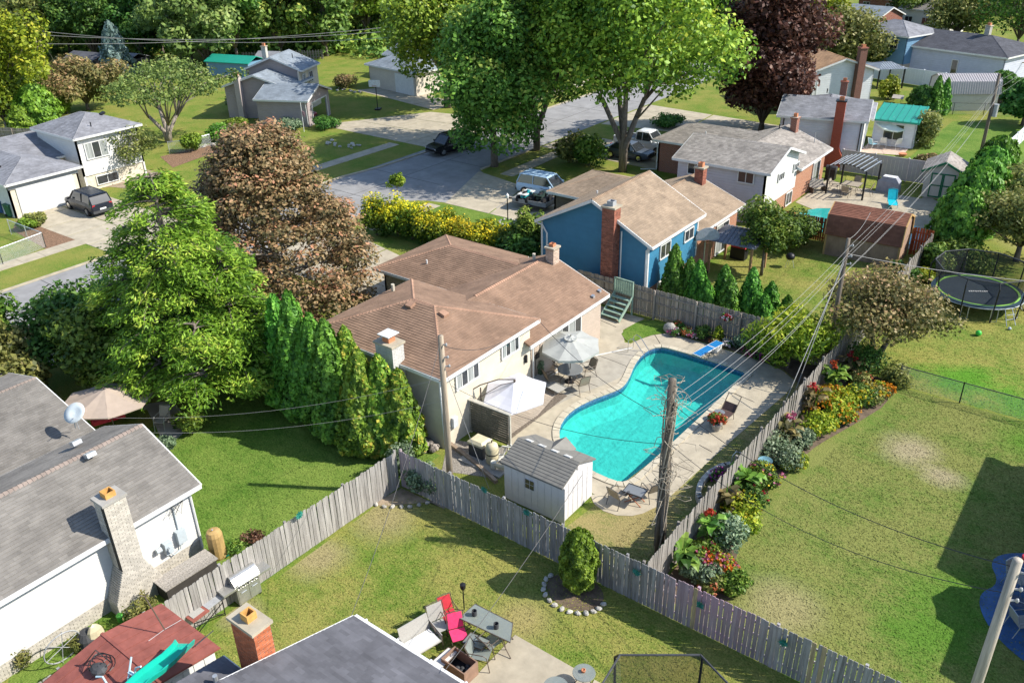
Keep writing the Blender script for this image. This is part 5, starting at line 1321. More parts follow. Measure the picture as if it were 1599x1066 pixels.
chain_fence('pale chain link fence under the leaning pole far left', pp((70, 126), (130, 119), (190, 104)), 1.2)
# ================================================================== POLES AND WIRES
def pole(label, x, y, h, mat, lean=(0, 0), r=0.15, arms=(), extra=True, cat='utility pole'):
    p = thing('utility_pole', label, cat, (x, y, 0))
    mb = MB(); mb.tube([(0, 0, -.2), (lean[0] * .5, lean[1] * .5, h * .5), (lean[0], lean[1], h)], [r, r * .9, r * .76], 10); mb.build('shaft', mat, p, smooth=True)
    if extra:
        mb = MB()
        for k, z in enumerate((h - .35, h - .9, h - 1.3)):
            mb.tube([(lean[0], lean[1], z), (lean[0] + .22, lean[1] + .05 * k, z + .03)], .03, 5); mb.blob((lean[0] + .25, lean[1] + .05 * k, z + .05), (.05, .05, .07), 6, 4)
        mb.build('insulator', GREY, p)
    return p
POLE1 = (-10.8, 22.62); POLE2 = (-19.35, 20.72); POLE3 = (-10.45, 39.5); POLE4 = (-11.75, 80.0)
P1 = pole('thick weathered pole overgrown with dead vines at the pool end', *POLE1, 7.5, POLED, (0.0, 0), .18, extra=False)
mb = MB(); mb.obox((.1, -.13, 3.4), (.1, .06, 4.8)); mb.obox((-.14, -.1, 2.2), (.08, .06, 3.6)); mb.build('cover_board', POLED, P1)
P2 = pole('slim pale pole at the fence in front of the cream house', *POLE2, 7.4, POLEW, (0, 0), .14)
P3 = pole('utility pole carrying the wire bundle above the crab apple', *POLE3, 7.15, POLED, (0, 0), .12)
P4 = pole('tall utility pole on the far lawn at the right', *POLE4, 8.0, POLED, (0, 0), .15)
mb = MB(); mb.tube([(.3, .1, 4.6), (.3, .1, 5.6)], .2, 10); mb.build('transformer', GREY, P4)
P5 = pole('bare pale pole cutting across the blue painted terrace', -0.05, 19.72, 7.5, M('grey_pole_wood', (0.42, 0.37, 0.30), 0.9, 0.2, 3, bump=.5, bscale=14, stretch=(5, 5, .25)), (0, 0), .155)
q = P(80, 125); a = q; t = P(55, 42, 7.6); P6 = pole('tall pole leaning left in front of the far wood', q.x, q.y, 7.6, POLEW, (t.x - q.x, t.y - q.y), .14)
q2 = P(74, 134); t2 = P(55, 60, 6.6); pole('second shorter pole leaning beside the tall one', q2.x, q2.y, 6.6, POLEW, (t2.x - q2.x, t2.y - q2.y), .12, extra=False)
q = P(204, 103); P7 = pole('short brown pole right of the blue spruce', q.x, q.y, 3.6, POLED, (-.3, -.2), .16)
VINE = M('dead_vine', (0.36, 0.31, 0.24), 0.95, 0.25, 6)
rng = random.Random(44); mb = MB()
for k in range(90):
    z = rng.choice([rng.uniform(5.2, 7.4), rng.uniform(2.2, 7.3), rng.uniform(3, 4.6)]); a = rng.uniform(0, 6.28); r0 = rng.uniform(.1, .2); pts = []
    da = rng.uniform(-2.5, 2.5); out_ = rng.choice([.1, .15, .3, .75]); dz = rng.uniform(-.9, .7)
    for i in range(7):
        t = i / 6; rr_ = .16 + out_ * math.sin(t * 2.6) * rng.uniform(.7, 1.2); pts.append((math.cos(a + da * t) * rr_, math.sin(a + da * t) * rr_, z + dz * t + rng.uniform(-.05, .05)))
    mb.tube(pts, [.014, .014, .013, .012, .01, .008, .006], 4, False)
for k in range(5):
    a = rng.uniform(0, 6.28); mb.tube([(math.cos(a + i * .35) * .2, math.sin(a + i * .35) * .2, .1 + i * .6) for i in range(12)], .028, 5)
v = mb.build('dead_vine', VINE); v.location = (*POLE1, 0); tag(v, 'tangle of dry grey vine stems clinging to the weathered pole', 'vine')
WIRE = M('bright_cable', (0.27, 0.265, 0.255), 0.5, 0.05, 4); WIRED = M('dark_cable', (0.035, 0.035, 0.04), 0.5, 0.05, 4)
def wire(label, a, b, sag=0.5, r=0.0072, mat=WIRE, group=None, n=14):
    a = Vector(a); b = Vector(b); c = (a + b) / 2; mb = MB()
    mb.tube([a.lerp(b, i / n) - c - Vector((0, 0, sag * 4 * (i / n) * (1 - i / n))) for i in range(n + 1)], r, 4, False)
    o = mb.build('power_cable', mat); o.location = c; tag(o, label, 'cable', group); return o
g = 'cables strung between the poles behind the gardens'
W3 = lambda dz, dx=0: (POLE3[0] + dx, POLE3[1], dz); W4 = lambda dz, dx=0: (POLE4[0] + dx, POLE4[1], dz); W1 = lambda dz, dx=0: (POLE1[0] + dx, POLE1[1], dz)
for k, (dz, dx) in enumerate(((7.0, 0.25), (6.5, .15), (6.2, .1), (5.75, .28), (5.5, .15))):
    nth = ('topmost', 'second', 'third', 'fourth', 'lowest')[k]
    wire(nth + ' bright overhead cable from the crab apple pole up to the far lawn pole', W3(dz, dx), W4(dz + .5, dx), .55 + .08 * k, group=g + ', far stretch')
    nth = ('topmost', 'second', 'third', 'fourth', 'lowest')[k]
    wire(nth + ' bright overhead cable from the crab apple pole down to the vine covered pole', W3(dz, dx), W1(dz - .1, dx * .6), .45 + .07 * k, group=g + ', near stretch')
for k in range(3): wire(('upper', 'middle', 'lower')[k] + ' thin cable leaving the far lawn pole beyond the barn shed', W4(7.5 - k * .6, .2), (-11.6, 135, 7.6 - k * .6), .9, group=g + ', farthest stretch')
wire('thin black line from the vine pole across the pool to the brown roof corner', W1(5.9), (-21.0, 29.4, 3.9), .5, .014, WIRED); wire('thin dark line from the vine pole to the resin shed side', W1(4.9), (-21.3, 23.3, 3.3), .6, .012, WIRED)
wire('thin dark line from the slim pole to the cream house eave', (*POLE2, 7.0), (-21.3, 26.8, 3.9), .3, .012, WIRED); wire('thin dark cable from the vine pole to the pool deck corner post', W1(6.6), (-0.05, 19.8, 7.2), .8, .014, WIRED)
wire('dark cable sagging over the straw lawn to the bare pole', W1(5.0), (-0.05, 19.75, 6.4), 1.0, .013, WIRED); wire('pale cable from the slim pole into the arborvitae hedge', (*POLE2, 5.6), (-31.0, 12.9, 3.6), .6, .0055)
wire('upper of two pale cables from the slim pole to the grey brown roof', (*POLE2, 4.6), (-30.5, 12.8, 3.2), .6, .0055); wire('thin cable from the crab apple pole to the brown barn shed', W3(7.1), (-13.5, 55, 3.3), .3, .012)
wire('pale cable from the crab apple pole across to the trampoline lawn', W3(6.4), (6, 50, 5.0), .7, .014); wire('thin line dropping from the grey stained fence over the near lawn', (*POLE2, 7.2), (-15.5, 11.9, 2.9), .4, .010, WIRED)
wire('thin line over the near lawn to the slate roof corner', (-12.6, 20.0, 4.4), (-11.9, 12.0, 2.9), .2, .010, WIRED); wire('cable from the far lawn pole to the green roofed annex', W4(6.6), (-18.4, 86, 3.0), .5, .014)
tp6 = P(57, 48, 7.4)
for k, (dz) in enumerate((0, -.5, -1.6)): wire(('upper', 'middle', 'lower')[k] + ' long pale cable strung across the far wood', tp6 + Vector((0, 0, dz)), P(560 + 60 * k, 62 - 14 * k, 7.0), .8, .03, group='long cables in front of the far wood'); wire(('upper', 'middle', 'lower')[k] + ' pale cable running on right across the far wood', P(560 + 60 * k, 62 - 14 * k, 7.0), P(820, 20 - 10 * k, 7.0), .6, .03, group='long cables right part of the wood')
wire('guy cable holding the tall leaning pole', tp6, P(98, 118), .05, .02); wire('guy cable beside the slim pale pole', (*POLE2, 6.3), (-18.3, 21.9, .1), .05, .014); wire('steel guy cable behind the silver fence', (*POLE3, 6.0), (-10.6, 33.5, .2), .03, .02)
wire('second steel guy cable near the yellow shrub', (*POLE3, 6.4), (-10.8, 36.0, .2), .03, .02)
# ================================================================== VEGETATION
def rs(seed): return np.random.default_rng(seed)
def leaf_pts(g, cen, rad, n, size, asp=0.55, up=0.35, shell=0.45, jit=0.6, hang=0.0, ct=None, zt=0.0, lo=0.25):
    cen = np.asarray(cen, float); rad = np.asarray(rad, float)
    if rad.ndim == 1: rad = np.repeat(rad[:, None], 3, 1)
    w = (rad[:, 0] * rad[:, 2]); w = w / w.sum(); k = g.choice(len(cen), n, p=w)
    d = g.normal(size=(n, 3)); d /= np.linalg.norm(d, axis=1)[:, None]
    r = lo + (1 - lo) * g.random(n) ** shell
    p = cen[k] + d * rad[k] * r[:, None]
    nr = d * 0.8 + np.array([0, 0, up]) + g.normal(size=(n, 3)) * jit; nr /= np.linalg.norm(nr, axis=1)[:, None]
    t = g.normal(size=(n, 3)) * np.array([1, 1, 0.6]) + np.array([0, 0, -hang]); t -= nr * (t * nr).sum(1)[:, None]; t /= np.linalg.norm(t, axis=1)[:, None] + 1e-9
    b = np.cross(nr, t); L = size * (0.45 + 1.1 * g.random(n))[:, None]
    v = np.stack([p - t * L / 2, p + b * L * asp / 2 + t * L * .08, p + t * L / 2, p - b * L * asp / 2 + t * L * .08], 1).reshape(-1, 3)
    ct = g.random(len(cen)) if ct is None else np.asarray(ct)
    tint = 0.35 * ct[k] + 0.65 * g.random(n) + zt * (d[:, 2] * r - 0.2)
    return v, np.clip(tint, 0, 1)
def leaf_mesh(name, v, tint, mat):
    n = len(v) // 4; me = bpy.data.meshes.new(name)
    me.vertices.add(n * 4); me.vertices.foreach_set('co', v.astype(np.float32).ravel())
    me.loops.add(n * 4); me.loops.foreach_set('vertex_index', np.arange(n * 4, dtype=np.int32))
    me.polygons.add(n); me.polygons.foreach_set('loop_start', np.arange(0, n * 4, 4, dtype=np.int32))
    at = me.attributes.new('tint', 'FLOAT', 'FACE'); at.data.foreach_set('value', tint.astype(np.float32))
    me.update(); me.validate(); me.materials.append(mat)
    return me
def crown_clumps(g, R_, zb, zt, k, cr, flat=1.0, off=(0, 0), egg=0.0):
    """clump centres spread through an egg shaped crown, mostly near its skin"""
    ph_ = g.uniform(0, 6.28, 2); c = []; H_ = (zt - zb) / 2; zm = (zt + zb) / 2; tries = 0
    while len(c) < k and tries < 4000:
        tries += 1
        d = g.normal(size=3); d /= np.linalg.norm(d)
        if d[2] < -0.9: continue
        q = (0.45 + 0.55 * g.random() ** 0.6); aa = math.atan2(d[1], d[0]); rr = R_ * (1 - egg * max(0, d[2])) * g.uniform(.8, 1.15) * (1 + .17 * math.sin(3 * aa + ph_[0] + 2 * d[2]) + .13 * math.sin(5 * aa + ph_[1] - 4 * d[2]))
        p = np.array([d[0] * (rr - cr * .6) * q + off[0], d[1] * (rr - cr * .6) * q + off[1], zm + d[2] * (H_ - cr * .5) * q])
        if all(np.linalg.norm((p - o) / np.array([1, 1, .9])) > cr * .62 for o in c): c.append(p)
    return np.array(c)
def limbs(mb, g, base, fork, cen, r0, nst=1, spread=0.35, thin=0.02):
    """tapered stems from the ground to the clumps"""
    cen = [c for c in cen]
    idx = g.permutation(len(cen)); stems = []
    for s in range(nst):
        a = 2 * math.pi * s / nst + g.uniform(-.4, .4); e = spread if nst > 1 else 0.0
        zt = fork * g.uniform(.9, 1.5); tip = np.array([base[0] + math.cos(a) * e * zt, base[1] + math.sin(a) * e * zt, zt])
        rr = r0 / math.sqrt(nst)
        mb.tube([(base[0] + math.cos(a) * e * .2, base[1] + math.sin(a) * e * .2, -.15), (base[0] + math.cos(a) * e * .5, base[1] + math.sin(a) * e * .5, zt * .4), tuple(tip)], [rr * 1.25, rr, rr * .8], 7)
        stems.append((tip, rr * .8))
    for i in idx[:min(len(cen), 26)]:
        c = cen[i]; tip, rr = min(stems, key=lambda s: np.linalg.norm(s[0][:2] - c[:2]) + .3 * g.random())
        m1 = tip + (c - tip) * .4 + np.array([0, 0, .12 * np.linalg.norm(c - tip)]) + g.normal(size=3) * .15; q = rr * g.uniform(.35, .7)
        mb.tube([tuple(tip - np.array([0, 0, .2])), tuple(m1), tuple(c)], [q, q * .6, thin], 5)
def tree(label, loc, R_, zb, zt, mat, seed, k=34, cr=None, n=16000, leaf=.32, bark=None, nst=1, r0=.28, fork=None, spread=.3, up=.35, asp=.6, egg=.15, off=(0, 0), hang=0.0, group=None, cat='tree', name='tree', flat=1.0, zs=.8, zt_t=.25, hide=False, jit=.58, shell=.45):
    g = rs(seed); cr = cr or R_ * .36
    t = thing(name, label, cat, (loc[0], loc[1], 0), 0, group)
    c = crown_clumps(g, R_, zb, zt, k, cr, off=off, egg=egg)
    mb = MB(); limbs(mb, g, (0, 0), fork or max(.8, zb * 1.0), c, r0, nst, spread); mb.build('trunk', bark or BARK, t, smooth=True)
    rad = np.stack([cr * g.uniform(.75, 1.2, len(c))] * 3, 1); rad[:, 2] *= zs * flat
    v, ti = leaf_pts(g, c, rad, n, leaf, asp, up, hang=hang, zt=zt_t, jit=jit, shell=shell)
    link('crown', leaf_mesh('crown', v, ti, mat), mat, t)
    return t
def conifer_col(label, loc, h, r, mat, seed, n=5000, leaf=.2, shape='cone', group=None, name='arborvitae', cat='arborvitae', lean=0):
    """dense evergreen column: upright fans of scale leaves over an egg or cone, with lobes"""
    g = rs(seed); t = thing(name, label, cat, (loc[0], loc[1], 0), 0, group)
    m = int(n); z = g.random(m)
    if shape == 'cone': pr = lambda q: (np.clip(1 - q, 0, 1) ** .6) * (np.minimum(1, .55 + q * 4))
    else: pr = lambda q: np.sqrt(np.clip(1 - ((q - .4) / np.where(q > .4, .6, .44)) ** 2, 0.0, 1))
    # sample heights in proportion to girth
    z = g.random(m * 3); z = z[g.random(m * 3) < pr(z) * .92 + .05][:m]; m = len(z)
    a = g.random(m) * 2 * np.pi; ph = g.uniform(0, 6.28, 3)
    lob = 1 + .10 * np.sin(a * 5 + z * 9 + ph[0]) + .08 * np.sin(a * 9 - z * 17 + ph[1]) + .05 * np.sin(z * 33 + a * 3 + ph[2])
    rr = r * pr(z) * lob * (1 - .38 * g.random(m) ** 2.2)
    p = np.stack([np.cos(a) * rr, np.sin(a) * rr, .04 + z * h * .97], 1)
    nr = np.stack([np.cos(a), np.sin(a), np.full(m, .35)], 1) + g.normal(size=(m, 3)) * .5; nr /= np.linalg.norm(nr, axis=1)[:, None]
    tt = np.array([0, 0, 1.0]) + g.normal(size=(m, 3)) * .45 + np.stack([np.cos(a), np.sin(a), 0 * a], 1) * .35; tt -= nr * (tt * nr).sum(1)[:, None]; tt /= np.linalg.norm(tt, axis=1)[:, None]
    b = np.cross(nr, tt); L = leaf * (.6 + .8 * g.random(m))[:, None]
    v = np.stack([p - tt * L / 2, p + b * L * .38, p + tt * L / 2, p - b * L * .38], 1).reshape(-1, 3)
    link('crown', leaf_mesh('crown', v, np.clip(.55 * g.random(m) + .45 * (lob - .8) / .4, 0, 1), mat), mat, t)
    mb = MB(); mb.tube([(0, 0, -.1), (0, 0, h * .9)], [max(.05, r * .12), .02], 6); mb.build('trunk', BARK, t)
    # solid core added inside the column to keep daylight from passing through
    mb = MB(); ks = 9; mb.lathe([(max(.01, float(r * .62 * pr(np.array([i / ks]))[0])), .05 + i / ks * h * .93) for i in range(ks + 1)], 9); mb.build('opaque_core', mat, t)
    return t
def shrub(label, loc, rx, ry, h, mat, seed, n=3500, leaf=.16, k=10, group=None, cat='shrub', name='shrub', asp=.6, zt=.3, flowers=None, fn=120, fs=.1, up=.3, hang=0., stem=True, rot=0., extra=None, jit=.6):
    g = rs(seed); t = thing(name, label, cat, (loc[0], loc[1], 0), rot, group); c = []
    for i in range(k):
        d = g.normal(size=3); d /= np.linalg.norm(d); q = g.uniform(.3, .75); c.append((d[0] * rx * q, d[1] * ry * q, h * .5 + d[2] * h * .33 * q + .03))
    c = np.array(c); cr = np.stack([np.full(k, rx * .48), np.full(k, ry * .48), np.full(k, h * .36)], 1) * g.uniform(.75, 1.2, (k, 1))
    v, ti = leaf_pts(g, c, cr, n, leaf, asp, up, zt=zt, hang=hang, jit=jit); v[:, 2] = np.maximum(v[:, 2], .02)
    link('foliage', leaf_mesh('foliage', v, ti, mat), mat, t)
    if stem:
        mb = MB()
        for i in range(min(k, 7)): mb.tube([(c[i][0] * .15, c[i][1] * .15, -.05), tuple(c[i] * .6), tuple(c[i])], [.03, .02, .008], 4)
        mb.build('stem', BARK, t)
    if flowers is not None:
        fl = flowers if isinstance(flowers, (list, tuple)) else [flowers]
        for fm in fl:
            d = g.normal(size=(fn, 3)); d[:, 2] = np.abs(d[:, 2]) * 1.1 + .1; d /= np.linalg.norm(d, axis=1)[:, None]
            pc = d * np.array([rx, ry, h * .52]) * g.uniform(.86, 1.05, (fn, 1)) + np.array([0, 0, h * .45])
            v, ti = leaf_pts(g, pc, np.full(fn, fs * .55), fn * 4, fs, .8, .6, lo=.5); link('blossoms', leaf_mesh('blossoms', v, ti, fm), fm, t)
    return t
# foliage colours
L_MAPLE = leafmat('maple_leaf', (0.048, 0.122, 0.012), (0.319, 0.463, 0.048), (0.510, 0.531, 0.064))
L_MAPLE2 = leafmat('maple_leaf_deep', (0.040, 0.118, 0.018), (0.184, 0.368, 0.054), (0.405, 0.476, 0.084))
L_RED = leafmat('dark_red_leaf', (0.039, 0.016, 0.013), (0.133, 0.057, 0.039), (0.241, 0.121, 0.078), .25)
L_COPPER = leafmat('copper_leaf', (0.09, 0.088, 0.036), (0.40, 0.285, 0.13), (0.54, 0.28, 0.15), .25)
L_LARCH = leafmat('larch_needle', (0.05, 0.115, 0.012), (0.25, 0.37, 0.035), (0.44, 0.48, 0.07), .3)
L_ARB = leafmat('arborvitae_scale', (0.027, 0.096, 0.014), (0.142, 0.341, 0.038), (0.228, 0.432, 0.058), .2)
L_ARBY = leafmat('arborvitae_yellowing', (0.040, 0.103, 0.013), (0.202, 0.331, 0.034), (0.497, 0.414, 0.062), .2)
L_EGG = leafmat('egg_arborvitae', (0.057, 0.115, 0.011), (0.209, 0.333, 0.031), (0.300, 0.390, 0.053), .2)
L_DARK = leafmat('broad_dark_leaf', (0.018, 0.066, 0.011), (0.090, 0.205, 0.032), (0.172, 0.276, 0.052))
L_MID = leafmat('mid_leaf', (0.032, 0.086, 0.011), (0.155, 0.256, 0.034), (0.255, 0.315, 0.053))
L_OLIVE = leafmat('olive_leaf', (0.069, 0.095, 0.023), (0.264, 0.273, 0.068), (0.363, 0.330, 0.116))
L_CRAB = leafmat('crab_leaf', (0.081, 0.098, 0.025), (0.310, 0.259, 0.098), (0.460, 0.287, 0.149))
L_YEL = leafmat('yellow_green_leaf', (0.069, 0.132, 0.009), (0.310, 0.388, 0.025), (0.480, 0.465, 0.045))
L_HEDGE = leafmat('golden_hedge_leaf', (0.040, 0.098, 0.009), (0.264, 0.310, 0.019), (0.750, 0.600, 0.021))
L_SPRUCE = leafmat('blue_spruce_needle', (0.057, 0.103, 0.092), (0.217, 0.310, 0.295), (0.300, 0.405, 0.390), .15)
L_WILLOW = leafmat('willow_leaf', (0.060, 0.113, 0.026), (0.232, 0.330, 0.081), (0.345, 0.397, 0.121))
L_WOOD = leafmat('wood_leaf', (0.046, 0.113, 0.020), (0.237, 0.375, 0.067), (0.511, 0.538, 0.108))
L_GREYG = leafmat('grey_green_leaf', (0.057, 0.103, 0.052), (0.217, 0.310, 0.171), (0.330, 0.405, 0.255))
L_CANNA = leafmat('canna_leaf', (0.034, 0.103, 0.014), (0.155, 0.326, 0.039), (0.255, 0.405, 0.075))
L_BRONZE = leafmat('bronze_canna_leaf', (0.057, 0.052, 0.023), (0.186, 0.155, 0.062), (0.270, 0.195, 0.075))
def fmat(n, c): return leafmat('bloom_' + n, tuple(x * .7 for x in c), c, None, .3)
B_OR = fmat('orange', (0.60, 0.19, 0.015)); B_YE = fmat('yellow', (0.62, 0.47, 0.02)); B_RED = fmat('red', (0.40, 0.03, 0.02)); B_PK = fmat('pink', (0.45, 0.11, 0.22)); B_WH = fmat('white', (0.7, 0.62, 0.65)); B_RU = fmat('rust', (0.42, 0.12, 0.05)); B_MAG = fmat('magenta', (0.42, 0.05, 0.28))

later_turf()
# ---- big street trees
tree('huge many stemmed bright green maple towering behind the tan roofed house', P(972, 268), 8.8, 4.6, 20.5, L_MAPLE, 1, k=62, cr=2.6, n=40000, leaf=.36, nst=5, r0=.55, fork=5.0, spread=.32, egg=.1, off=(.6, 1.0))
tree('tall maple with several pale stems left of the huge maple', P(838, 235), 7.0, 3.4, 20, L_MAPLE2, 2, k=46, cr=2.3, n=30000, leaf=.36, nst=4, r0=.45, fork=5.0, spread=.3, off=(-.4, .6))
tree('low hanging green tree standing on the verge beside the parked black car', P(772, 260), 6.0, 1.0, 15.5, L_MAPLE2, 3, k=50, cr=2.0, n=28000, leaf=.34, nst=1, r0=.3, fork=3.0, egg=.3)
tree('broad dense tree shading the driveway of the beige house', P(699, 168), 7.2, 2.6, 18.5, L_MAPLE, 4, k=55, cr=2.6, n=36000, leaf=.4, nst=1, r0=.42, fork=2.8)
tree('dark purple red leaved maple beside the white house with the red chimney', P(1188, 208), 5.5, .5, 16.5, L_RED, 5, k=50, cr=2.3, n=30000, leaf=.42, r0=.3)
# copper beech: flat sprays in layers
g = rs(6); t = thing('copper_tree', 'large copper brown leaved tree in front of the garage roof', 'tree', (-38.9, 28.2, 0)); cc = []; rr_ = []
for i in range(340):
    z = .3 + 10.7 * g.random() ** 1.1; Rz = 5.5 * (1 - max(0, (z - 2.8) / 8.6)) ** .62 * (0.88 + .12 * min(1, z / 1.2)); a = g.random() * 6.28; q = Rz * (.5 + .5 * g.random() ** .5)
    cc.append((math.cos(a) * q, math.sin(a) * q, z)); s = g.uniform(.75, 1.35); rr_.append((s, s, .46))
v, ti = leaf_pts(g, cc, rr_, 66000, .2, .6, .9, jit=.5, zt=.35); link('crown', leaf_mesh('crown', v, ti, L_COPPER), L_COPPER, t)
mb = MB(); mb.tube([(0, 0, -.1), (0, 0, 5), (.1, 0, 10.2)], [.34, .2, .04], 8)
for c in cc[::4]: mb.tube([(0, 0, c[2] * .7), c], [.07, .015], 4)
mb.build('trunk', BARKL, t)
# feathery larch: tiers of drooping branches hung with soft shoots
g = rs(7); t = thing('larch_tree', 'towering feathery yellow green larch above the shaded lawn', 'tree', (-34.9, 19.5, 0)); V = []; T = []; mb = MB()
mb.tube([(0, 0, -.1), (0, 0, 6), (.1, 0, 11.2)], [.42, .24, .03], 9)
pc = []; pt = []; pn = []
LD = [(0, 0, 11.3, 4.9)] * 5 + [(-2.3, -.6, 8.6, 3.7)] * 2 + [(2.2, 1.2, 8.0, 3.6)] * 2 + [(.9, -2.0, 6.6, 3.4), (-.8, 2.2, 9.4, 3.4), (3.0, -1.2, 5.4, 2.8)]
for lx_, ly_, lh_, lr_ in LD[4:]: mb.tube([(0, 0, 1.5), (lx_ * .7, ly_ * .7, 3.0), (lx_, ly_, lh_)], [.16, .1, .02], 5)
for i in range(360):
    lx_, ly_, lh_, lr_ = LD[i % len(LD)]; O_ = np.array([lx_, ly_, 0]); z0_ = 2.3 if i % 2 else 1.2; z = z0_ + (lh_ - z0_) * g.random() ** 1.15; Lb = lr_ * (1 - (z / (lh_ + .7))) ** .6 * g.uniform(.6, 1.12) + .35; a = g.random() * 6.28 if i % 2 else g.uniform(-.6, 2.9); d = np.array([math.cos(a), math.sin(a), 0]); rise = g.uniform(.1, .42)
    pts = [O_ + np.array([0, 0, z]) + d * Lb * s + np.array([0, 0, Lb * (rise * s - .42 * s * s)]) for s in np.linspace(0, 1, 6)]
    mb.tube([tuple(p) for p in pts], [.055, .045, .035, .025, .015, .006], 4, False)
    m_ = int(70 + Lb * 84); s = g.random(m_) ** .6; s = .18 + .82 * s; bt = g.random()
    p = O_ + np.array([0, 0, z]) + d * (Lb * s)[:, None] + np.array([0, 0, 1.0]) * (Lb * (rise * s - .42 * s * s))[:, None]; side = np.array([-d[1], d[0], 0])
    p += side * (g.normal(size=m_) * (.10 + .26 * np.sqrt(Lb) * (1 - s * .5)))[:, None] + np.array([0, 0, 1]) * (g.normal(size=m_) * .13 - .07)[:, None]
    pc.append(p); pt.append(np.clip(.45 * bt + .5 * g.random(m_) + .25 * (s - .5), 0, 1)); pn.append(d[None] * .9 + side[None] * g.normal(size=(m_, 1)) * .8 + g.normal(size=(m_, 3)) * .35 + np.array([0, 0, -.25]))
p = np.concatenate(pc); ti = np.concatenate(pt); tt = np.concatenate(pn); m_ = len(p); tt /= np.linalg.norm(tt, axis=1)[:, None]
nr = np.array([0, 0, 1.0]) + g.normal(size=(m_, 3)) * .7; nr -= tt * (nr * tt).sum(1)[:, None]; nr /= np.linalg.norm(nr, axis=1)[:, None]; b = np.cross(nr, tt); Ln = (.17 + .2 * g.random(m_))[:, None]
v = np.stack([p - tt * Ln / 2, p + b * .038, p + tt * Ln / 2, p - b * .038], 1).reshape(-1, 3); link('crown', leaf_mesh('crown', v, ti, L_LARCH), L_LARCH, t); mb.build('trunk', BARK, t)
# ---- broadleaf growth round the larch and behind the grey brown roof
for i, (lab, x, y, r_, h_, m_) in enumerate((('dark leafy tall shrub at the left edge above the grey brown roof', -45.0, 14.2, 2.4, 5.0, L_MID), ('dense dark green tree between the street and the larch', -42.0, 17.6, 2.7, 5.2, L_DARK),
        ('yellowing shrub overhanging the ridge of the grey brown roof', -41.4, 13.4, 2.3, 4.6, L_OLIVE), ('dark shrub in the shade left of the taupe umbrella', -38.4, 17.0, 2.4, 5.0, L_MID), ('deep green bushy tree pressed against the larch on its left', -38.9, 20.2, 2.8, 6.6, L_DARK),
        ('leafy green tree filling the gap between larch and arborvitae', -32.8, 21.6, 2.3, 4.4, L_MID), ('soft green bushy tree below the copper tree', -36.6, 23.6, 2.0, 3.6, L_MAPLE2), ('dark bush behind the larch trunk', -35.6, 20.8, 2.5, 4.6, L_DARK))):
    tree(lab, (x, y), r_, .3, h_, m_, 30 + i, k=22, cr=r_ * .45, n=9000, leaf=.25, r0=.12, fork=1.0)
shrub('low leafy bush at the foot of the larch trunk', P(300, 672), .9, .8, 1.0, L_MID, 50, 1800, .16)
for i, (px, py, h_, r_) in enumerate(((453, 628, 5.6, 1.15), (478, 648, 6.3, 1.2), (505, 655, 5.4, 1.1), (528, 678, 5.7, 1.25), (556, 672, 5.2, 1.1), (574, 700, 4.9, 1.25), (604, 700, 4.6, 1.15), (632, 706, 4.1, 1.0))):
    p = P(px, py); conifer_col(('tall dark arborvitae at the left end of the big clump', 'tallest arborvitae of the big clump beside the cream house', 'arborvitae in the clump standing behind the front ones', 'broad arborvitae in the middle of the big clump', 'arborvitae close to the grey wing chimney', 'front arborvitae of the clump with orange dead tips', 'yellowing arborvitae next to the corner of the picket fences', 'shortest yellowish arborvitae of the clump against the cream wall')[i], p, h_ * 1.06, r_ * 1.08, L_ARB if i < 4 else L_ARBY, 60 + i, 9500, .2, 'cone', group='arborvitae clump beside the cream house')
conifer_col('egg shaped bright green arborvitae in front of the grey picket fence', (-12.25, 19.35), 2.7, .64, L_EGG, 70, 16000, .10, 'egg')
for i, (x, y, h_, r_) in enumerate(((-20.6, 42.3, 3.7, .72), (-19.7, 42.5, 3.0, .62), (-19.0, 42.2, 3.1, .66), (-18.2, 41.6, 2.3, .6), (-17.6, 42.6, 3.0, .66), (-16.8, 41.6, 2.9, .68), (-15.9, 42.4, 3.3, .72), (-14.9, 41.9, 2.2, .6), (-14.0, 43.0, 1.9, .55), (-15.2, 43.6, 2.2, .6))):
    conifer_col(('tallest pointed arborvitae at the corner of the blue house', 'second arborvitae from the blue house', 'third arborvitae from the blue house', 'low arborvitae in front of the fence row', 'slender arborvitae in the middle of the row behind the fence', 'arborvitae right of the middle of the fence row', 'tall arborvitae left of the round headed small tree', 'short arborvitae near the right end of the row', 'last little arborvitae of the row towards the crab apple', 'small arborvitae standing behind the row by the lawn')[i], (x, y), h_ * 1.04, r_ * 1.25, L_ARB, 80 + i, 5200, .15, 'cone', group='arborvitae row between the fence and the blue house')
for i, (x, y, h_, r_) in enumerate(((-9.1, 60.0, 4.4, 1.7), (-8.9, 62.6, 5.2, 1.8), (-9.0, 66.0, 5.0, 1.7), (-9.4, 70.6, 4.6, 1.6), (-9.7, 75.2, 4.4, 1.5))):
    conifer_col(('bushy juniper nearest the trampoline', 'tall bushy juniper second from the trampoline', 'middle juniper of the green row at the right', 'juniper fourth along the row towards the far pole', 'farthest juniper of the row by the far pole')[i], (x, y), h_, r_, L_ARB, 100 + i, 6000, .3, 'egg', group='juniper row behind the barn shed', name='juniper', cat='juniper')
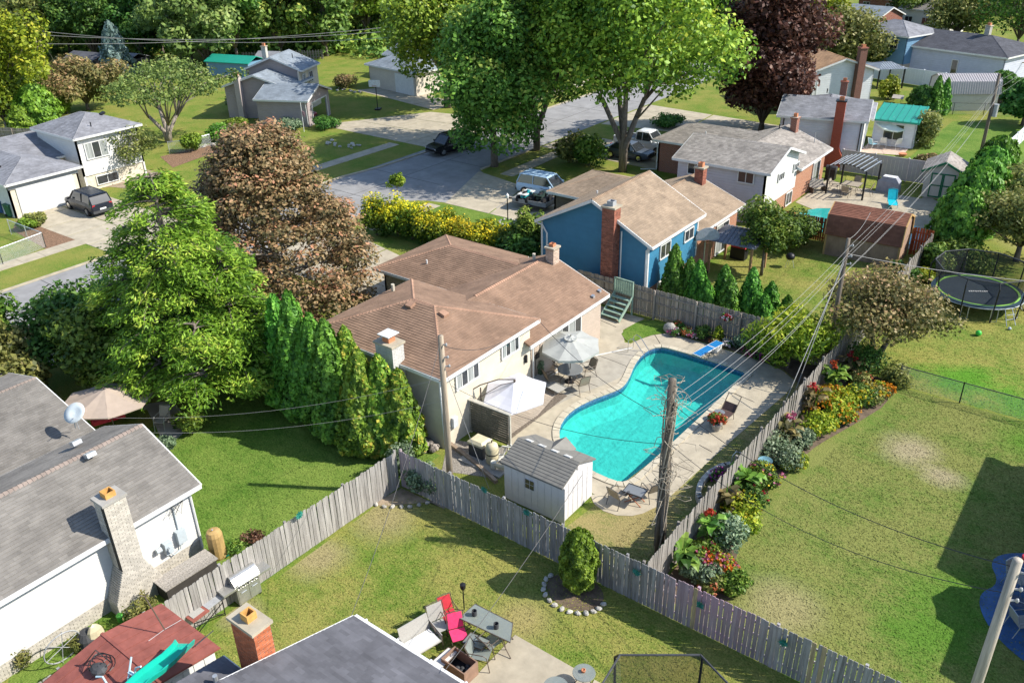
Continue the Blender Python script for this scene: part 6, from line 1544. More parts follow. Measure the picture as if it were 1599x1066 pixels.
# ---- other garden trees
tree('small round headed green tree between the gazebo and the barn shed', (-17.9, 49.1), 1.85, 1.5, 5.2, L_MID, 110, k=24, cr=.75, n=7000, leaf=.2, r0=.09, fork=1.6)
tree('green leafy shrub tree left of the brown barn shed', (-18.2, 54.6), 2.0, .2, 3.0, L_MID, 111, k=16, cr=.9, n=5000, leaf=.2, r0=.08)
tree('brownish leaved crab apple standing over the silver fence', (-8.7, 41.9), 3.1, 1.4, 5.2, L_CRAB, 112, k=34, cr=1.15, n=15000, leaf=.17, nst=2, r0=.2, fork=1.3, shell=.7)
tree('feathery yellow green shrub tree in the corner by the pool deck', (-12.1, 38.7), 2.2, .5, 3.3, L_YEL, 113, k=24, cr=.85, n=9000, leaf=.28, r0=.1, fork=.8, asp=.25, up=.1, hang=.5)
tree('olive green apple tree at the right edge above the trampoline', (-5.4, 60.5), 3.2, 1.2, 4.8, L_OLIVE, 114, k=28, cr=1.2, n=9000, leaf=.22, r0=.18, fork=1.2, shell=.7); tree('grey green apple tree on the right behind the junipers', (-6.3, 68), 3.4, 1.2, 4.6, L_OLIVE, 115, k=28, cr=1.3, n=9000, leaf=.24, r0=.18, fork=1.2, shell=.7)
tree('young thin tree standing alone beyond the golden hedge', P(622, 318), .75, 1.0, 2.7, L_YEL, 116, k=9, cr=.36, n=1200, leaf=.16, r0=.04, fork=1.1, bark=BARKL)
tree('olive leaved ornamental tree in front of the charcoal roofed house', P(207, 278), 2.9, 1.5, 5.0, L_OLIVE, 117, k=24, cr=1.05, n=5200, leaf=.2, r0=.1, fork=1.4, shell=.8)
tree('wide spreading open tree with bare visible limbs left of the taupe house', P(264, 222), 7.4, 3.4, 8.6, L_WILLOW, 118, k=40, cr=1.6, n=6500, leaf=.28, nst=4, r0=.4, fork=2.2, spread=.5, bark=BARKL, zs=.38, shell=.7)
tree('bright yellow green tree at the left edge of the photo', P(14, 205), 5.4, 1.0, 15.5, L_YEL, 119, k=40, cr=2.1, n=16000, leaf=.4, r0=.3)
tree('yellow green tree beside the bright one at the left edge', P(40, 175), 3.6, .8, 10, L_YEL, 120, k=24, cr=1.5, n=8000, leaf=.36, r0=.2)
conifer_col('dense green cedar behind the charcoal roofed house', P(66, 205), 5.0, 2.2, L_EGG, 121, 5000, .34, 'egg', name='cedar', cat='cedar'); conifer_col('smaller green cedar at the left of the charcoal roof', P(40, 212), 3.2, 1.4, L_EGG, 122, 2500, .3, 'egg', name='cedar', cat='cedar')
conifer_col('blue spruce showing over the spreading tree', P(188, 120), 7.5, 2.4, L_SPRUCE, 123, 5000, .42, 'cone', name='blue_spruce', cat='spruce')
tree('brown tinged bushy tree left of the spreading tree', P(138, 172), 4.6, .6, 7.0, L_CRAB, 124, k=26, cr=1.7, n=9000, leaf=.34, r0=.2)
for lab, px, py, rx, h_, m_ in (('round clipped green bush near the path end', 343, 221, 1.3, 1.7, L_ARB), ('yellow green rounded bush by the low chain link fence', 302, 236, 1.2, 1.9, L_EGG), ('low spreading green bush beside the taupe garage', 372, 208, 1.8, 1.5, L_EGG), ('reddish mounded bush by the beige house drive', 540, 137, 1.8, 1.7, L_CRAB), ('white flowering bush at the corner of the taupe house', 375, 175, 1.6, 2.4, L_GREYG),
        ('pale low shrub under the flag at the taupe house', 455, 202, 1.8, 1.2, L_GREYG), ('green shrub by the open garage door', 508, 200, 1.6, 1.2, L_DARK), ('clipped green bush by the driveway mulch bed', 53, 352, .95, 1.0, L_OLIVE), ('second clipped bush nearer the chain link fence', 46, 358, .8, .95, L_EGG),
        ('yellow and green bush between the maple stems and the pickup', 890, 252, 2.0, 2.6, L_OLIVE), ('dense green bush on the lawn by the huge maple', 918, 258, 1.9, 3.1, L_MID), ('orange tinted bush in front of the white house', 195, 262, 1.2, 1.1, L_CRAB), ('small cedar bush beyond the white roofed house', 105, 178, .8, 2.4, L_EGG),
        ('dark hedge shrub in the pickup drive', 1035, 196, 2.2, 1.3, L_DARK), ('shrub at the corner of the green roofed annex', 1442, 228, 1.8, 3.2, L_OLIVE), ('climbing golden shrub beside the grey low roof', 1385, 155, 1.2, 2.6, L_YEL), ('bare brown brush heap behind the green trimmed shed', 1452, 258, 1.3, 1.1, L_CRAB),
        ('flowering shrub against the taupe umbrella terrace', 258, 700, .5, .5, L_GREYG), ('tall shrub at the front corner of the blue house', 826, 398, 1.5, 3.5, L_MID), ('leafy lower shrub beside the blue wall', 812, 408, 1.6, 2.0, L_DARK), ('green shrub seen through the trampoline net', 1500, 420, 2.2, 1.9, L_MID), ('leafy bush at the end of the silver fence', 1452, 425, 1.3, 1.9, L_MID),
        ('pale lime perennials at the foot of the silver fence end', 1446, 438, .8, .7, L_YEL), ('green dome of shrubbery beside the red cedar fence', 1415, 435, 1.0, 1.0, L_DARK)):
    shrub(lab, P(px, py), rx, rx, h_, m_, px + py, 3000, .2 if h_ < 2 else .26)
for i, (px, py, h_, r_) in enumerate(((1456, 181, 4.2, .9), (1470, 179, 3.8, .8), (1436, 178, 3.0, 1.4))): conifer_col(('pointed arborvitae left of the long barn shed', 'second pointed arborvitae by the long barn shed', 'dark round evergreen beside the barn shed gable')[i], P(px, py), h_, r_, L_ARB if i < 2 else L_DARK, 130 + i, 2400, .26, 'cone' if i < 2 else 'egg')
shrub('grey green rose bush in the fence corner bed', P(632, 742), .75, .7, 1.7, L_GREYG, 140, 2600, .11); shrub('pale leaved bush leaning out of the fence corner bed', P(664, 768), .9, .85, 1.4, L_GREYG, 141, 3400, .11)
# golden hedge built bush by bush
hx = [(-43.4, 40.6), (-42.0, 41.4), (-40.6, 41.3), (-39.2, 41.5), (-37.9, 41.8), (-36.6, 42.2), (-35.3, 42.6), (-34.1, 43.0), (-32.9, 43.2)]
for i, (x, y) in enumerate(hx):
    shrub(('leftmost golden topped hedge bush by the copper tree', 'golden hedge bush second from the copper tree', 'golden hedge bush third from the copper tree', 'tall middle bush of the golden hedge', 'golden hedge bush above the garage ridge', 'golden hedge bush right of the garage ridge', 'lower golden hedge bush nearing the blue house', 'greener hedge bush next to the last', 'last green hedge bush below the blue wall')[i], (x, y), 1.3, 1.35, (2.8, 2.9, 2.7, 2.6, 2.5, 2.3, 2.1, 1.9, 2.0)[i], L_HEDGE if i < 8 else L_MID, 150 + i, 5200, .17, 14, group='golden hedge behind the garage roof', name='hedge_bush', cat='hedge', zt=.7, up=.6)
# ---- far trees, copied from a few that are built once
proto = []
for i, (m_, R_, h_, zb) in enumerate(((L_WOOD, 5.2, 15, 1.5), (L_MAPLE2, 5.6, 16, 2.0), (L_WILLOW, 6.0, 13.5, .8), (L_OLIVE, 5.0, 13, 1.2), (L_DARK, 4.8, 14, 1.0), (L_MAPLE, 5.4, 15, 1.8))):
    proto.append(('dark', tree(('mid green tree in the far wood', 'deep green maple like tree in the far wood', 'soft grey green willow in the far wood', 'olive yellow tree in the far wood', 'blackish green tree in the far wood', 'bright leaved tree in the far wood')[i], (-300, 300), R_, zb, h_, m_, 200 + i, k=40, cr=1.9, n=9000, leaf=.55, r0=.28, group=('mid green trees of the far wood', 'deep green trees of the far wood', 'willows of the far wood', 'olive trees of the far wood', 'blackish trees of the far wood', 'bright trees of the far wood')[i])))
rng = random.Random(8); used = [0] * 6
def far(px, py, k, s):
    p = P(px, py)
    t = proto[k][1]
    last = t
    if used[k] == 0: t.location = (p.x, p.y, 0); t.rotation_euler = (0, 0, rng.uniform(0, 6.28)); t.scale = (s, s, s)
    else: last = dup(t, (p.x, p.y, 0), rng.uniform(0, 6.28), scale=(s, s, s * rng.uniform(.92, 1.12)))
    mark = next(n for lim, n in ((60, 'the leaning pole'), (150, 'the dark outbuilding'), (240, 'the blue spruce'), (330, 'the teal roof'), (420, 'the spreading tree'), (500, 'the taupe house'), (580, 'the beige house'), (680, 'the driveway tree'), (790, 'the leaning maple'), (900, 'the tall maple'), (1010, 'the huge maple'), (1120, 'the red maple'), (9999, 'the far roofs')) if px < lim)
    last['label'] = last['label'].split(',')[0] + ', ' + ('front' if py > 60 else 'second' if py > 38 else 'third' if py > 12 else 'rearmost') + ' row above ' + mark
    used[k] += 1
row = [(-25, 100, 2), (25, 88, 3), (70, 96, 3), (110, 84, 4), (150, 96, 4), (185, 82, 0), (225, 95, 4), (255, 84, 0), (300, 96, 2), (330, 110, 2), (372, 100, 1), (410, 82, 4), (440, 92, 0), (478, 80, 5), (510, 88, 0), (540, 74, 3), (575, 72, 5), (600, 62, 0), (640, 60, 4), (680, 62, 0), (720, 66, 1)]
for px, py, k in row: far(px, py, k, rng.uniform(.85, 1.1))
for px in range(-30, 1290, 44): far(px + rng.uniform(-12, 12), 56 + rng.uniform(-9, 6) - (px > 700) * 8, rng.choice([0, 1, 4, 4, 3, 0]), rng.uniform(.9, 1.2))
for px in range(-20, 1320, 52): far(px + rng.uniform(-14, 14), 26 + rng.uniform(-8, 6), rng.choice([0, 1, 4, 5, 3]), rng.uniform(1, 1.3))
for px in range(-20, 1260, 60): far(px + rng.uniform(-14, 14), 2 + rng.uniform(-6, 4), rng.choice([0, 1, 4]), rng.uniform(1.1, 1.3))
g = rs(77); cen = []; rd = []
for k in range(420):
    p = P(g.uniform(-40, 1260), g.uniform(18, 84) if k % 3 else g.uniform(60, 92)); r_ = g.uniform(1.2, 2.8); cen.append((p.x, p.y, r_ * .5)); rd.append((r_ * 1.3, r_ * 1.3, r_))
v, ti = leaf_pts(g, cen, rd, 42000, .75, .6, .4); tag(link('undergrowth', leaf_mesh('undergrowth', v, ti, L_WOOD), L_WOOD), kind='stuff')
for lab, px, py, R_, h_, m_, sd in (('grey twiggy green tree in front of the far teal roof', 1318, 112, 5.2, 8.5, L_OLIVE, 301), ('dense green bush tree below the far steel blue house', 1352, 108, 3.2, 5.0, L_DARK, 302), ('fresh green tree beside the distant white gable', 1425, 44, 4.6, 9.5, L_MID, 303), ('olive grey tree behind the long charcoal roof', 1492, 62, 5.0, 7.5, L_OLIVE, 304),
        ('big dark green tree in the top right corner', 1588, 72, 7.5, 14, L_MAPLE2, 305), ('yellow green tree at the top beside the distant roofs', 1290, 62, 4.0, 7.0, L_YEL, 306), ('green tree behind the distant white gable', 1465, 12, 6.0, 10, L_MID, 307), ('small green tree at the top right edge', 1560, 20, 4.5, 8, L_WOOD, 308), ('round green shrub tree by the swing frame', 1560, 160, 2.2, 3.4, L_DARK, 309), ('dark hedge tree at the right edge beyond the far pole', 1597, 196, 2.4, 4.2, L_DARK, 310)):
    tree(lab, P(px, py), R_, .5, h_, m_, sd, k=30, cr=R_ * .38, n=8500, leaf=.42, r0=.22)
# ---- long flower border behind the silver fence
def canna(label, loc, h_, mat, seed, bloom=None, n=26, group=None, wl=.16):
    """upright plant with big paddle leaves, each leaf bent"""
    rng = random.Random(seed); t = thing('canna_plant', label, 'canna', (loc[0], loc[1], 0), 0, group); mb = MB()
    for i in range(n):
        a = rng.uniform(0, 6.28); z0 = rng.uniform(.1, h_ * .75); L_ = rng.uniform(.45, .75); w = rng.uniform(.7, 1.2) * wl; d = Vector((math.cos(a), math.sin(a), 0)); s = Vector((-d.y, d.x, 0)); b = Vector((rng.uniform(-.22, .22), rng.uniform(-.22, .22), z0)); mb.cur = rng.random()
        q = [b, b + d * L_ * .4 + Vector((0, 0, L_ * .5)), b + d * L_ * .8 + Vector((0, 0, L_ * .55)), b + d * L_ * 1.05 + Vector((0, 0, L_ * .35))]
        mb.add([q[0], q[1] + s * w, q[1] - Vector((0, 0, .03)), q[1] - s * w, q[2] + s * w * .8, q[2] - Vector((0, 0, .03)), q[2] - s * w * .8, q[3]], [(0, 2, 1), (0, 3, 2), (1, 2, 5, 4), (2, 3, 6, 5), (4, 5, 7), (5, 6, 7)])
    mb.build('leaves', mat, t)
    mb = MB()
    for i in range(4): x, y = rng.uniform(-.2, .2), rng.uniform(-.2, .2); mb.tube([(x, y, 0), (x * 1.2, y * 1.2, h_)], [.025, .012], 5)
    mb.build('stem', L_CANNA, t)
    if bloom:
        g = rs(seed); c = [(rng.uniform(-.25, .25), rng.uniform(-.25, .25), h_ + rng.uniform(-.15, .12)) for _ in range(4)]; v, ti = leaf_pts(g, c, np.full(4, .12), 70, .13, .7, .3); link('blossoms', leaf_mesh('blossoms', v, ti, bloom), bloom, t)
    return t
G_B = 'plants of the long flower border'
for i, (lab, px, py, h_, m_, bl) in enumerate((('big green canna at the near end of the border', 1052, 885, 1.1, L_CANNA, None), ('tall bright green canna with red blooms by the silver fence', 1108, 850, 1.5, L_CANNA, B_RED), ('bronze leaved canna beside the vine pole end of the border', 1132, 800, 1.3, L_BRONZE, None), ('green canna halfway along the border', 1160, 770, 1.3, L_CANNA, None), ('bronze green canna in the middle of the border', 1222, 690, 1.4, L_BRONZE, B_PK), ('dark bronze canna with a salmon bloom left of the orange flowers', 1262, 645, 1.5, L_BRONZE, B_RED), ('fresh green canna with a tall red bloom near the yellow shrub', 1300, 612, 1.6, L_CANNA, B_RED), ('red flowered canna under the crab apple', 1328, 590, 1.3, L_BRONZE, B_RED))):
    p = P(px, py); canna(lab, (max(p.x, -9.7), p.y), h_, m_, 400 + i, bl, group=G_B)
for i, (lab, px, py, rx, h_, m_, fl) in enumerate((('dark grey green bush nearest the grey picket fence', 1092, 905, .55, .85, L_GREYG, None), ('orange zinnias at the near end of the border', 1120, 900, .55, .7, L_YEL, [B_OR, B_PK]), ('spiky yellow green daylily clump at the border end', 1143, 922, .5, .7, L_MID, None), ('rusty flowers tucked behind the grey picket fence', 1108, 922, .4, .55, L_OLIVE, B_RU), ('grey green mounded bush in the wide part of the border', 1132, 852, .75, 1.15, L_GREYG, None), ('lime green bush at the lawn edge of the border', 1152, 830, .5, .7, L_YEL, B_YE), ('pink and white flowers under the tall canna', 1102, 872, .45, .6, L_MID, [B_PK, B_RED]), ('bright golden shrub halfway along the near border', 1152, 795, .75, .8, L_YEL, B_YE), ('dark leaved bush with red flowers behind the golden shrub', 1138, 775, .6, .9, L_DARK, B_RED), ('pink flowering plants by the middle of the silver fence', 1168, 750, .6, .85, L_MID, [B_PK, B_YE]), ('rust coloured low flowers at the lawn edge', 1190, 760, .5, .5, L_MID, B_RU), ('grey blue leaved bush beside the glass dish', 1216, 720, .8, 1.0, L_GREYG, None), ('small yellow bush next to the grey blue one', 1236, 728, .45, .55, L_YEL, B_YE), ('pale green plants below the bronze cannas', 1238, 695, .6, .7, L_GREYG, None), ('yellow flowering mound below the orange drift', 1278, 672, .75, .75, L_YEL, B_YE), ('big drift of orange flowers in the border', 1300, 650, .85, .8, L_YEL, B_OR), ('golden orange flowers at the top of the drift', 1298, 632, .7, .8, L_YEL, [B_YE, B_OR]), ('orange flowers spilling onto the lawn', 1318, 658, .45, .5, L_MID, B_OR), ('lime yellow shrub right of the orange drift', 1325, 636, .7, .9, L_YEL, B_YE), ('dark green rounded shrub behind the lime one', 1345, 628, .65, .85, L_DARK, B_YE), ('yellow mound near the dark chain link fence', 1362, 622, .6, .65, L_OLIVE, B_YE), ('orange flowers at the far end of the border', 1375, 618, .5, .6, L_YEL, B_OR), ('large dark leaved shrub under the crab apple', 1355, 585, 1.2, 1.6, L_DARK, None), ('pinkish seed heads in front of the dark shrub', 1338, 603, .5, .8, L_OLIVE, B_RU), ('light green shrub at the corner of the dark chain link fence', 1395, 598, .7, .9, L_OLIVE, None))):
    p = P(px, py); shrub(lab, (max(p.x, -9.3), p.y), rx * 1.35, rx * 1.35, h_ * 1.1, m_, 430 + i, 2300, .12, 10, group=G_B, name='border_plant', cat='border plant', flowers=fl, fn=22 if not (fl and B_OR in (fl if isinstance(fl, list) else [fl])) else 110, fs=.09)
# ---- bed along the brown fence beside the pool
G_P = 'plants of the poolside bed'
for i, (lab, px, py, rx, h_, m_, fl) in enumerate((('rusty red chrysanthemums beside the boulder', 1058, 516, .4, .55, L_DARK, B_RU), ('pink and white petunias next to the boulder', 1052, 522, .4, .4, L_DARK, [B_PK, B_WH]), ('rust flowered mound right of the petunias', 1070, 524, .4, .45, L_DARK, B_RU), ('second mound of pale pink petunias', 1083, 527, .45, .4, L_DARK, [B_PK, B_WH]), ('dark green bush in the poolside bed', 1100, 530, .6, .8, L_DARK, None), ('lime green plant with upright red bloom by the fence', 1121, 533, .4, .9, L_YEL, None), ('tan flowers in front of the lime plant', 1115, 538, .3, .35, L_OLIVE, B_RU), ('white flowers by the diving board end', 1136, 541, .35, .4, L_DARK, B_WH), ('pale leaved bush beyond the diving board', 1160, 542, .55, .8, L_GREYG, None), ('magenta flowers under the fence at the pool end', 1172, 553, .5, .35, L_DARK, B_PK), ('dark low plants in the shaded bed corner', 1195, 562, .6, .45, L_DARK, B_MAG))):
    shrub(lab, P(px, py), rx, rx, h_, m_, 470 + i, 1300, .11, 8, group=G_P, name='bed_plant', cat='bed plant', flowers=fl, fn=55, fs=.09)
shrub('magenta flowers behind the little curved stone wall', P(1118, 745), .35, .5, .35, L_DARK, 482, 500, .1, 6, flowers=B_MAG, fn=50, fs=.09, name='bed_plant', cat='bed plant')
for i, (lab, px, py, h_) in enumerate((('weedy bush behind the fence at the bottom left corner', 30, 1040, .9), ('tall pale weeds in front of the brick chimney foot', 215, 975, 1.1), ('wispy weeds beside the spotted hose', 235, 960, 1.0), ('weeds along the fence near the cart wheel', 120, 1015, .6), ('ivy clump by the dark sack', 165, 1000, .6), ('light green grass tuft by the barrel', 365, 862, .4), ('red leaved little shrub behind the bleached fence', 396, 843, .35))):
    shrub(lab, P(px, py), .5, .45, h_, L_OLIVE if i < 4 else (L_RED if i == 6 else L_MID), 490 + i, 700, .12, 7, name='weed', cat='weed', hang=.2, asp=.3)
# ================================================================== VEHICLES
def paint(n, c): return M('paint_' + n, c, 0.25, 0.02, 1, spec=0.4)
def loft(mb, secs):
    k = len(secs[0]); b = len(mb.v); mb.v += [p for s in secs for p in s]
    for i in range(len(secs) - 1):
        for j in range(k): mb.f.append([b + i * k + j, b + i * k + (j + 1) % k, b + (i + 1) * k + (j + 1) % k, b + (i + 1) * k + j]); mb.t.append(.5); mb.m.append(0)
    mb.f.append([b + j for j in range(k - 1, -1, -1)]); mb.f.append([b + (len(secs) - 1) * k + j for j in range(k)]); mb.t += [.5, .5]; mb.m += [0, 0]
def vehicle(label, loc, yaw, col, kind='suv', cat='car', name='parked_car'):
    """front towards local +x"""
    t = thing(name, label, cat, loc, R(yaw)); L_, W, H_ = {'suv': (4.7, .94, 1.72), 'sedan': (4.6, .9, 1.45), 'pickup': (5.7, .98, 1.88)}[kind]; h = L_ / 2; bl = {'suv': 1.0, 'sedan': .9, 'pickup': 1.12}[kind]
    def sec(x, w, z0, zb, wb): return [(x, -w * .93, z0), (x, -w, z0 + .22), (x, -w, zb - .2), (x, -wb, zb), (x, wb, zb), (x, w, zb - .2), (x, w, z0 + .22), (x, w * .93, z0)]
    b = MB()
    loft(b, [sec(-h, W * .84, .42, bl * .9, W * .78), sec(-h + .12, W * .95, .32, bl * .98, W * .88), sec(-h * .6, W, .26, bl + .02, W * .93), sec(0, W, .24, bl, W * .93), sec(h * .42, W, .24, bl - .02, W * .92), sec(h * .8, W * .97, .26, bl * .9, W * .86), sec(h - .08, W * .86, .34, bl * .8, W * .74), sec(h, W * .72, .42, bl * .68, W * .62)])
    b.build('body', col, t, smooth=False)
    if kind == 'pickup': x0, x1, x2, x3 = -.55, -.4, .75, 1.45
    elif kind == 'sedan': x0, x1, x2, x3 = -h + .55, -h * .42, h * .2, h * .5
    else: x0, x1, x2, x3 = -h + .06, -h + .42, h * .2, h * .52
    def cs(x, wb, zt, wt): return [(x, -wb, bl - .04), (x, -wt, zt), (x, wt, zt), (x, wb, bl - .04)]
    g_ = MB(); loft(g_, [cs(x0, W * .86, bl + .02, W * .8), cs(x1, W * .9, H_ - .05, W * .74), cs(x2, W * .9, H_ - .03, W * .74), cs(x3, W * .86, bl + .0, W * .78)]); g_.build('windows', GLASS, t)
    r = MB(); loft(r, [[(x, -w, z), (x, -w * .9, z + .05), (x, w * .9, z + .05), (x, w, z)] for x, w, z in ((x1 - .14, W * .74, H_ - .09), (x1, W * .77, H_ - .045), ((x1 + x2) / 2, W * .78, H_ - .02), (x2, W * .76, H_ - .04), (x2 + .1, W * .74, H_ - .1))])
    for sy in (-1, 1):
        for xa, xb in ((x0 + .04, x1 - .02), (x3 - .05, x2 + .05), ((x1 + x2) / 2, (x1 + x2) / 2)): r.beam((xa, sy * W * .885, bl), (xb, sy * W * .76, H_ - .05), .05, .09)
        r.beam((x1, sy * W * .62, H_ + .03), (x2, sy * W * .62, H_ + .03), .035, .03)
    r.build('roof', col, t)
    for sx in (-1, 1):
        for sy in (-1, 1):
            w_ = MB(); R_ = .36 if kind != 'sedan' else .33; w_.tube([(0, -.11, 0), (0, .11, 0)], R_, 16); wo2 = w_.build('wheel', RUBBER, t); wo2.location = (sx * h * .62, sy * (W - .1), R_)
            q = MB(); q.tube([(0, -.118, 0), (0, .118, 0)], R_ * .6, 10); q.build('rim', CHROME, wo2)
    for sy in (-1, 1):
        q = MB(); q.obox((-h + .07, sy * W * .72, bl * .82), (.12, .2, .3)); q.build('tail_lamp', TLIGHT, t)
        q = MB(); q.obox((h - .12, sy * W * .62, bl * .68), (.16, .3, .13)); q.build('headlight', HLIGHT, t)
        q = MB(); q.obox((x3 - .25, sy * (W + .1), bl + .06), (.12, .2, .14)); q.build('mirror', col, t)
    q = MB(); q.obox((-h - .0, 0, bl * .6), (.03, .5, .13)); q.build('number_plate', WHITE, t)
    q = MB(); q.obox((-h + .03, 0, .42), (.2, W * 1.75, .2)); q.obox((h - .06, 0, .4), (.2, W * 1.45, .18)); q.build('bumper', DGREY if kind != 'pickup' else CHROME, t)
    if kind == 'pickup':
        q = MB(); q.box(-h + .14, -.62, -W * .8, W * .8, bl - .02, bl + .045); q.build('bed_floor', BLACK, t)
        q = MB()
        for a in ((-h + .05, -.6, -W * .93, -W * .8), (-h + .05, -.6, W * .8, W * .93), (-h + .05, -h + .16, -W * .8, W * .8)): q.box(*a, bl - .03, bl + .1)
        q.build('bed_rail', col, t)
    return t
vehicle('dark blue black SUV parked in front of the white garage door', (-66.6, 31.6, .02), 178, paint('dark_blue', (0.012, 0.016, 0.026)))
vehicle('black SUV parked at the kerb beneath the low hanging tree', (-53.6, 60.4, .02), -100, paint('black', (0.012, 0.012, 0.015)))
vehicle('white pickup truck standing in the drive of the grey house', (-38.4, 70.6, .03), 2, paint('white', (0.62, 0.64, 0.66)), 'pickup', 'pickup truck', 'pickup_truck')
vehicle('dark blue grey sedan parked in front of the white pickup', (-38.3, 67.6, .03), 2, paint('slate', (0.07, 0.085, 0.11)), 'sedan')
vehicle('pale blue SUV parked on the drive of the blue house', (-38.4, 54.6, .03), 4, paint('shade_tinted_white', (0.36, 0.50, 0.62)))  # white car, its paint tinted blue for the shade it stands in
m_ = Matrix.Rotation(R(25), 4, 'Z') @ Vector((-3.2, 3.2, 0)); vehicle('red car inside the open garage of the taupe house', (-72.0 + m_.x, 59.3 + m_.y, .03), 25, paint('red', (0.3, 0.03, 0.04)), 'sedan')
t = thing('trailer', 'small open black utility trailer behind the bluish white SUV', 'trailer', (-37.4, 51.6, 0), R(5))
q = MB(); q.box(-1.5, 1.5, -.8, .8, .45, .52); q.build('bed', DGREY, t); q = MB()
for a in ((-1.5, 1.5, -.82, -.78), (-1.5, 1.5, .78, .82), (1.46, 1.5, -.78, .78), (-1.5, -1.46, -.78, .78)): q.box(*a, .52, .85)
q.build('side_rail', M('trailer_grey', (0.25, 0.26, 0.27), .5), t); q = MB(); q.beam((-1.5, 0, .48), (-2.6, 0, .45), .1, .08); q.build('drawbar', BLACK, t)
for sy in (-1, 1): q = MB(); q.tube([(0, sy * .85, .3), (0, sy * 1.02, .3)], .3, 12); q.build('wheel', RUBBER, t)
for i, (lab, x, y, c) in enumerate((('teal and white quad bike loaded on the trailer', -38.0, 51.4, paint('teal', (0.02, 0.30, 0.33))), ('dark quad bike at the back of the trailer', -36.8, 51.8, paint('dark_green', (0.03, 0.05, 0.045))))):
    t = thing('quad_bike', lab, 'quad bike', (x, y, .53), R(95))
    q = MB(); loft(q, [[(a, -w, z0), (a, -w * .7, z1), (a, w * .7, z1), (a, w, z0)] for a, w, z0, z1 in ((-.7, .12, .45, .55), (-.45, .2, .42, .7), (0, .14, .42, .66), (.35, .18, .42, .8), (.7, .16, .42, .6))]); q.build('body', c, t)
    q = MB(); q.obox((-.45, 0, .68), (.5, .75, .06)); q.obox((.5, 0, .66), (.45, .8, .06)); q.build('mudguard', c if i else WHITE, t); q = MB(); q.blob((-.2, 0, .74), (.35, .14, .08), 8, 5); q.build('seat', BLACK, t); q = MB(); q.tube([(.28, -.36, .98), (.34, 0, .9), (.28, .36, .98)], .025, 5); q.build('handlebar', BLACK, t)
    for sx in (-.5, .5):
        for sy in (-.42, .42): q = MB(); q.tube([(sx, sy - .1, .26), (sx, sy + .1, .26)], .26, 12); q.build('wheel', RUBBER, t)
# ================================================================== POOL SIDE
DECKM = M('deck_board', (0.40, 0.34, 0.275), 0.85, 0.2, 4, rnd=0.12, stretch=(.6, 8, 1))
t = thing('deck', 'low wooden plank deck under the white cantilever umbrella', 'deck', (-20.4, 27.6, 0)); y = 25.15; k = 0
ed = [P(806, 670, .12), P(838, 648, .12), P(872, 609, .12)]
while y < 30.1:
    xr = np.interp(y, [e.y for e in ed], [e.x for e in ed]); q = MB(); q.box(-21.6 + 20.4, xr + 20.4, y - 27.6, y + .128 - 27.6, .07, .12); q.build('plank', DECKM, t); y += .14
q = MB(); q.box(-1.15, .6, -2.4, 2.3, 0.03, .068); q.build('joist', POLED, t)
SLATM = M('screen_slat', (0.10, 0.10, 0.075), 0.7, 0.15, 5); SCRF = M('screen_frame', (0.42, 0.40, 0.34), 0.8, 0.12, 4)  # slat colour is darkened to take in the shade on them
t = thing('privacy_screen', 'slatted wooden privacy screen in front of the pool pump', 'screen', (-20.55, 24.85, 0), R(1)); W_ = 2.2
for x in (-W_ / 2, 0, W_ / 2): q = MB(); q.box(x - .045, x + .045, -.045, .045, 0, 1.72); q.build('post', SCRF, t)
q = MB(); q.box(-W_ / 2 - .08, W_ / 2 + .08, -.11, .11, 1.72, 1.77); q.build('cap_rail', SCRF, t)
for i in range(13): q = MB(); z = .12 + i * .123; q.box(-W_ / 2 + .05, W_ / 2 - .05, -.066, -.046, z, z + .1); q.build('slat', SLATM, t)
def canopy(mb, r, rise, n, sag=.05, off=(0, 0, 0), tilt=0, drop=.12):
    rot_ = Matrix.Rotation(tilt, 3, 'X'); b = len(mb.v); V = lambda x, y, z: tuple(Vector(off) + rot_ @ Vector((x, y, z)))
    for k in range(n):
        a0, a1 = 2 * math.pi * k / n, 2 * math.pi * (k + 1) / n; mb.cur = .5 + .2 * (k % 2); pv = None
        for s in np.linspace(0, 1, 5):
            z = rise * (1 - s) - sag * math.sin(s * math.pi); cur = [V(math.cos(a) * r * s * c, math.sin(a) * r * s * c, z - (sag * .6 * s if i == 1 else 0)) for i, (a, c) in enumerate(((a0, 1), ((a0 + a1) / 2, math.cos(math.pi / n) * .985), (a1, 1)))]
            if pv: mb.quad(pv[0], cur[0], cur[1], pv[1]); mb.quad(pv[1], cur[1], cur[2], pv[2])
            pv = cur
        lo = [tuple(Vector(p) - Vector((0, 0, drop))) for p in pv]; mb.quad(pv[0], lo[0], lo[1], pv[1]); mb.quad(pv[1], lo[1], lo[2], pv[2])
